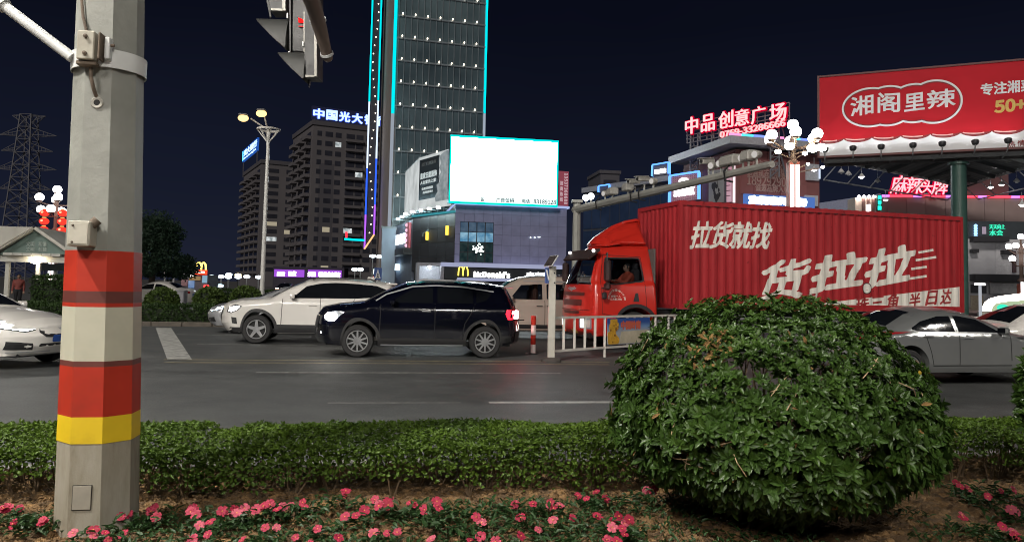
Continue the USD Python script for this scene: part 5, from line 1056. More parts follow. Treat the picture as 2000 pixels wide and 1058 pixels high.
# ---- red box truck
RZT = 197.0; ux, uy = d2(RZT), d2(RZT + 90); TL = np.array([4.5, 20.62, 0]) - uy * 1.25
truck = thing('red_truck', 'big red box truck with white Chinese lettering along its corrugated box', 'truck', TL, RZT)
tred = paint('truck_red', (.46, .020, .012), .28, .06, .4, coat=.5, rvar=.03); cred = usdkit.material(stage, '/World/Looks/container_red', {'tc': ('texture_coordinate', {}), 'mp': ('mapping', {'scale': (2.2, 2.2, .32)}), 'n': ('noise_texture', {'scale': 1.6, 'detail': 7.0, 'roughness': .68}), 'n2': ('noise_texture', {'scale': 9.0, 'detail': 4.0}),
    'r': ('rgb_ramp', {'ramp': [(.25, (.18, .016, .018)), (.42, (.30, .020, .025)), (.62, (.36, .024, .030)), (.8, (.38, .05, .05))]}), 'r2': ('rgb_ramp', {'ramp': [(.0, (1, 1, 1)), (.66, (1, 1, 1)), (.74, (.5, .42, .38))]}), 'm': ('mix_color', {'blend_type': 'multiply', 'fac': 1.0}),
    'bp': ('noise_texture', {'scale': 1.3, 'detail': 2.0}), 'b': ('bump', {'strength': .35, 'distance': .05}), 'p': ('principled_bsdf', {'roughness': .55, 'specular_ior_level': .2})},
    [('tc.object', 'mp.vector'), ('mp.vector', 'n.vector'), ('tc.object', 'n2.vector'), ('n.fac', 'r.fac'), ('n2.fac', 'r2.fac'), ('r.color', 'm.a'), ('r2.color', 'm.b'), ('m.result', 'p.base_color'), ('tc.object', 'bp.vector'), ('bp.fac', 'b.height'), ('b.normal', 'p.normal')], surface='p.BSDF'); cwhite = paint('container_white', (.72, .69, .63), .6, .08, 1.0, dirt=(.48, .43, .38))
tw = lambda x, y, z: TL + ux * x + uy * y + np.array([0, 0, z])
cpl = Plane(tw(0, 1.25, 0), -ux)
Lc, zc0, zc1, Wc = 9.75, 1.10, 4.02, 1.25
PITCH_C, DEP = .27, .025
def corr(s):
    t = np.mod(s, PITCH_C) / PITCH_C; return -DEP * np.interp(t, [0, .26, .5, .76, 1], [0, 0, 1, 1, 0])
brk = np.array(sorted({round(k * PITCH_C + f * PITCH_C, 5) for k in range(-1, 40) for f in (0, .26, .5, .76)})); 
def side_sheet(x0, x1, z0, z1, side):
    b = np.concatenate([[x0], brk[(brk > x0) & (brk < x1)], [x1]]); y = Wc - .012 + corr(b); n = len(b)
    v = np.vstack([np.stack([-b, side * y, np.full(n, z0)], 1), np.stack([-b, side * y, np.full(n, z1)], 1)]); q = np.array([[i, i + 1, n + i + 1, n + i] for i in range(n - 1)])
    return MB().add(v, q[:, ::-1] if side > 0 else q)
obj('box_side', side_sheet(.1, Lc - .1, zc0 + .16, zc1 - .12, 1), cred, truck); obj('box_side', side_sheet(.1, Lc - .1, zc0 + .16, zc1 - .12, -1), cred, truck)
b = np.concatenate([[-1.17], np.arange(-1.1, 1.1, .0625), [1.17]]); xo = -.02 - .03 * (np.arange(len(b)) % 4 >= 2); n = len(b)
obj('box_front', MB().add(np.vstack([np.stack([xo, b, np.full(n, zc0 + .1)], 1), np.stack([xo, b, np.full(n, zc1 - .1)], 1)]), np.array([[i, i + 1, n + i + 1, n + i] for i in range(n - 1)])), cred, truck)
obj('box_roof', MB().box((-Lc / 2, 0, zc1 - .03), (Lc - .1, 2 * Wc - .1, .03)), cred, truck)
for x in (-.05, -Lc + .05):
    for y in (-1, 1): obj('corner_post', MB().box((x, y * (Wc - .055), (zc0 + zc1) / 2), (.1, .12, zc1 - zc0)), cred, truck)
for y in (-1, 1):
    obj('top_rail', MB().box((-Lc / 2, y * (Wc - .03), zc1 - .062), (Lc - .2, .07, .12)), cred, truck); obj('bottom_rail', MB().box((-Lc / 2, y * (Wc - .04), zc0 + .08), (Lc - .2, .08, .16)), cred, truck)
for k in range(34): obj('rail_notch', MB().box((-.3 - k * .28, Wc + .008, zc1 - .125), (.15, .006, .025)), paint('notch_dark', (.05, .006, .007), .8), truck)
rr_ = MB()
for k in range(36): rr_.rbox((-.2 - k * .27, 0, zc1 - .005), (.14, 2 * Wc - .1, .05), .02)
obj('roof_ribs', rr_, cred, truck); obj('front_header', MB().box((-.05, 0, zc1 - .06), (.1, 2 * Wc - .24, .12)), cred, truck); obj('front_sill', MB().box((-.05, 0, zc0 + .06), (.1, 2 * Wc - .24, .12)), cred, truck)
for y in (-.58, .58): obj('rear_door', MB().rbox((-Lc - .01, y, (zc0 + zc1) / 2), (.05, 1.12, zc1 - zc0 - .15), .01), cred, truck)
for y in (-.9, -.25, .25, .9): obj('lock_rod', MB().tube([(-Lc - .06, y, zc0 + .1), (-Lc - .06, y, zc1 - .1)], .018, 7), paint('rod_grey', (.3, .3, .3), .4), truck)
def conform(poly, off):
    """Paint on the corrugated side: the polygon (s, z) is cut at the folds and laid on them."""
    mb = MB(); x0, _, x1, _ = poly.bounds; b = np.concatenate([[x0 - .01], brk[(brk > x0 - .01) & (brk < x1 + .01)], [x1 + .01]])
    for a, c in zip(b[:-1], b[1:]):
        g = poly.intersection(sbox(a, 0, c, 9))
        for p in (getattr(g, 'geoms', None) or [g]):
            if p.geom_type != 'Polygon' or p.area < 1e-5: continue
            v, f = trimesh.creation.triangulate_polygon(p, engine='earcut'); y = Wc - .012 + corr(np.clip(v[:, 0], a + 1e-6, c - 1e-6)) + off
            t = np.cross(np.c_[v[f[:, 1]] - v[f[:, 0]], np.zeros(len(f))], np.c_[v[f[:, 2]] - v[f[:, 0]], np.zeros(len(f))])[:, 2]; f = np.array(f); f[t < 0] = f[t < 0][:, ::-1]
            mb.add(np.stack([-v[:, 0], y, v[:, 1]], 1), f)
    return mb
cu = lambda *p: cpl.uv(*p)
clip = sbox(.12, zc0 + .18, Lc - .12, zc1 - .13)
wst = Polygon([cu(1420, 614), cu(1876, 560), cu(1876, 660), cu(1420, 690)]).intersection(clip)
obj('white_band', conform(wst, .004), cwhite, truck)
def cchar(ch, bl_, br_, tl_, bold, m=cwhite, off=.005, name='character'):
    obj(name, conform(fit3(glyphs(ch, bold), cu(*bl_), cu(*br_), cu(*tl_)).intersection(clip), off), m, truck)
def lerp(a, b, t): return (a[0] + (b[0] - a[0]) * t, a[1] + (b[1] - a[1]) * t)
A_, B_, C_ = (1345, 486), (1501, 486), (1358, 431)
for k, ch in enumerate('拉货就找'):
    p, q = lerp(A_, B_, k / 4 + .0), lerp(A_, B_, k / 4 + .255); cchar(ch, p, q, (p[0] + C_[0] - A_[0], p[1] + C_[1] - A_[1] + k * .6), 2)
cchar('货', (1468, 594), (1566, 582), (1496, 510), 2, name='big_character'); cchar('拉', (1577, 575), (1684, 560), (1597, 500), 3, name='big_character'); cchar('拉', (1680, 569), (1776, 551), (1704, 488), 3, name='big_character')
ring = lambda x, y, a, b: Point(*cu(x, y)).buffer(a).difference(Point(*cu(x, y)).buffer(b))
obj('wheel_mark', conform(ring(1694, 563, .135, .06), .007), cwhite, truck); obj('wheel_mark_edge', conform(ring(1694, 563, .165, .136), .007), paint('print_black', (.02, .015, .015), .6), truck)
obj('wheel_mark', conform(ring(1590, 574, .135, .06).intersection(clip), .007), cwhite, truck)
for p, q in (((1795, 493), (1824, 488)), ((1790, 508), (1829, 502)), ((1781, 525), (1811, 521)), ((1771, 545), (1811, 539))): obj('speed_line', conform(LineString([cu(*p), cu(*q)]).buffer(.035, cap_style=2), .005), cwhite, truck)
pr = paint('print_red', (.28, .02, .022), .6)
for ch, b0, b1, t0 in (('珠', (1672, 610), (1697, 606), (1674, 581)), ('三', (1702, 605), (1726, 602), (1704, 579)), ('角', (1732, 603), (1753, 601), (1736, 574)), ('半', (1776, 602), (1797, 599), (1779, 573)), ('日', (1808, 597), (1829, 595), (1813, 568)), ('达', (1837, 595), (1857, 593), (1841, 565))):
    cchar(ch, b0, b1, t0, 2, pr, .008, 'small_character')
# cab
cup_ = [(2.46, .36), (2.56, .50), (2.57, 1.0), (2.53, 1.55), (2.50, 1.70), (2.40, 1.98), (2.14, 2.52), (2.02, 2.68), (1.7, 2.76), (.56, 2.80), (.52, 1.2), (.55, .85), (1.0, .62), (2.2, .36)]
dwin = Polygon([(2.10, 1.86), (1.98, 2.40), (.98, 2.42), (.95, 1.83), (1.75, 1.74), (2.02, 1.74)]).buffer(-.04).buffer(.04)
CAB = Car(cup_, 1.20, 1.75, 4, .14, [(1.22, .52, .60)], holes=[dwin], bow=(.16, .02), crown=.05)
skipw = Polygon([(2.80, 1.72), (2.2, 1.72), (1.95, 2.50), (2.13, 2.54), (2.8, 2.3)])
obj('cab', CAB.shell([skipw]), tred, truck, smooth=38); tgl = pane('truck_glass', (.50, .54, .58), .03)
obj('windscreen', CAB.top_patch(skipw.buffer(.06), 1.0, .002), pane('windscreen_glass', (.72, .76, .80), .03), truck, smooth=40); obj('door_window', CAB.side_patch(dwin.buffer(.01), .002), tgl, truck)
obj('cab_floor', MB().box((1.5, 0, 1.15), (1.8, 2.1, .08)), black, truck); obj('cab_rear_wall', MB().box((.60, 0, 1.95), (.05, 2.0, 1.5)), paint('cab_lining', (.09, .085, .08), .8), truck)
obj('dashboard', MB().rbox((2.18, 0, 1.52), (.45, 2.05, .42), .08), paint('dash_grey', (.05, .05, .055), .6), truck)
obj('steering_wheel', MB().tm(trimesh.creation.torus(.22, .018, 24, 8).apply_transform(trimesh.transformations.rotation_matrix(.9, [0, 1, 0])).apply_translation([1.85, .55, 1.72])), black, truck, smooth=40)
for y in (.55, -.55): obj('seat', MB().rbox((1.25, y, 1.4), (.55, .55, .22), .06).rbox((.98, y, 1.78), (.18, .52, .75), .07).rbox((.96, y, 2.22), (.12, .28, .2), .05), paint('truck_seat', (.05, .045, .045), .8), truck, smooth=30)
obj('cloth_bundle', MB().sph((2.1, .35, 1.82), .13, 2, (.7, 1.4, .8)), paint('bundle_cream', (.5, .42, .35), .8), truck, smooth=True)
dpf = [(2.08, 2.72), (1.85, 2.98), (1.40, 3.28), (1.0, 3.44), (.62, 3.52), (.60, 2.82), (1.6, 2.79)]
DEF = Car(dpf, 1.10, 2.9, 14, .16, [], bow=(.5, 0), crown=.08, rsm=.04); obj('roof_deflector', DEF.shell(), tred, truck, smooth=38)
obj('deflector_side', CAB.side_patch(Polygon([(.60, 2.1), (.60, 1.0), (.56, 1.0), (.56, 2.1)]), .01), black, truck)
obj('deflector_crease', DEF.side_patch(Polygon([(1.85, 2.88), (.7, 3.22), (.7, 3.17), (1.83, 2.84)]), .02), tred, truck)
obj('sun_visor', MB().add(*(lambda V: (V, [[0, 1, 2, 3], [7, 6, 5, 4], [0, 4, 5, 1], [1, 5, 6, 2], [2, 6, 7, 3], [3, 7, 4, 0]]))(np.array([(2.20, -1.0, 2.66), (2.20, 1.0, 2.66), (2.50, .92, 2.40), (2.50, -.92, 2.40), (2.18, -1.0, 2.60), (2.18, 1.0, 2.60), (2.47, .92, 2.36), (2.47, -.92, 2.36)]))), paint('visor_smoke', (.03, .014, .013), .6, spec=.25), truck)
for sg in (1, -1): obj('marker_lamp', MB().sph((2.32, sg * .85, 2.60), .045, 1), glow('marker_white', (1, .95, .9), 4.0), truck)
for ln in ([(2.28, 1.72), (2.30, .95), (1.95, .9)], [(.92, 2.45), (.90, 1.15), (1.0, 1.08)], [(2.28, 1.72), (2.05, 2.48)], [(2.05, 2.5), (.92, 2.47)]): obj('door_gap', CAB.side_patch(LineString(ln).buffer(.008), .004), seam, truck)
obj('window_seal', CAB.side_patch(dwin.buffer(.035).difference(dwin), .008), black, truck)
obj('door_handle', CAB.side_patch(Polygon([(1.30, 1.27), (1.12, 1.27), (1.14, 1.50), (1.22, 1.50)]), .01), black, truck)
arc = MB(); 
txt = glyphs('货运经营许可湘', 1); L_ = txt.bounds[2]
v2 = shapely.transform(shapely.segmentize(txt, .1), lambda a: np.stack([1.80 + (.25 + a[:, 1] * .045) * np.cos(math.pi * (.02 + .96 * a[:, 0] / L_)), 1.30 + (.25 + a[:, 1] * .045) * np.sin(math.pi * (.02 + .96 * a[:, 0] / L_))], 1))
obj('door_lettering', CAB.side_patch(v2.buffer(0).simplify(.002), .006, (1,)), cwhite, truck)
for k, tx in enumerate(('核载三人', '总质量18吨')):
    g = fit(glyphs(tx, 1), 0, .34 + .04 * k, 0, .055); g = affinity.affine_transform(g, [-1, 0, 0, 1, 1.99 + .02 * k, 1.38 - .075 * k]); obj('door_lettering', CAB.side_patch(g, .006, (1,)), cwhite, truck)
obj('front_panel_gap', CAB.end_patch(sbox(-1.0, 1.02, 1.0, 1.035), .004), seam, truck)
for k, (z0_, z1_) in enumerate(((1.40, 1.50), (1.14, 1.30), (.92, 1.0))): obj('front_grille', CAB.end_patch(rectp(-.75 + .1 * k, z0_, .75 - .1 * k, z1_, .03), .006), paint('grille_dark_red', (.10, .015, .012), .4), truck)
em = LineString([(-.28, 1.60), (-.1, 1.57), (0, 1.53), (.1, 1.57), (.28, 1.60)]).buffer(.016).union(LineString([(-.2, 1.64), (0, 1.58), (.2, 1.64)]).buffer(.014)).union(Point(0, 1.6).buffer(.035))
obj('front_emblem', CAB.end_patch(em, .015), chrome, truck)
for sg in (1, -1):
    obj('headlight_housing', CAB.end_patch(rectp(sg * .55, .54, sg * 1.08, .82, .04), .006), paint('lamp_clear', (.25, .27, .3), .1, .1), truck); obj('headlight', CAB.end_patch(rectp(sg * .62, .57, sg * .86, .79, .06), .014), glow('truck_head', (1, .95, .92), 9.0), truck)
    obj('indicator', CAB.end_patch(rectp(sg * .90, .58, sg * 1.04, .78, .03), .014), paint('lens_clear', (.5, .48, .45), .1), truck)
    m_ = obj('wing_mirror', MB().rbox((2.20, sg * 1.50, 2.06), (.14, .26, .56), .05).rbox((2.20, sg * 1.50, 1.66), (.13, .26, .2), .05), paint('mirror_black', (.03, .018, .018), .4), truck, smooth=30)
    obj('mirror_arm', MB().tube([(2.1, sg * 1.18, 2.5), (2.2, sg * 1.48, 2.52), (2.22, sg * 1.50, 2.30)], .02, 6).tube([(2.2, sg * 1.19, 1.62), (2.22, sg * 1.46, 1.58), (2.2, sg * 1.5, 1.6)], .02, 6), black, m_)
    obj('mirror_glass', MB().box((2.125, sg * 1.5, 2.06), (.005, .2, .48)), glass_dk, m_)
    obj('wiper', MB().tube([(2.56, sg * .35, 1.70), (2.42, sg * .15 + .25, 2.05)], .012, 5), black, truck)
    obj('kerb_mirror', MB().rbox((2.2, sg * 1.32, 1.42), (.12, .12, .18), .03), black, truck)
obj('front_plate', CAB.end_patch(rectp(.1, .40, .42, .50, .01), .014), paint('plate_yellow', (.5, .32, .05), .4), truck)
obj('orange_plate', CAB.end_patch(rectp(-.85, .40, -.5, .55, .01), .014), glow('plate_orange_glow', (.6, .10, .03), .9), truck)  # plate made to glow, its brightness put in as emission
obj('arch_trim', CAB.side_patch(Point(1.22, .52).buffer(.70).difference(Point(1.22, .52).buffer(.605)).intersection(CAB.body), .012), black, truck, smooth=30)
for x, rw in ((1.22, .5), (-6.3, .5), (-7.6, .5)):
    for sg in (1, -1): wheel(truck, x, sg * 1.03, rw, .28, 8, .10, 0)
for y in (-.42, .42): obj('chassis_rail', MB().box((-3.8, y, .92), (9.6, .1, .24)), black, truck)
obj('mudguard', MB().rbox((.35, .9, .85), (.7, .5, .1), .03).rbox((.35, -.9, .85), (.7, .5, .1), .03), black, truck)
obj('fuel_tank', MB().rbox((-1.6, .88, .72), (1.3, .55, .5), .1), paint('tank_grey', (.15, .15, .16), .5), truck); obj('side_guard', MB().box((-4.2, 1.14, .85), (3.2, .05, .12)).box((-4.2, 1.14, .6), (3.2, .05, .12)), paint('guard_grey', (.2, .2, .21), .5), truck)
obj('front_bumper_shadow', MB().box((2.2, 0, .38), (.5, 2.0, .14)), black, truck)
# ---- people
def body(joints, bones, res=.03):
    M = manifold3d.Manifold()
    def sp(p, r): return manifold3d.Manifold.sphere(r, 14).translate(tuple(map(float, p)))
    parts = []
    for b in bones: parts.append(manifold3d.Manifold.batch_hull([sp(*joints[k]) for k in b]))
    m = manifold3d.Manifold.batch_boolean(parts, manifold3d.OpType.Add).refine_to_length(res)
    me = m.to_mesh(); t = trimesh.Trimesh(me.vert_properties[:, :3], me.tri_verts); trimesh.smoothing.filter_taubin(t, iterations=8); return t
def grow(joints, r): return {k: (p, q + r) for k, (p, q) in joints.items()}
skin, hairm = paint('skin_tone', (.36, .22, .15), .6, .08), paint('hair_black', (.015, .013, .012), .6)
def person(name, label, loc, rz, J, shirt, trousers, sleeve, lean):
    t = thing(name, label, 'person', loc, rz); J = {k: (np.array(p, float), r) for k, (p, r) in J.items()}
    for sd in 'lr':                                       # hands: palm, four fingers and a thumb
        h, e = J['hand_' + sd][0], J['elbow_' + sd][0]; d = unit(h - e); sx = unit(np.cross(d, [0.3, 0, 1.0])); nz = np.cross(sx, d)
        for q, (off, ln) in enumerate(((-.028, .062), (-.009, .074), (.010, .070), (.028, .055))):
            a = h + d * .05 + sx * off; J[f'f{q}a{sd}'] = (a, .0095); J[f'f{q}b{sd}'] = (a + d * ln * .55 + nz * .008, .009); J[f'f{q}c{sd}'] = (a + d * ln * .9 + nz * .03, .008)
        J['pa' + sd] = (h + sx * .022, .018); J['pb' + sd] = (h - sx * .022, .018); J['pc' + sd] = (h + d * .05 + sx * .022, .014); J['pd' + sd] = (h + d * .05 - sx * .022, .014)
        J['ta' + sd] = (h - sx * .035 + d * .02, .012); J['tb' + sd] = (h - sx * .058 + d * .05, .011)
    bones = [('pelvis_l', 'pelvis_r', 'waist'), ('waist', 'chest_l', 'chest_r'), ('chest_l', 'chest_r', 'neck'), ('neck', 'head_b'), ('head_b', 'head', 'jaw'), ('jaw', 'nose')]
    for sd in 'lr':
        bones += [('chest_' + sd, 'sh_' + sd), ('sh_' + sd, 'elbow_' + sd), ('elbow_' + sd, 'wrist_' + sd), ('wrist_' + sd, 'pa' + sd, 'pb' + sd), ('pa' + sd, 'pb' + sd, 'pc' + sd, 'pd' + sd), ('pb' + sd, 'ta' + sd), ('ta' + sd, 'tb' + sd),
                  ('pelvis_' + sd, 'hip_' + sd), ('hip_' + sd, 'knee_' + sd), ('knee_' + sd, 'ankle_' + sd), ('ankle_' + sd, 'toe_' + sd)]
        for q in range(4): bones += [(f'f{q}a{sd}', f'f{q}b{sd}'), (f'f{q}b{sd}', f'f{q}c{sd}')]
    bd = body(J, bones, .025); obj('body', (bd.vertices, bd.faces), skin, t, smooth=True)
    G = grow(J, .014); sb_ = [('pelvis_l', 'pelvis_r', 'waist'), ('waist', 'chest_l', 'chest_r'), ('chest_l', 'chest_r', 'neckb')] + [(a + sd, b + sd) for sd in 'lr' for a, b in (('chest_', 'sh_'), ('sh_', 'elbow_'))] + ([('elbow_' + sd, 'wrist_' + sd) for sd in 'lr'] if sleeve else [])
    s_ = body(G, sb_, .03); obj('shirt', (s_.vertices, s_.faces), shirt, t, smooth=True)
    p_ = body(grow(J, .016), [(a + sd, b + sd) for sd in 'lr' for a, b in (('pelvis_', 'hip_'), ('hip_', 'knee_'), ('knee_', 'ankle_'))] + [('hip_l', 'hip_r', 'pelvis_l', 'pelvis_r')], .03); obj('trousers', (p_.vertices, p_.faces), trousers, t, smooth=True)
    s2_ = body(grow(J, .02), [('ankle_' + sd, 'toe_' + sd) for sd in 'lr'], .03); obj('shoes', (s2_.vertices, s2_.faces), black, t, smooth=True)
    hd, fwd = J['head'][0], unit(J['nose'][0] - J['head'][0]) * [1, 1, 0]; hh = trimesh.creation.icosphere(3, 1.0); v = hh.vertices * (.102, .096, .108) ; f = hh.faces[(v[hh.faces].mean(1) @ fwd < .035 + .5 * np.maximum(v[hh.faces].mean(1)[:, 2], 0)) & (v[hh.faces].mean(1)[:, 2] > -.05)]
    obj('hair', (v + hd + [0, 0, .012], f), hairm, t, smooth=True)
    sdv = np.cross([0, 0, 1.0], fwd); fc = MB(); 
    obj('eyes', MB().sph(hd + fwd * .088 + sdv * .033, .012, 1).sph(hd + fwd * .088 - sdv * .033, .012, 1), paint('eye_dark', (.02, .015, .012), .3), t); obj('mouth', MB().sph(hd + fwd * .085 - [0, 0, .062], .02, 1, (1, 1, .3)), paint('lip_red', (.3, .1, .08), .5), t)
    obj('ears', MB().sph(hd + sdv * .095 - fwd * .005, .03, 1, (.7, .5, 1)).sph(hd - sdv * .095 - fwd * .005, .03, 1, (.7, .5, 1)), skin, t)
    return t
stand = dict(head=((0, 0, 1.60), .09), head_b=((0, 0, 1.52), .055), jaw=((.05, 0, 1.525), .045), nose=((.105, 0, 1.585), .014), neck=((0, 0, 1.44), .055), neckb=((0, 0, 1.42), .06), chest_l=((0, .12, 1.28), .12), chest_r=((0, -.12, 1.28), .12), waist=((0, 0, 1.05), .13), pelvis_l=((0, .08, .92), .12), pelvis_r=((0, -.08, .92), .12),
    sh_l=((0, .20, 1.36), .06), sh_r=((0, -.20, 1.36), .06), elbow_l=((-.02, .25, 1.08), .045), elbow_r=((-.02, -.25, 1.08), .045), wrist_l=((.08, .26, .86), .03), wrist_r=((.08, -.26, .86), .03), hand_l=((.10, .26, .80), .03), hand_r=((.10, -.26, .80), .03),
    hip_l=((0, .09, .86), .10), hip_r=((0, -.09, .86), .10), knee_l=((.06, .10, .48), .06), knee_r=((-.02, -.10, .48), .06), ankle_l=((.02, .10, .09), .042), ankle_r=((-.12, -.10, .09), .042), toe_l=((.16, .11, .04), .035), toe_r=((.02, -.11, .04), .035))
drive = dict(head=((1.20, .55, 2.20), .09), head_b=((1.20, .55, 2.12), .055), jaw=((1.25, .55, 2.125), .045), nose=((1.305, .55, 2.185), .014), neck=((1.18, .55, 2.05), .055), neckb=((1.18, .55, 2.03), .06), chest_l=((1.17, .67, 1.90), .12), chest_r=((1.17, .43, 1.90), .12), waist=((1.2, .55, 1.68), .13), pelvis_l=((1.2, .63, 1.60), .12), pelvis_r=((1.2, .47, 1.60), .12),
    sh_l=((1.18, .76, 1.97), .06), sh_r=((1.18, .34, 1.97), .06), elbow_l=((1.38, .82, 1.76), .045), elbow_r=((1.38, .30, 1.76), .045), wrist_l=((1.60, .72, 1.82), .03), wrist_r=((1.60, .40, 1.82), .03), hand_l=((1.67, .70, 1.83), .03), hand_r=((1.67, .42, 1.83), .03),
    hip_l=((1.25, .65, 1.58), .10), hip_r=((1.25, .45, 1.58), .10), knee_l=((1.68, .68, 1.56), .06), knee_r=((1.68, .42, 1.56), .06), ankle_l=((1.78, .68, 1.26), .042), ankle_r=((1.82, .42, 1.26), .042), toe_l=((1.95, .69, 1.23), .035), toe_r=((1.98, .41, 1.23), .035))
person('person', 'driver in an orange-red shirt at the wheel inside the red truck cab', TL, RZT, drive, paint('shirt_orange', (.55, .10, .05), .7), paint('trousers_dark', (.03, .03, .035), .8), True, 0)
pp = at(34, 597, 40) * [1, 1, 0]
person('person', 'person in dark jacket and red shirt standing under the shelter on the left', pp, -70, stand, paint('jacket_red', (.25, .06, .05), .7), _mats['trousers_dark'], True, 0)
# ================================================================== the striped concrete pole
grey_paint = paint('pole_grey', (.215, .22, .20), .6, .14, 2.5, bump=.15, bscale=25, dirt=(.15, .155, .138)); pole_conc = usdkit.material(stage, '/World/Looks/pole_concrete', {'tc': ('texture_coordinate', {}), 'mp': ('mapping', {'scale': (3.5, 3.5, .8)}), 'n': ('noise_texture', {'scale': 2.2, 'detail': 7.0, 'roughness': .7}), 'r': ('rgb_ramp', {'ramp': [(.28, (.12, .10, .07)), (.45, (.21, .19, .145)), (.7, (.27, .255, .215))]}),
    'n2': ('noise_texture', {'scale': 120.0, 'detail': 2.0}), 'b': ('bump', {'strength': .12, 'distance': .01}), 'p': ('principled_bsdf', {'roughness': .9})}, [('tc.object', 'mp.vector'), ('mp.vector', 'n.vector'), ('n.fac', 'r.fac'), ('r.color', 'p.base_color'), ('tc.object', 'n2.vector'), ('n2.fac', 'b.height'), ('b.normal', 'p.normal')], surface='p.BSDF')
p_red = paint('pole_red', (.36, .026, .012), .5, .1, 3.0, spec=.3, dirt=(.24, .024, .013)); p_dk = paint('pole_dark_band', (.10, .025, .02), .5, .2, 5.0); p_wh = paint('pole_white', (.41, .40, .32), .5, .08, 3.0, dirt=(.44, .42, .33)); p_ye = paint('pole_yellow', (.60, .42, .012), .45, .06, 4.0, dirt=(.45, .31, .012))
pg = gnd(190, 1036, .10); Yp = pg[1]
pole = thing('striped_pole', 'thick octagonal concrete pole banded red, white and yellow at the left', 'pole', pg * [1, 1, 0])
FAC = 9.0
LEAN = np.array([-.026, 0, 0])
def pcz(z): return pg * [1, 1, 0] + LEAN * z
def zp(py): return at(195, py, Yp - .2)[2]
def rp_(z): return .2275 - .0125 * z
def octo(z0, z1, m, name, off=0.0):
    ang = math.radians(22.5 + FAC); v = []
    for z in (z0, z1):
        r = rp_(z) + off
        for k in range(8): a = ang + k * math.pi / 4; v.append(pcz(z) + np.array([r * math.cos(a), r * math.sin(a), z]))
    q = [[k, (k + 1) % 8, 8 + (k + 1) % 8, 8 + k] for k in range(8)]; mb = MB().add(v, q)
    mb.add(v[8:], [[0, k, k + 1] for k in range(1, 7)]); return obj(name, mb, m, pole, world=True)
bands = [(1036, 867, pole_conc, 'base_shaft'), (867, 815, p_ye, 'yellow_band'), (815, 717, p_red, 'red_band'), (717, 706, p_dk, 'dark_band'), (706, 600, p_wh, 'white_band'), (600, 592, p_red, 'thin_red_band'), (592, 569, p_dk, 'dark_band'), (569, 489, p_red, 'red_band')]
for y0, y1, m, nm_ in bands: octo(zp(y0) if y0 != 1036 else -.1, zp(y1), m, nm_, 0 if m is pole_conc else .003)
octo(zp(489), 7.5, grey_paint, 'grey_shaft', .0015)
def face_pt(px, py, out=0.0):
    """A point on the pole's front where the pixel looks."""
    d = ray(px, py); c = pcz((CAM + d * Yp)[2])
    z = (CAM + d * Yp)[2]; best = (-1, None)
    for k in range(8):
        an = math.radians(FAC + 45 * k); n = np.array([math.cos(an), math.sin(an), 0.0]); den = np.dot(d, n)
        if den > -.02: continue
        tt = (rp_(z) * math.cos(math.pi / 8) - np.dot(CAM - c, n)) / den
        if tt > best[0]: best = (tt, n)
    return CAM + d * best[0] + best[1] * out, best[1]
gal = paint('galvanised', (.48, .49, .49), .42, .15, 3.0, metal=.0); boxp = paint('box_beige', (.38, .36, .30), .55, .12, 6.0, dirt=(.25, .23, .19)); rust = paint('rusty_steel', (.10, .075, .055), .8, .3, 12.0)
zb_ = zp(112); clamp = thing('pole_clamp', 'shiny galvanised band clamp with bracket and slanting strut on the striped pole', 'clamp', pg * [1, 1, 0] + [0, 0, zb_])
pc_ = pcz(zb_); rc = rp_(zb_) + .012
obj('band', MB().lathe([(rc, zb_ - .055), (rc + .006, zb_ - .055), (rc + .006, zb_ + .055), (rc, zb_ + .055)], pc_, n=48), gal, clamp, world=True, smooth=40)
fq, fn = face_pt(180, 98, .05); Rn = np.array([[-fn[1], fn[0], 0], fn, [0, 0, 1]]); sx = np.cross([0, 0, 1], fn); RM = np.stack([sx, fn, [0, 0, 1.0]], 1)
obj('bracket_box', MB().rbox(fq, (.095, .11, .17), .006, RM), boxp, clamp, world=True)
obj('bracket_plate', MB().rbox(fq + sx * .075 + fn * .0, (.012, .12, .16), .004, RM), rust, clamp, world=True); obj('pinch_plate', MB().rbox(fq + sx * .105 - fn * .01, (.03, .06, .13), .005, RM), gal, clamp, world=True)
for dz_ in (-.05, .05): obj('bolt', MB().lathe([(0, 0), (.012, 0), (.012, .012), (0, .016)], fq + fn * .055 + [0, 0, dz_], fn, 8), rust, clamp, world=True)
obj('pinch_bolt', MB().tube([fq + sx * .06 - [0, 0, -.02], fq + sx * .14 + [0, 0, .02]], .009, 8), rust, clamp, world=True)
a, _ = face_pt(152, 116, .03); a2 = at(0, 6, Yp - .15); s_end = a2 + (a2 - a) * .8
obj('strut', MB().tube([a, s_end], .032, 14), gal, clamp, world=True, smooth=40); obj('strut_collar', MB().tube([a + (s_end - a) * .52, a + (s_end - a) * .545], .045, 14), gal, clamp, world=True, smooth=40)
obj('lower_lip', MB().rbox(fq - [0, 0, .10], (.11, .07, .025), .005, RM), rust, clamp, world=True)
cb = [face_pt(x, y, .02)[0] for x, y in ((163, -60), (166, 0), (169, 35), (172, 66))]
cable = thing('cable', 'dark cable running down the pole into the bracket and on to the hole below', 'cable', pg * [1, 1, 0])
obj('upper_run', MB().tube(cb, .009, 7), rust, cable, world=True, smooth=40); obj('lower_run', MB().tube([face_pt(x, y, o)[0] for x, y, o in ((181, 132, .03), (184, 155, .05), (187, 178, .03), (190, 197, -.015))], .011, 7), rust, cable, world=True, smooth=40)
hq, hn = face_pt(190, 201, .004)
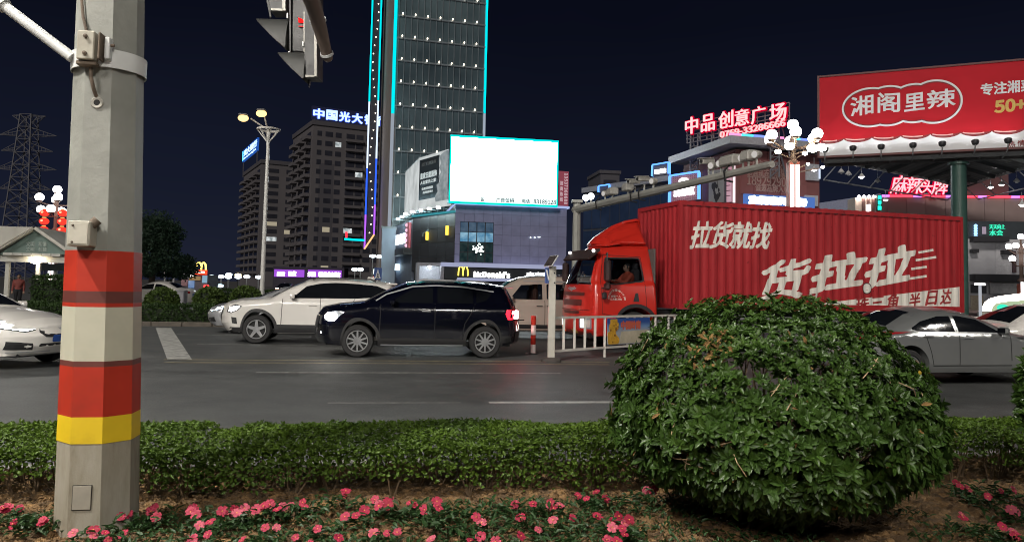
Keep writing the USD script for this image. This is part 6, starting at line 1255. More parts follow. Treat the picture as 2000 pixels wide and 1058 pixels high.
obj('hole_ring', MB().lathe([(.018, 0), (.036, .0), (.032, .006), (.018, .004)], hq, hn, 20), paint('hole_grout', (.30, .29, .26), .8, .2, 9.0), pole, world=True); obj('hole', MB().lathe([(0, .0), (.019, .0)], hq + hn * .003, hn, 16), paint('hole_black', (.008, .008, .008), .9), pole, world=True)
bq, bn = face_pt(168, 458, .055); sx2 = np.cross([0, 0, 1], bn); RB = np.stack([sx2, bn, [0, 0, 1.0]], 1)
jb = thing('junction_box', 'small weathered beige box fixed to the pole just above its red band', 'box', bq)
obj('case', MB().rbox(bq, (.12, .115, .145), .006, RB), boxp, jb, world=True); obj('lid_edge', MB().rbox(bq + bn * .06, (.10, .004, .12), .001, RB), paint('box_beige_lid', (.42, .40, .34), .55, .1, 6.0, dirt=(.3, .28, .22)), jb, world=True)
obj('conduit', MB().tube([bq + sx2 * .045 + [0, 0, .05], bq + sx2 * .075 - bn * .01 + [0, 0, .085]], .028, 12), rust, jb, world=True, smooth=40)
for dx, dz_ in ((-.03, .045), (-.03, -.05)): obj('screw', MB().lathe([(0, 0), (.007, 0), (.006, .005), (0, .006)], bq + bn * .062 + sx2 * dx + [0, 0, dz_], bn, 8), rust, jb, world=True)
dq, dn = face_pt(160, 971, .004); sx3 = np.cross([0, 0, 1], dn); RD = np.stack([sx3, dn, [0, 0, 1.0]], 1)
obj('inspection_door', MB().rbox(dq - dn * .002, (.098, .008, .135), .002, RD), paint('door_plate', (.25, .23, .19), .8, .15, 8.0), pole, world=True); obj('door_gap', MB().rbox(dq - dn * .0035, (.104, .008, .142), .001, RD), paint('gap_black', (.03, .026, .02), .9), pole, world=True)
# ================================================================== traffic signals on a mast arm (upper left)
SD = 11.5; sg_ = thing('traffic_signal', 'traffic signal seen from behind with long dark visors, one red segment lit', 'traffic light', at(600, 80, SD))
hous = paint('signal_dark', (.012, .012, .014), .55, .15, 3.0); vis = paint('visor_grey', (.026, .027, .026), .6, .12, 3.0); alu = paint('signal_alloy', (.14, .135, .12), .45, .1, 3.0, metal=.3)
S = lambda x, y, dY=0.0: at(x, y, SD + dY)
def slab(name, pts, d0, d1, m):
    """A panel outlined in the picture plane of the signal with real depth from d0 to d1."""
    f = [S(x, y) + np.array([0, d0, 0]) for x, y in pts]; b_ = [S(x, y) + np.array([0, d1, 0]) for x, y in pts]; n = len(pts)
    fs = [[0, k + 1, k] for k in range(1, n - 1)] + [[n, n + k, n + k + 1] for k in range(1, n - 1)] + [[k, (k + 1) % n, n + (k + 1) % n] for k in range(n)] + [[k, n + (k + 1) % n, n + k] for k in range(n)]
    return obj(name, MB().add(f + b_, fs), m, sg_, world=True)
slab('rear_housing', [(571, -60), (603, -60), (603, 101), (571, 99)], .0, .25, hous); slab('front_housing', [(604, -40), (630, -60), (629, 160), (603, 158)], -.25, .05, hous)
slab('upper_housing', [(519, -60), (552, -60), (552, 17), (523, 17)], .1, .4, hous)
slab('edge_rail', [(595, 26), (600, 26), (601, 104), (595, 104)], -.06, .0, alu); slab('edge_rail', [(624, -60), (629, -60), (629, 161), (624, 160)], -.32, -.255, alu); slab('edge_rail', [(550, -60), (557, -60), (556, 20), (550, 19)], .03, .09, alu); slab('bottom_rail', [(528, 15), (551, 16), (551, 20), (528, 19)], .03, .09, alu); slab('bottom_rail', [(606, 157), (624, 158), (624, 161), (606, 161)], -.3, -.255, alu)
def visor(tipx, tipy, x1, y1, y2, dY, n=9):
    """A sheet-metal visor: half a tube cut on a slant, pointing left."""
    b0 = S(x1, y1, dY); b1 = S(x1, y2, dY); tp_ = S(tipx, tipy, dY); ax = (tp_ - b0) * [1, 1, 0] + [0, 0, .0]; L = np.linalg.norm(ax); ax = unit(ax); H = b0[2] - b1[2]; r = .21; mb = MB(); V, q = [], []
    for k in range(n + 1):
        t = math.pi * k / n; cy = -math.cos(t) * r; up_ = math.sin(t); z = b0[2] - H * (1 - up_) * .98; ln = L * (up_ ** .9)
        V += [np.array([b0[0], b0[1] + cy, z]), np.array([b0[0], b0[1] + cy, z]) + ax * (ln + .02)]
    for k in range(n): q.append([2 * k, 2 * k + 2, 2 * k + 3, 2 * k + 1])
    V = np.array(V); th = V + np.array([0, 0, -.012]); Nn = len(V); mb.add(np.vstack([V, th]), q + [[a + Nn for a in f[::-1]] for f in q]); obj('visor', mb, vis, sg_, world=True, smooth=50)
visor(503, 36, 567, 39, 100, .1); visor(545, 103, 602, 104, 160, -.1); slab('visor_fin', [(513, -20), (517, -20), (526, 28), (523, 31)], .1, .13, vis)
slab('lens_red', [(583, 36), (596, 41), (596, 47), (584, 45)], -.03, -.02, glow('signal_red', (1, .01, .01), 2.2)); slab('lens_red_line', [(584, 52), (596, 52.5), (596, 54.5), (584, 54)], -.03, -.02, glow('signal_red_dim', (.9, .08, .08), .9))
for x, y0, y1 in ((568, -60, 108), (604.5, 100, 168)): slab('back_edge', [(x - 2.5, y0), (x + 2.5, y0), (x + 1.5, y1 - 4), (x - .5, y1 + 4)], -.05, .02, hous)
for x, y0, y1 in ((564.5, 30, 40), (567.5, 104, 112), (594.5, 85, 94)): slab('hinge_clip', [(x - 1.3, y0), (x + 1.3, y0), (x + 1.3, y1), (x - 1.3, y1)], -.09, -.062, gal)
am = [S(585, -60, -1.9), S(612, 10, -1.2), S(625, 55, -.75), S(640, 112, -.42)]
obj('mast_arm', MB().tube(am, [.12, .11, .10, .075], 14), paint('arm_bronze', (.12, .09, .075), .55, .12, 3.0), sg_, world=True, smooth=40); obj('arm_cap', MB().sph(am[-1], .075, 2), _mats['arm_bronze'], sg_, world=True, smooth=True)
for k, t in ((2, .55), (3, -.12)): c = am[k] + (am[3] - am[2]) * (t if k == 3 else -.25); d_ = unit(am[3] - am[2]); obj('arm_clamp', MB().lathe([(.105 if k == 2 else .088, -.02), (.115 if k == 2 else .096, -.02), (.115 if k == 2 else .096, .02), (.105 if k == 2 else .088, .02)], c, d_, 16), gal, sg_, world=True)
# ================================================================== camera gantry
G0, G1 = at(1127, 409, 40), at(1508, 292, 24.5); G1[2] = G0[2]; gz = G0[2]
gan = thing('camera_gantry', 'long grey camera gantry arm reaching over the red truck from its post', 'gantry', G0 * [1, 1, 0]); gm_ = paint('gantry_grey', (.36, .36, .33), .5, .1, 1.5)
obj('post', MB().lathe([(.25, 0), (.2, gz + .35), (0, gz + .36)], G0 * [1, 1, 0], n=8), gm_, gan, world=True); gd = unit(G1 - G0); gn_ = np.cross([0, 0, 1], gd)
obj('arm', MB().tube([G0 - gd * .3, G0 + (G1 - G0) * .5, G1], [.2, .17, .12], 8), gm_, gan, world=True); obj('post_cap', MB().box(G0 * [1, 1, 0] + [0, 0, gz + .42], (.55, .55, .14)), gm_, gan, world=True)
bl_m = paint('cable_black', (.012, .012, .014), .6); Lg = np.linalg.norm(G1 - G0)
def on_arm(px):
    d = ray(px, 400); M_ = np.array([[d[0], -gd[0]], [d[1], -gd[1]]]); return np.linalg.solve(M_, G0[:2])[1]
kinds = [(1144, 'l'), (1154, 'l'), (1182, 's'), (1196, 'b'), (1226, 'b'), (1240, 'c'), (1258, 'c'), (1276, 's'), (1384, 'c'), (1392, 's'), (1408, 's'), (1420, 'b'), (1432, 'b'), (1451, 's'), (1462, 'b'), (1478, 's')]
cnt_ = {}
for k, (px, kd) in enumerate(kinds):
    cnt_[kd] = cnt_.get(kd, -1) + 1; on_ = ORD[cnt_[kd]]
    p = G0 + gd * on_arm(px) + [0, 0, .15]; nm_ = {'l': 'gantry_lamp', 's': 'flash_unit', 'b': 'camera_box', 'c': 'enforcement_camera'}[kd]
    lb = {'l': f'round white lamp at the post end of the gantry arm, {on_} from the post', 's': f'small round flash unit on the gantry arm, {on_} of them from the post', 'b': f'boxy light unit lying on the gantry arm, {on_} of them from the post', 'c': f'long white enforcement camera on a stalk on the gantry arm, {on_} from the post'}[kd]
    t = thing(nm_, lb, {'l': 'lamp', 's': 'flash', 'b': 'light box', 'c': 'camera'}[kd], p, 0, {'l': 'round lamps on the gantry', 's': 'flash units on the gantry', 'b': 'light boxes on the gantry', 'c': 'cameras on the gantry'}[kd])
    cdir = unit(np.array([-.75, -.65, -.12])); sd_ = unit(np.cross(cdir, [0, 0, 1])); RC = np.stack([cdir, sd_, np.cross(sd_, cdir)], 1)
    obj('bracket', MB().bar(p - [0, 0, .05], p + [0, 0, .25], .06), gm_, t, world=True)
    if kd == 'l': obj('lamp', MB().sph(p + [0, 0, .35], .17, 2), glow('gantry_lamp_glow', (1, 1, .97), 5.0), t, world=True)
    elif kd == 's': obj('body', MB().lathe([(0, 0), (.13, 0), (.15, .06), (.12, .3), (0, .3)], p + [0, 0, .3] + cdir * .15, -cdir, 12), paint('unit_grey', (.42, .41, .38), .5), t, world=True, smooth=35); obj('lens', MB().lathe([(0, 0), (.11, 0)], p + [0, 0, .3] + cdir * .155, cdir, 12), glow('flash_lens', (.9, .85, .8), .6), t, world=True)
    elif kd == 'b':
        obj('body', MB().rbox(p + [0, 0, .3], (.5, .42, .3), .04, np.stack([gd, gn_, [0, 0, 1]], 1)), _mats['unit_grey'], t, world=True); obj('fins', MB().rbox(p + [0, 0, .47], (.44, .3, .06), .01, np.stack([gd, gn_, [0, 0, 1]], 1)), gm_, t, world=True)
    else: obj('body', MB().rbox(p + [0, 0, .5] + cdir * .1, (.75, .2, .2), .03, RC), _mats['unit_grey'], t, world=True); obj('hood', MB().rbox(p + [0, 0, .61] + cdir * .2, (.75, .24, .03), .01, RC), _mats['unit_grey'], t, world=True); obj('lens', MB().lathe([(0, 0), (.07, 0)], p + [0, 0, .5] + cdir * .48, cdir, 10), black, t, world=True)
for px in (1172, 1240, 1256, 1425):
    c = G0 + gd * on_arm(px); obj('cable_loop', MB().tube([c + [0, -.1, .35], c + gn_ * -.24 + [0, 0, .1], c + gn_ * -.2 + [0, 0, -.24], c + gd * .2 + [0, 0, -.3]], .035, 6), bl_m, gan, world=True, smooth=40)
# ================================================================== solar beacon post, railing, bollard
sp0 = gnd(1076, 706); sd0 = sp0[1]; spt = thing('solar_sign_post', 'pale square post with a tilted solar panel and small blue sign', 'sign post', sp0); cream = paint('post_cream', (.46, .44, .39), .5, .08, 3.0)
hP = at(1082, 520, sd0)[2]; obj('post', MB().rbox(sp0 + [0, 0, hP / 2], (.155, .155, hP), .012), cream, spt, world=True); obj('base_foot', MB().lathe([(.22, 0), (.22, .05), (.12, .1), (.08, .1)], sp0, n=16), paint('foot_dark', (.07, .06, .055), .8), spt, world=True)
c = at(1076, 509, sd0 - .1); pn = unit([-.75, -.35, .55]); px_ = unit(np.cross([0, 0, 1], pn)); RP = np.stack([px_, np.cross(pn, px_), pn], 1)
obj('solar_panel', MB().rbox(c, (.34, .26, .025), .005, RP), paint('solar_black', (.06, .05, .05), .2, .1, 5.0), spt, world=True); obj('panel_frame', MB().rbox(c - pn * .008, (.37, .29, .022), .006, RP), gal, spt, world=True)
obj('panel_arm', MB().bar(c - pn * .02, sp0 + [0, 0, hP - .02], .04), cream, spt, world=True)
q = at(1072, 538, sd0 - .02); obj('blue_sign', MB().rbox(q - [.03, 0, 0], (.14, .02, .34), .006, np.stack([d2(35), d2(125), [0, 0, 1]], 1)), paint('sign_blue_dark', (.10, .16, .42), .4), spt, world=True); obj('sign_arrow', MB().bar(q + [-.055, -.03, .12], q + [-.0, -.06, -.1], .03), paint('sign_white', (.7, .7, .7), .5), spt, world=True)
for y in (533, 552): obj('bolt', MB().box(at(1083, y, sd0 - .09), (.03, .02, .03)), black, spt, world=True)
RP0, RP1 = sp0 + [.09, 0, 0], gnd(1268, 690); rl = Plane(sp0, RP1 - sp0); rail = thing('railing', 'white tubular road railing carrying a colourful banner by the bush', 'railing', sp0)
ya, yb = rl.uv(1100, 620)[1], rl.uv(1100, 684)[1]; rw_m = paint('rail_white', (.52, .50, .46), .45, .06, 3.0); eR = rl.uv(1420, 640)[0]; s0_ = .08
obj('top_rail', MB().bar(rl.at(s0_, ya), rl.at(eR, ya), .06, .05), rw_m, rail, world=True); obj('bottom_rail', MB().bar(rl.at(s0_, yb), rl.at(eR, yb), .05, .05), rw_m, rail, world=True)
s_b = rl.uv(1181, 650)[0]; s = rl.uv(1101, 650)[0]; stp = rl.uv(1122, 650)[0] - s
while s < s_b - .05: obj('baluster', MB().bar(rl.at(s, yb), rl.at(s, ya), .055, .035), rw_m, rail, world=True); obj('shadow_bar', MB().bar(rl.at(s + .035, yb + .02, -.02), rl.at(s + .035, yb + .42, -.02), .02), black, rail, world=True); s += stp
obj('end_post', MB().bar(rl.at(s_b, 0.0), rl.at(s_b, ya + .02), .05), rw_m, rail, world=True); s = s_b + .9
while s < eR: obj('baluster', MB().bar(rl.at(s, yb), rl.at(s, ya), .05, .035), rw_m, rail, world=True); s += .3
bz0, bz1 = yb + .06, ya - .04; bp_ = thing('railing_banner', 'blue banner with a golden lion hanging on the railing beside the bush', 'banner', rl.at(s_b, bz0)); bw_ = 1.8
obj('sheet', MB().pbox(rl, s_b + .05, s_b + bw_, bz0, bz1, .03, .04), usdkit.material(stage, '/World/Looks/banner_blue', {'g': ('geometry', {}), 's': ('separate_xyz', {}), 'm': ('map_range', {'from_min': bz0 + .3, 'from_max': bz1 - .1}), 'r': ('rgb_ramp', {'ramp': [(0, (.30, .32, .36)), (.5, (.14, .25, .45)), (1, (.02, .07, .28))]}), 'p': ('principled_bsdf', {'roughness': .5})}, [('g.position', 's.vector'), ('s.z', 'm.value'), ('m.result', 'r.fac'), ('r.color', 'p.base_color')], surface='p.BSDF'), bp_, world=True)
lion = lambda pts: Polygon([(s_b + .05 + x, bz0 + z) for x, z in pts]); H_ = bz1 - bz0
gold = paint('print_gold', (.55, .30, .03), .5, .25, 12.0); golds = paint('print_gold_dark', (.20, .08, .01), .5, .2, 10.0)
U = lambda *c: shapely.union_all([Point(s_b + .05 + x, bz0 + z).buffer(r) for x, z, r in c])
obj('lion_body', MB().prism(U((.14, .1, .12), (.2, .22, .14), (.3, .12, .12), (.38, .1, .09), (.24, .36, .1), (.08, .22, .09)).intersection(sbox(s_b + .06, bz0 + .01, s_b + 3, bz1)), rl.frame(.041), .004), gold, bp_, world=True)
obj('lion_head', MB().prism(U((.25, .46, .15), (.16, .42, .1), (.34, .42, .09), (.38, .47, .06), (.18, .54, .08), (.30, .55, .08)).intersection(sbox(s_b + .06, bz0 + .01, s_b + 3, bz1 - .02)), rl.frame(.0455), .004), gold, bp_, world=True)
obj('lion_shade', MB().prism(U((.33, .36, .04), (.40, .42, .02), (.32, .47, .02), (.24, .45, .02), (.12, .34, .025), (.28, .22, .03), (.2, .06, .02)), rl.frame(.05), .003), golds, bp_, world=True)
obj('lettering', MB().prism(fit(glyphs('中国岭南', 4), s_b + .58, s_b + 1.4, bz0 + .34, bz0 + .56), rl.frame(.041), .004), paint('print_red_orange', (.5, .10, .06), .5), bp_, world=True)
obj('cream_ground', MB().prism(lion([(.45, .02), (.55, .3), (1.7, .32), (1.7, .02)]), rl.frame(.041), .003), paint('print_cream', (.45, .40, .30), .5), bp_, world=True)
bo = gnd(1041, 691); bol = thing('striped_bollard', 'short red and white striped bollard next to the solar sign post', 'bollard', bo); hb = at(1041, 616, bo[1])[2]
for k in range(4): obj('red_stripe' if k % 2 else 'white_stripe', MB().lathe([(.062, hb * k / 4 + .001), (.062, hb * (k + 1) / 4 - .001)] + ([(.03, hb), (0, hb)] if k == 3 else []), bo, n=16), p_red if k % 2 else paint('bollard_white', (.6, .6, .58), .45, .08), bol, world=True, smooth=40)
obj('base_disc', MB().lathe([(.11, 0), (.11, .02), (.064, .03)], bo, n=16), black, bol, world=True)
# ================================================================== shelter on the left
KD = 36.0; sh = thing('shelter', 'open roadside shelter with gable roof, pale posts and faint lettering', 'shelter', at(65, 597, KD) * [1, 1, 0]); K = lambda x, y, d=0: at(x, y, KD + d)
kw = paint('shelter_post', (.45, .45, .42), .6, .1, 2.0); kroof = paint('shelter_roof', (.50, .49, .44), .7, .1, 1.0); kg = paint('shelter_gable', (.13, .19, .17), .6, .1, 1.0)
kp = Plane(K(65, 590), d2(12)); ku = lambda x, y: kp.uv(x, y); back = -kp.n
apx, le, re_ = ku(71, 449), ku(-4, 497), ku(136, 497)
obj('gable', MB().prism(Polygon([le, re_, apx]), kp.frame(-.2), .2), kg, sh, world=True)
def roof(a, b, L):
    p0, p1 = kp.at(*a, .35), kp.at(*b, .35); q0, q1 = p0 - kp.n * L, p1 - kp.n * L; n = unit(np.cross(p1 - p0, q0 - p0)); n = n if n[2] > 0 else -n
    obj('roof_slope', quad_out(MB(), p0, p1, q1, q0, .14, n), kroof, sh, world=True)
roof((le[0] - .4, le[1] - .2), (apx[0], apx[1] + .02), 9); roof((apx[0], apx[1] + .02), (re_[0] + .4, re_[1] - .2), 9)
lroof = [kp.at(le[0] - .4, le[1] - .2, .35), kp.at(apx[0], apx[1], .35)]
bp2 = [kp.at(apx[0], apx[1] + .1, .3), kp.at(apx[0] - 9, apx[1] + .1, .3)]; l2 = [kp.at(le[0] - .3, le[1], .3), kp.at(le[0] - 9, le[1], .3)]
obj('wing_roof', quad_out(MB(), l2[0], l2[1], bp2[1], bp2[0], .12, unit(np.cross(l2[1] - l2[0], bp2[0] - l2[0]) * -1) if np.cross(l2[1] - l2[0], bp2[0] - l2[0])[2] < 0 else unit(np.cross(l2[1] - l2[0], bp2[0] - l2[0]))), kroof, sh, world=True)
obj('eave_beam', MB().pbox(kp, le[0] - .2, re_[0] + .3, le[1] - .32, le[1] - .05, -.2, .05), kw, sh, world=True)
for k in range(6): s = le[0] + .3 + (re_[0] - le[0] - .6) * k / 6; obj('beam_end', MB().pbox(kp, s, s + .38, le[1] - .02, le[1] + .1, .0, .25), kw, sh, world=True)
for px in (11, 71, 129): a = ku(px, 550)[0]; obj('post', MB().pbox(kp, a - .085, a + .085, 0, le[1] - .32, -.25, -.08), kw, sh, world=True); obj('rear_post', MB().pbox(kp, a - .4, a - .24, 0, le[1] - .32, -7.2, -7.0), kw, sh, world=True)
obj('hanging_board', MB().pbox(kp, ku(18, 520)[0], re_[0], ku(30, 526)[1], ku(30, 511)[1], -3.4, -3.3), paint('board_slate', (.16, .2, .22), .6), sh, world=True)
kl = paint('shelter_letter', (.30, .36, .33), .6)
for tx, x0, x1, y0, y1 in (('文明', 51, 68, 481, 472), ('和谐', 75, 92, 481, 472), ('文明', 51, 68, 491, 483), ('创建', 75, 92, 491, 483)):
    a, z = ku(x0, y0); b, w = ku(x1, y1); obj('lettering', MB().prism(fit(glyphs(tx, 2), a, b, z, w), kp.frame(.01), .02), kl, sh, world=True)
obj('lamp', MB().sph(kp.at(*ku(73, 510), .2), .16, 2, (1.6, 1, .8)), glow('shelter_lamp', (1, .82, .55), 40.0), sh, world=True)
# ================================================================== left background: food kiosk with arches, lamps, signs, distant lights
mk = thing('arches_kiosk', 'small distant kiosk topped by glowing yellow arches over a red base', 'kiosk', at(395, 560, 85) * [1, 1, 0]); mp_ = Plane(at(395, 560, 85), d2(5)); mu = lambda x, y: mp_.uv(x, y)
def kb(name, x0, y0, x1, y1, o0, o1, m): a, z = mu(x0, y1); b, w = mu(x1, y0); return obj(name, MB().pbox(mp_, a, b, max(z, 0), w, o0, o1), m, mk, world=True)
kb('wall', 353, 537, 406, 575, -4, 0, paint('kiosk_wall', (.12, .12, .14), .7)); kb('blue_window', 368, 548, 380, 562, .0, .1, glow('kiosk_blue', (.12, .25, .55), .7, mix=(.4, .5, .7), mscale=.7)); kb('tall_panel', 395, 538, 405, 552, .0, .1, glow('kiosk_panel', (.3, .5, .65), .8)); kb('amber_panel', 370, 540, 392, 547, .0, .12, glow('kiosk_amber', (.35, .22, .10), .8)); kb('pink_panel', 354, 545, 367, 558, 0, .1, paint('kiosk_pink', (.35, .2, .22), .6))
kb('red_base', 384, 527, 406, 536, .2, .6, glow('arch_base_red', (1, .06, .02), 1.6)); kb('base_letters', 387, 530, 403, 533, .61, .7, glow('arch_base_white', (1, .85, .75), 2.5))
a, z = mu(385, 529); b, w = mu(406, 512); obj('arches_emblem', MB().prism(fit(arches(1, 1.1), a, b, z, w), mp_.frame(.3), .25), glow('arches_yellow', (1, .80, .16), 3.0), mk, world=True)
fr = MB()
for p, q in (((325, 530), (325, 558)), ((342, 528), (342, 556)), ((325, 530), (355, 521)), ((355, 521), (384, 526)), ((334, 529), (353, 538)), ((362, 522), (361, 538)), ((342, 556), (353, 557))): fr.bar(mp_.at(*mu(*p), .5), mp_.at(*mu(*q), .5), .14)
obj('pergola_frame', fr, paint('frame_pale', (.45, .45, .45), .6), mk, world=True)
for x, y in ((368, 533), (376, 538)): obj('spot', MB().sph(mp_.at(*mu(x, y), .4), .22, 1), glow('spot_white', (1, .95, .9), 4.0), mk, world=True)
for x in (402, 407): obj('red_lamp', MB().sph(mp_.at(*mu(x, 559), .3), .18, 1), glow('red_dot', (1, .05, .05), 3.0), mk, world=True)
ub = thing('utility_cabinet', 'grey roadside cabinet between two clipped round bushes', 'cabinet', gnd(354, 598)); q = at(353, 590, 33) * [1, 1, 0]; ub_h = at(353, 566, 33)[2]
obj('case', MB().rbox(q + [0, 0, ub_h / 2], (.42, .4, ub_h), .03), paint('cabinet_grey', (.16, .16, .18), .6), ub, world=True); obj('door', MB().rbox(q + [0, -.205, ub_h / 2], (.34, .012, ub_h - .2), .004), paint('cabinet_door', (.2, .2, .22), .6), ub, world=True)
dl = [(413, 540, 'w'), (432, 540, 'w'), (447, 536, 'w'), (446, 541, 'w'), (465, 541, 'w'), (465, 537, 'y'), (482, 540, 'w'), (430, 558, 'c'), (693, 526, 'w'), (704, 526, 'w'), (728, 500, 'w'), (741, 501, 'w'), (505, 541, 'w')]
for il, (x, y, kd) in enumerate(sorted(dl)):
    p = at(x, y, 110); g_ = p * [1, 1, 0]; t = thing('distant_lamp', f'small white lamp on a thin post far along the road, {ORD[il]} from the left', 'lamp', g_, 0, 'small lamps far along the road')
    obj('post', MB().bar(g_, p, .12), paint('thin_post', (.2, .2, .2), .6), t, world=True); obj('head', MB().sph(p, .36, 1, (1.4, 1, .7)), glow('far_lamp_' + kd, {'w': (.8, .92, 1), 'y': (1, .85, .5), 'c': (.6, .9, 1)}[kd], 3.2), t, world=True)
# purple shops
pp_ = Plane(at(600, 540, 150), d2(4)); pu = lambda x, y: pp_.uv(x, y); ps = thing('purple_shops', 'distant low shop row with glowing purple fascia above the white SUV roof', 'shops', at(600, 560, 150) * [1, 1, 0])
a, z = pu(532, 545); b, w = pu(672, 527); obj('wall', MB().pbox(pp_, a, b, 0, w + .4, -6, -.3), paint('shop_wall_dark', (.04, .035, .05), .8), ps, world=True)
pv = glow('fascia_purple', (.42, .10, .80), .9)
for x0, y0, x1, y1 in ((535, 527, 594, 540), (601, 528, 667, 541)): a, z = pu(x0, y1); b, w = pu(x1, y0); obj('fascia', MB().pbox(pp_, a, b, z, w, -.3, 0), pv, ps, world=True)
for tx, x0, x1, y0, y1 in (('药店', 541, 557, 539.5, 530.5), ('百货', 563, 579, 539, 529.5), ('烟酒', 601, 617, 540, 531), ('精品生活馆', 622, 665, 541, 531.5)): a, z = pu(x0, y0); b, w = pu(x1, y1); obj('lettering', MB().prism(fit(glyphs(tx, 8), a, b, z, w), pp_.frame(.01), .2), glow('purple_shop_white', (1, .9, 1), 2.6), ps, world=True)
# blue pedestrian sign and its red signal
bs = Plane(at(738, 535, 60), d2(0)); bu = lambda x, y: bs.uv(x, y); cs = thing('crossing_sign', 'square blue pedestrian crossing sign on a white post by the pier', 'sign', at(738, 560, 60) * [1, 1, 0]); a, z = bu(730, 546); b, w = bu(746, 523)
obj('plate', MB().pbox(bs, a, b, z, w, -.04, 0), paint('sign_plate_blue', (.02, .07, .26), .4), cs, world=True); m_ = (a + b) / 2
obj('triangle', MB().prism(Polygon([(a + .08, z + .1), (b - .08, z + .1), (m_, w - .1)]), bs.frame(.002), .012), paint('sign_triangle_white', (.6, .62, .65), .5), cs, world=True)
obj('walker', MB().prism(Point(m_, z + .47).buffer(.05).union(LineString([(m_, z + .42), (m_ + .01, z + .28), (m_ - .08, z + .13)]).buffer(.035)).union(LineString([(m_ + .01, z + .28), (m_ + .09, z + .14)]).buffer(.03)).union(LineString([(m_ - .09, z + .33), (m_ + .08, z + .35)]).buffer(.02)), bs.frame(.015), .008), paint('walker_black', (.02, .02, .03), .5), cs, world=True)
obj('post', MB().bar(bs.at(m_ - .05, 0, -.1), bs.at(m_ - .05, w - .1, -.1), .09), rw_m, cs, world=True)
rs_ = at(732, 535, 75); rt_ = thing('red_signal', 'distant traffic signal showing red under a white lamp', 'traffic light', rs_ * [1, 1, 0]); obj('post', MB().bar(rs_ * [1, 1, 0], rs_ + [0, 0, .9], .12), black, rt_, world=True); obj('housing', MB().box(rs_ + [0, .15, 0], (.4, .25, 1.3)), black, rt_, world=True); obj('red_lens', MB().sph(at(733, 542, 75), .2, 1), glow('signal_far_red', (1, .05, .05), 3.0), rt_, world=True); obj('white_lens', MB().sph(at(733, 530, 75), .22, 1, (1, 1, 1.5)), glow('signal_far_white', (.8, 1, 1), 3.0), rt_, world=True)
sl_ = at(1914, 555, 34); st_ = thing('slim_lamp', 'slim white double-headed lamp post right of the truck tail', 'street lamp', sl_ * [1, 1, 0]); obj('post', MB().bar(sl_ * [1, 1, 0], sl_, .09), glow('slim_post_glow', (.75, .78, .85), .55), st_, world=True)  # shaft brightness put in as emission, only the heads are lamps
for s in (-1, 1): obj('lamp_head', MB().rbox(sl_ + [s * .12, 0, 0], (.2, .2, .1), .03), glow('slim_head', (1, .97, .95), 3.0), st_, world=True)
# ================================================================== vegetation
def leafset(c, nrm, up_, L, W_, rng, fold=.18, droop=.25):
    """Pointed leaves, each a folded six-triangle blade: base c, direction nrm, face up_."""
    n = len(c); nrm = nrm / np.linalg.norm(nrm, axis=1, keepdims=True); sd = np.cross(nrm, up_); sd /= np.linalg.norm(sd, axis=1, keepdims=True) + 1e-9; fu = np.cross(sd, nrm)
    L, W_ = np.broadcast_to(L, (n,))[:, None], np.broadcast_to(W_, (n,))[:, None]
    P = [c, c + nrm * L * .38 + sd * W_ * .5 + fu * W_ * fold, c + nrm * L * .38 - sd * W_ * .5 + fu * W_ * fold, c + nrm * L * .42 - fu * L * droop * .1, c + nrm * L * .74 + sd * W_ * .36 - fu * L * droop * .2, c + nrm * L * .74 - sd * W_ * .36 - fu * L * droop * .2, c + nrm * L * .97 - fu * L * droop * .55]
    v = np.stack(P, 1); f = np.array([[0, 1, 3], [0, 3, 2], [1, 4, 3], [2, 3, 5], [4, 6, 3], [3, 6, 5]]); return v, f
def joined(v, f): n, k = v.shape[:2]; return v.reshape(-1, 3), (f[None] + (np.arange(n) * k)[:, None, None]).reshape(-1, 3)
rng = np.random.default_rng(11)
def sphere_dirs(n, rng): z = rng.uniform(-1, 1, n); a = rng.uniform(0, 2 * np.pi, n); r = np.sqrt(1 - z * z); return np.stack([r * np.cos(a), r * np.sin(a), z], 1)
# --- big bush
bush_leaf = leafmat('bush_leaf', [(.0, (.013, .029, .007)), (.3, (.035, .073, .012)), (.6, (.073, .125, .021)), (.85, (.13, .17, .034)), (1.0, (.21, .18, .05))], .38, .2, .28, 6.0)
twig = paint('twig_brown', (.10, .065, .035), .85, .25, 20.0)
BC = np.array([1.735, 5.10, 0]); BC[2] = .1; BR = np.array([1.0, .94, 1.44])
def bush_pt(d, k=1.0):
    """Point of the dome-shaped outline in direction d: widest low down, tucked in at the foot."""
    z = d[:, 2]; h = .62 + np.where(z > 0, .79, .52) * z * k; r = np.where(z > 0, 1.0, 1.0 - .45 * np.abs(z) ** 1.5) * k
    lump = 1 + .11 * (meshkit.fbm(d * 3.1 + 7, 3, 2) - .5) * 2 + .05 * (meshkit.noise(d * 9, 4) - .5) * 2
    hr = np.sqrt(np.maximum(1 - z * z, 0)); f = np.where(z > 0, hr ** .82, hr ** .7)
    u = d[:, :2] / (hr[:, None] + 1e-9); return BC + np.stack([u[:, 0] * f * r * BR[0] * lump, u[:, 1] * f * r * BR[1] * lump, h * (1 + (lump - 1) * .6)], 1)
bush = thing('round_bush', 'large round clipped bush with glossy dark green leaves in the foreground', 'bush', BC)
D = sphere_dirs(7600, rng); D = D[(D[:, 2] > -.97)]
pts = bush_pt(D); nn = np.stack([D[:, 0], D[:, 1], D[:, 2] * .8 + .25], 1); nn /= np.linalg.norm(nn, axis=1, keepdims=True)
view = (CAM - pts); front = (np.sum(view * D, 1) > -.35 * np.linalg.norm(view, axis=1)); D, pts, nn = D[front], pts[front], nn[front]
gap = meshkit.noise(D * 5.2 + 3, 8) > np.where(D[:, 2] < .1, .34, .23); lowgap = (D[:, 2] > -.55) | (rng.random(len(D)) < .20); keep = gap & lowgap; D, pts, nn = D[keep], pts[keep], nn[keep]
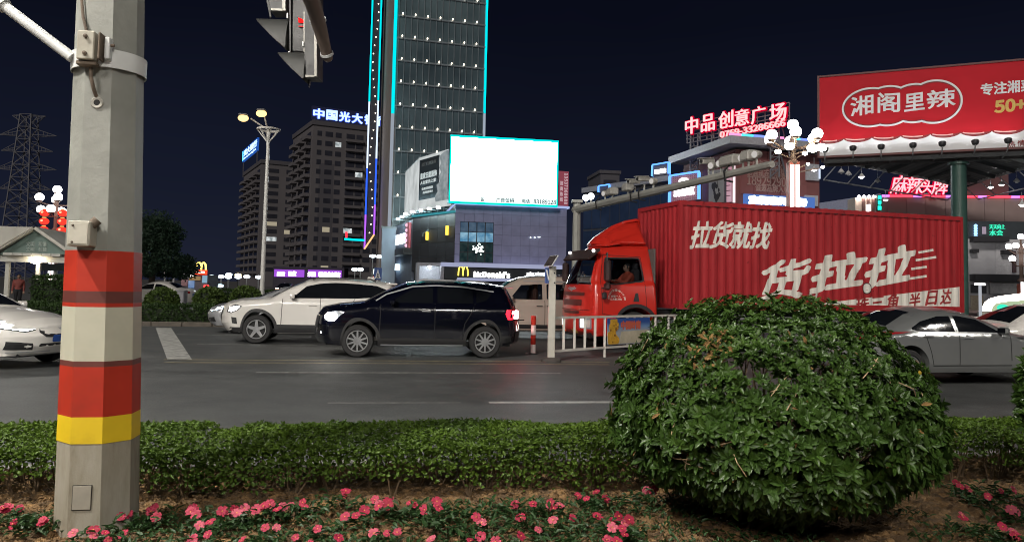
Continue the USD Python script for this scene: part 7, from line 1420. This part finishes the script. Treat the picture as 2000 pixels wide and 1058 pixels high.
VV, sizes = [], []
for lay, (kk, num) in enumerate(((1.0, 8), (.86, 5))):
    base = BC + [0, 0, .62]; p0 = base + (pts - base) * kk * (1 + rng.normal(0, .022, (len(pts), 1)))
    for j in range(num):
        a = rng.uniform(0, 2 * np.pi, len(p0)) if lay else 2 * np.pi * j / num + rng.uniform(-.5, .5, len(p0)); t1 = np.cross(nn, [0.31, .2, .93]); t1 /= np.linalg.norm(t1, axis=1, keepdims=True); t2 = np.cross(nn, t1)
        out = t1 * np.cos(a)[:, None] + t2 * np.sin(a)[:, None]; el = rng.uniform(.15, 1.1, len(p0))[:, None]; dirv = out + nn * el + rng.normal(0, .18, out.shape)
        big = (1.0 - .36 * np.clip(D[:, 2] * 1.4 + .15, -.75, 1)) * rng.uniform(.55, 1.25, len(p0)); L = .073 * big; v, f = leafset(p0 + nn * .0, dirv, nn + rng.normal(0, .2, nn.shape), L, L * rng.uniform(.34, .47, len(p0)), rng); VV.append(v)
VV = np.vstack(VV); cc = VV.mean(1); w_ = np.linalg.norm(CAM - cc, axis=1); nf_ = np.cross(VV[:, 1] - VV[:, 0], VV[:, 2] - VV[:, 0]); vis_ = np.abs(np.sum(nf_ * (CAM - cc), 1)) / w_ ** 3 * (np.linalg.norm((cc - BC - [0, 0, .62]) / BR, axis=1) > .9)
order = np.argsort(-vis_); first = order[:290]
for k in first: obj('leaf', (VV[k], f), bush_leaf, bush, world=True)
rk = order[290:]; dl0 = bush_pt(unit(np.array([-.55, -.55, .72]))[None])[0]; isd = (np.linalg.norm(cc[rk] - dl0, axis=1) < .15) & (rng.random(len(rk)) < .33); isd |= rng.random(len(rk)) < .006
obj('dead_leaves', joined(VV[rk[isd]], f), leafmat('dead_leaf', [(0, (.10, .055, .02)), (.5, (.22, .13, .045)), (1, (.30, .22, .08))], .7, .1, .2, 20.0), bush, world=True, kind='stuff')
rest = joined(VV[rk[~isd]], f); obj('foliage', rest, bush_leaf, bush, world=True, kind='stuff')
tb = MB(); rs = random.Random(3)
for k in range(120):
    d = sphere_dirs(1, rng)[0]; d[2] = abs(d[2]) * .9 - .25 * rs.random(); e = bush_pt(d[None])[0]; b0 = BC + [rs.uniform(-.25, .25), rs.uniform(-.2, .2), -.02]; m = b0 + (e - b0) * .45 + np.array([rs.uniform(-.1, .1), rs.uniform(-.1, .1), rs.uniform(.05, .2)]); tb.tube([b0, m, b0 + (e - b0) * .97], [.014, .009, .003], 5, cap=False)
obj('branches', tb, twig, bush, world=True)
for k in range(26):
    d = sphere_dirs(1, rng)[0]; d[1] = -abs(d[1]); d[2] = rs.uniform(-.3, .7); d = unit(d); e = bush_pt(d[None], 1.02)[0]; t = unit(np.cross(d, [rs.uniform(-1, 1), rs.uniform(-1, 1), rs.uniform(-1, 1)])); tl_ = MB().tube([e - t * .09 - d * .03, e + d * .015, e + t * .09 - d * .01], .0035, 4, cap=False); obj('bare_twig', tl_, paint('twig_pale', (.33, .24, .14), .8, .2, 20.0), bush, world=True)
yl, f_ = leafset(at(1795, 722, 4.72)[None], np.array([[.1, -.2, -1.0]]), np.array([[0, -1.0, .2]]), .04, .024, rng); obj('yellow_leaf', (yl[0], f_), leafmat('leaf_yellow', [(0, (.45, .3, .03)), (1, (.5, .35, .04))]), bush, world=True)
# second bush, a sliver at the right edge
B2 = at(2228, 900, 4.6) * [1, 1, 0] + [.0, .1, .1]; b2t = thing('round_bush', 'sliver of another round bush at the right edge of the picture', 'bush', B2)
D2 = sphere_dirs(900, rng); P2_ = B2 + D2 * [.52, .5, .58] + [0, 0, .86]; V2 = []
for j in range(6):
    dv = D2 + rng.normal(0, .8, D2.shape); v, f = leafset(P2_, dv, D2 + rng.normal(0, .3, D2.shape), .085 * rng.uniform(.7, 1.2, len(D2)), .03, rng); V2.append(v)
obj('foliage', joined(np.vstack(V2), f), bush_leaf, b2t, world=True, kind='stuff'); obj('stem', MB().tube([B2 + [0, 0, -.05], B2 + [0, 0, .5]], .03, 7), twig, b2t, world=True)
# --- near hedge
hedge_leaf = leafmat('hedge_leaf', [(0, (.022, .048, .008)), (.4, (.078, .135, .014)), (.7, (.17, .225, .022)), (1, (.27, .28, .04))], .5, .3, .3, 2.2)
hd = thing('low_hedge', 'low clipped hedge with bare stems running along the roadside kerb', 'hedge', road(0, 5.9, .1))
n = 88000; u = rng.uniform(-4.9, 8.5, n); dens = meshkit.noise(np.stack([u * .9, np.zeros(n), np.zeros(n)], -1), 21); sec = rng.random(n)
vw0, vw1 = 5.52, 6.34
top = sec < .56; v_ = np.where(top, rng.uniform(vw0, vw1, n), np.where(rng.random(n) < .75, vw0 + np.abs(rng.normal(0, .10, n)), rng.uniform(vw0, vw1, n)))
p3 = np.stack([u * 3.2, v_ * 3.2, np.zeros(n)], -1); ht = .405 + .10 * (meshkit.fbm(p3 * .45, 3, 5) - .5) - .10 * np.clip(np.abs(u + 3.3) < .22, 0, 1) - .05 * np.clip(np.abs(u + 1.15) < .12, 0, 1)
edge = np.clip(np.minimum(v_ - vw0, vw1 - v_) / .16, 0, 1); ht = ht * (.84 + .16 * edge)
z = np.where(top, ht - np.abs(rng.normal(0, .022, n)), ht * np.clip(1 - rng.random(n) ** 1.3 * (.45 + .62 * dens), .0, 1))
thin = top | (rng.random(n) < np.clip((z / ht - .06) * 1.7, .14, 1) * (.34 + .9 * dens))
u, v_, z, top, ht = u[thin], v_[thin], z[thin], top[thin], ht[thin]; n = len(u)
P = RU * u[:, None] + RV * v_[:, None]; P[:, 2] = .12 + z
out = np.where(top[:, None], [0, 0, 1.0], -RV * .8 + np.array([0, 0, .55])) + rng.normal(0, .4, (n, 3)); dv = out * .25 + rng.normal(0, .7, (n, 3)) * np.where(top[:, None], [1, 1, .35], [1, 1, .8])
v, f = leafset(P, dv, out, .034 * rng.uniform(.7, 1.35, n), .021 * rng.uniform(.8, 1.2, n), rng); obj('foliage', joined(v, f), hedge_leaf, hd, world=True, kind='stuff')
stm = MB(); rs = random.Random(9); uu_ = -4.8
while uu_ < 8.4:
    vv_ = rs.uniform(vw0 + .05, vw1 - .1); b0 = road(uu_, vv_, .06)
    for k in range(rs.randint(2, 4)): tp0 = b0 + RU * rs.uniform(-.14, .14) + RV * rs.uniform(-.12, .12) + [0, 0, rs.uniform(.28, .40)]; m = (b0 + tp0) / 2 + RU * rs.uniform(-.04, .04); stm.tube([b0, m, tp0], [.0075, .0055, .003], 5, cap=False)
    uu_ += rs.uniform(.05, .11)
obj('stems', stm, twig, hd, world=True, kind='stuff')
# --- flowers
pet = leafmat('petal_pink', [(0, (.26, .016, .045)), (.5, (.46, .04, .085)), (1, (.60, .11, .15))], .55, .25, .25, 30.0); pets = [pet, leafmat('petal_rose', [(0, (.40, .05, .10)), (1, (.74, .22, .25))], .55, .25, .25, 30.0), leafmat('petal_crimson', [(0, (.20, .012, .03)), (1, (.46, .04, .08))], .6, .2, .2, 30.0)]; eye = paint('flower_eye', (.65, .35, .05), .6); plf = leafmat('bedding_leaf', [(0, (.012, .032, .010)), (.5, (.032, .075, .020)), (1, (.07, .115, .035))], .5, .25, .35, 8.0)
def flower(t, c, n, r, rs):
    x, y, z = frame_of(c, c + n); m = MB(); ph = rs.random() * 6
    for k in range(5):
        a = ph + k * 2 * math.pi / 5; d = x * math.cos(a) + y * math.sin(a); s_ = -x * math.sin(a) + y * math.cos(a); l = z * (.10 + .2 * rs.random())
        pts_ = [c, c + r * (d * .45 + s_ * .38) + l * r * .5, c + r * (d * .92 + s_ * .42) + l * r * (rs.random() * .8), c + r * d * 1.0 + l * r * .2, c + r * (d * .92 - s_ * .42) + l * r * rs.random() * .8, c + r * (d * .45 - s_ * .38) + l * r * .5, c + r * d * .55 + z * r * .08]
        m.add(pts_, [[0, 1, 6], [1, 2, 6], [2, 3, 6], [3, 4, 6], [4, 5, 6], [5, 0, 6]])
    fl = obj('flower', m, pets[rs.choice((0, 0, 0, 1, 2))], t, world=True); obj('flower_eye', MB().sph(c + z * r * .06, r * .12, 1), eye, fl, world=True)
rs = random.Random(21); spots = [(30, 1003, 4), (62, 1012, 3), (180, 1040, 4), (270, 1008, 3), (312, 994, 2), (402, 992, 3), (430, 990, 2), (395, 1015, 2), (476, 1000, 3), (512, 990, 3), (560, 990, 3), (610, 980, 2), (655, 972, 2), (350, 1052, 3), (540, 1030, 2), (600, 1056, 2), (700, 1003, 3), (735, 980, 3), (772, 996, 3), (812, 985, 3), (842, 1010, 1), (868, 990, 2), (915, 1012, 2), (920, 1046, 2), (905, 978, 0),
    (980, 982, 2), (1000, 1045, 2), (1052, 1012, 2), (1058, 980, 2), (1095, 985, 3), (1150, 960, 2), (1170, 972, 2), (1175, 1003, 3), (1200, 1020, 3), (1222, 1035, 2), (1195, 1050, 3), (1255, 962, 2), (760, 1046, 3), (690, 1050, 1), (1100, 1010, 1), (1120, 1050, 0), (1900, 955, 2), (1912, 1015, 2), (1962, 1035, 3), (1985, 990, 2), (1995, 1048, 2), (1880, 935, 1), (470, 1050, 1), (640, 1020, 1), (420, 1040, 1), (850, 1055, 1), (1015, 1005, 1), (1960, 945, 2), (245, 1048, 2), (1935, 965, 2)]
rowc = {}
for px, py, nfl in sorted(spots):
    row = 'front' if py > 1025 else ('back' if py < 985 else 'middle'); kk_ = (row, nfl > 0); rowc[kk_] = rowc.get(kk_, -1) + 1; on_ = ORD[rowc[kk_]]; nw = ['no', 'one pink-red flower', 'two pink-red flowers', 'three pink-red flowers', 'four pink-red flowers'][nfl]
    g = gnd(px, py, .22); u0, v0 = float(np.dot(g, RU)), float(np.dot(g, RV)); c0 = bed(u0, v0)
    t = thing('bedding_plant', f'bedding plant with {nw}, {on_} from the left in the {row} row' if nfl else f'green bedding plant without open flowers, {on_} such from the left in the {row} row', 'flowering plant', c0, 0, 'pink bedding plants in the flower bed' if nfl else 'plants without flowers in the bed')
    n = 60; a = rng.uniform(0, 6.28, n); el = rng.uniform(.15, 1.2, n); dv = np.stack([np.cos(a), np.sin(a), el], 1); P = c0 + np.stack([rng.normal(0, .07, n), rng.normal(0, .06, n), np.abs(rng.normal(.03, .03, n))], 1); v, f = leafset(P, dv, np.array([0, 0, 1.0]) + rng.normal(0, .3, (n, 3)), .062 * rng.uniform(.6, 1.25, n), .024, rng, droop=.6); obj('leaves', joined(v, f), plf, t, world=True)
    for k in range(nfl): q = c0 + np.array([rs.uniform(-.095, .095), rs.uniform(-.07, .07), rs.uniform(.07, .115)]); flower(t, q, unit([rs.uniform(-.5, .5), rs.uniform(-1.1, -.2), rs.uniform(.5, 1.0)]), rs.uniform(.023, .036), rs)
# litter, clods and small leaves on the soil
n = 9500; u = rng.uniform(-3.4, 3.6, n); v_ = rng.uniform(3.6, 5.75, n); P = RU * u[:, None] + RV * v_[:, None]; P[:, 2] = soil_h(u, v_) + .004
dv = rng.normal(0, 1, (n, 3)) * [1, 1, .3]; v, f = leafset(P, dv, np.array([0, 0, 1.0]) + rng.normal(0, .5, (n, 3)), rng.uniform(.012, .042, n), rng.uniform(.008, .018, n), rng); obj('leaf_litter', joined(v, f), leafmat('litter', [(0, (.05, .03, .013)), (.35, (.12, .07, .025)), (.7, (.22, .14, .05)), (1, (.10, .11, .035))], .8, .1, .2, 5.0), None, kind='stuff', label='dry brown leaf litter scattered over the flower bed soil', cat='leaf litter')
n = 9000; u = rng.uniform(-3.4, 3.6, n); v_ = rng.uniform(3.6, 5.3, n); pk = meshkit.fbm(np.stack([u * 1.7, v_ * 2.4, np.zeros(n)], -1), 3, 33) > .37; u, v_ = u[pk], v_[pk]; n = len(u); P = RU * u[:, None] + RV * v_[:, None]; P[:, 2] = soil_h(u, v_) + rng.uniform(0, .03, n); a = rng.uniform(0, 6.28, n)
v, f = leafset(P, np.stack([np.cos(a), np.sin(a), rng.uniform(.2, 1.2, n)], 1), np.array([0, 0, 1.0]) + rng.normal(0, .4, (n, 3)), rng.uniform(.03, .06, n), rng.uniform(.012, .02, n), rng); obj('ground_cover', joined(v, f), plf, None, kind='stuff', label='low green leaves covering the soil between the pink flowers', cat='ground cover')
cl_ = MB(); m0 = trimesh.creation.icosphere(1, 1.0)
for k in range(800):
    u0, v0 = rs.uniform(-3.4, 3.6), rs.uniform(3.7, 5.75); r = rs.uniform(.008, .03); V_ = m0.vertices * (r, r * rs.uniform(.7, 1.2), r * .6) * (1 + .25 * (meshkit.noise(m0.vertices * 2 + k, 1)[:, None] - .5)); cl_.add(V_ + bed(u0, v0), m0.faces)
obj('soil_clods', cl_, soil, None, smooth=60, kind='stuff', label='small clods of brown earth lying in the flower bed', cat='soil clods')
# --- far side: clipped balls, low hedges, big tree
ball_leaf = leafmat('ball_leaf', [(0, (.03, .055, .012)), (.5, (.075, .12, .02)), (1, (.14, .17, .035))], .6, .2, .3, 1.5)
far_leaf = leafmat('far_hedge_leaf', [(0, (.012, .028, .008)), (.5, (.035, .07, .014)), (1, (.08, .11, .025))], .6, .2, .3, 1.5)
def ball(px, py, rpx, d, label, group):
    c = at(px, py, d); r = rpx * d / 1500; g = c * [1, 1, 0] + [0, 0, .1]; t = thing('clipped_bush', label, 'bush', g, 0, group); n = 1500; D = sphere_dirs(n, rng); P = c + D * r * [1, 1, .95] * (1 + .05 * (meshkit.noise(D * 4 + px, 3)[:, None] - .5) * 2) * (1 - np.abs(rng.normal(0, .03, (n, 1)))); P[:, 2] = np.maximum(P[:, 2], .1)
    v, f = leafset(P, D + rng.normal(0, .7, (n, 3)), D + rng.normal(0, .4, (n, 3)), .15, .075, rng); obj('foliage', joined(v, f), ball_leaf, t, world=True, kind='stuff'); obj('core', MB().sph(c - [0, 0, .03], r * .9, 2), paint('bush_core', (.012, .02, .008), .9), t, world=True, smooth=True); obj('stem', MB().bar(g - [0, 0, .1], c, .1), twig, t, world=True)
for px, py, r, d, lb in ((317, 592, 29, 30.5, 'clipped round bush nearest the striped pole across the road'), (409, 589, 27, 30.5, 'clipped round bush left of the white SUV nose across the road'), (480, 588, 28, 30.5, 'clipped round bush at the foot of the tall street lamp')): ball(px, py, r, d, lb, None)
def far_hedge(name, u0, u1, v0, v1, h, label):
    t = thing(name, label, 'hedge', road((u0 + u1) / 2, (v0 + v1) / 2)); n = int((u1 - u0) * ((v1 - v0) + h) * 240); u = rng.uniform(u0, u1, n); s = rng.random(n); tp_ = s < (v1 - v0) / (v1 - v0 + h); v_ = np.where(tp_, rng.uniform(v0, v1, n), v0 + np.abs(rng.normal(0, .03, n))); z = np.where(tp_, h + rng.normal(0, .03, n), rng.uniform(.05, h, n)) + .1 * (meshkit.noise(np.stack([u, v_, np.zeros(n)], -1) * 1.3, 6) - .5)
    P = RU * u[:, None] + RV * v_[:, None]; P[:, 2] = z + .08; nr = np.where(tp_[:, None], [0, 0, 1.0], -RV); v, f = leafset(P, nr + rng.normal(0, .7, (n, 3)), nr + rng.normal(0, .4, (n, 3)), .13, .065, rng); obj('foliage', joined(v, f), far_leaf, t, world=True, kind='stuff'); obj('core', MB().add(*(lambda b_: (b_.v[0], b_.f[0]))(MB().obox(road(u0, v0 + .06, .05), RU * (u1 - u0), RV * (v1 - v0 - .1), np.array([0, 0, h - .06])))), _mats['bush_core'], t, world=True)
far_hedge('far_hedge', -22, -6.2, 28.6, 29.5, .55, 'low dark hedge strip along the far kerb behind the white SUV'); far_hedge('tall_hedge', -14.2, -10.9, 33.5, 35.0, 1.5, 'taller clipped hedge block beside the shelter posts on the left'); far_hedge('low_green_hedge', -24, -9, 31.2, 32.2, .5, 'second low green hedge strip in front of the shelter')
far_hedge('back_hedge', -8.3, -3.0, 40, 41.2, 1.0, 'dark back hedge behind the lamp post and the white SUV roof')
# big tree
tree_leaf = leafmat('tree_leaf', [(0, (.012, .030, .018)), (.5, (.030, .062, .034)), (1, (.06, .10, .05))], .6, .25, .3, .5)
T0 = at(296, 556, 62) * [1, 1, 0]; tr_ = thing('large_tree', 'large dark rounded tree standing behind the striped pole', 'tree', T0); s_ = 62 / 1500
obj('trunk', MB().tube([T0, T0 + [0, 0, 1.6], T0 + [.2, 0, 3.4]], [.3, .24, .16], 10), paint('bark', (.06, .045, .035), .9, .3, 4.0, bump=.5), tr_, world=True, smooth=40)
lm = MB(); cr = []
for k in range(16):
    a, e = rs.uniform(0, 6.28), rs.uniform(.15, 1.4); d = np.array([math.cos(a) * math.cos(e), math.sin(a) * math.cos(e), math.sin(e)]); c = T0 + [0, 0, 3.4] + d * np.array([2.6, 2.4, 3.0]) * rs.uniform(.6, 1); cr.append((c, rs.uniform(.9, 1.5))); lm.tube([T0 + [0, 0, 1.5 + rs.random() * 1.5], T0 + [0, 0, 3.0] + d * .9, c], [.1, .07, .03], 6, cap=False)
for k in range(9): a = k * .7; cr.append((T0 + np.array([math.cos(a) * 2.5, math.sin(a) * 2.2, 2.3 + rs.random()]), 1.0))
obj('limbs', lm, _mats['bark'], tr_, world=True); LV = []
for c, r in cr:
    n = 650; D = sphere_dirs(n, rng); P = c + D * r * rng.uniform(.55, 1.08, (n, 1)) * [1.1, 1.1, .85]; v, f = leafset(P, D + rng.normal(0, .8, (n, 3)), D + rng.normal(0, .6, (n, 3)) + [0, 0, .4], .26 * rng.uniform(.7, 1.3, n), .13, rng); LV.append(v)
obj('crown', joined(np.vstack(LV), f), tree_leaf, tr_, world=True, kind='stuff')
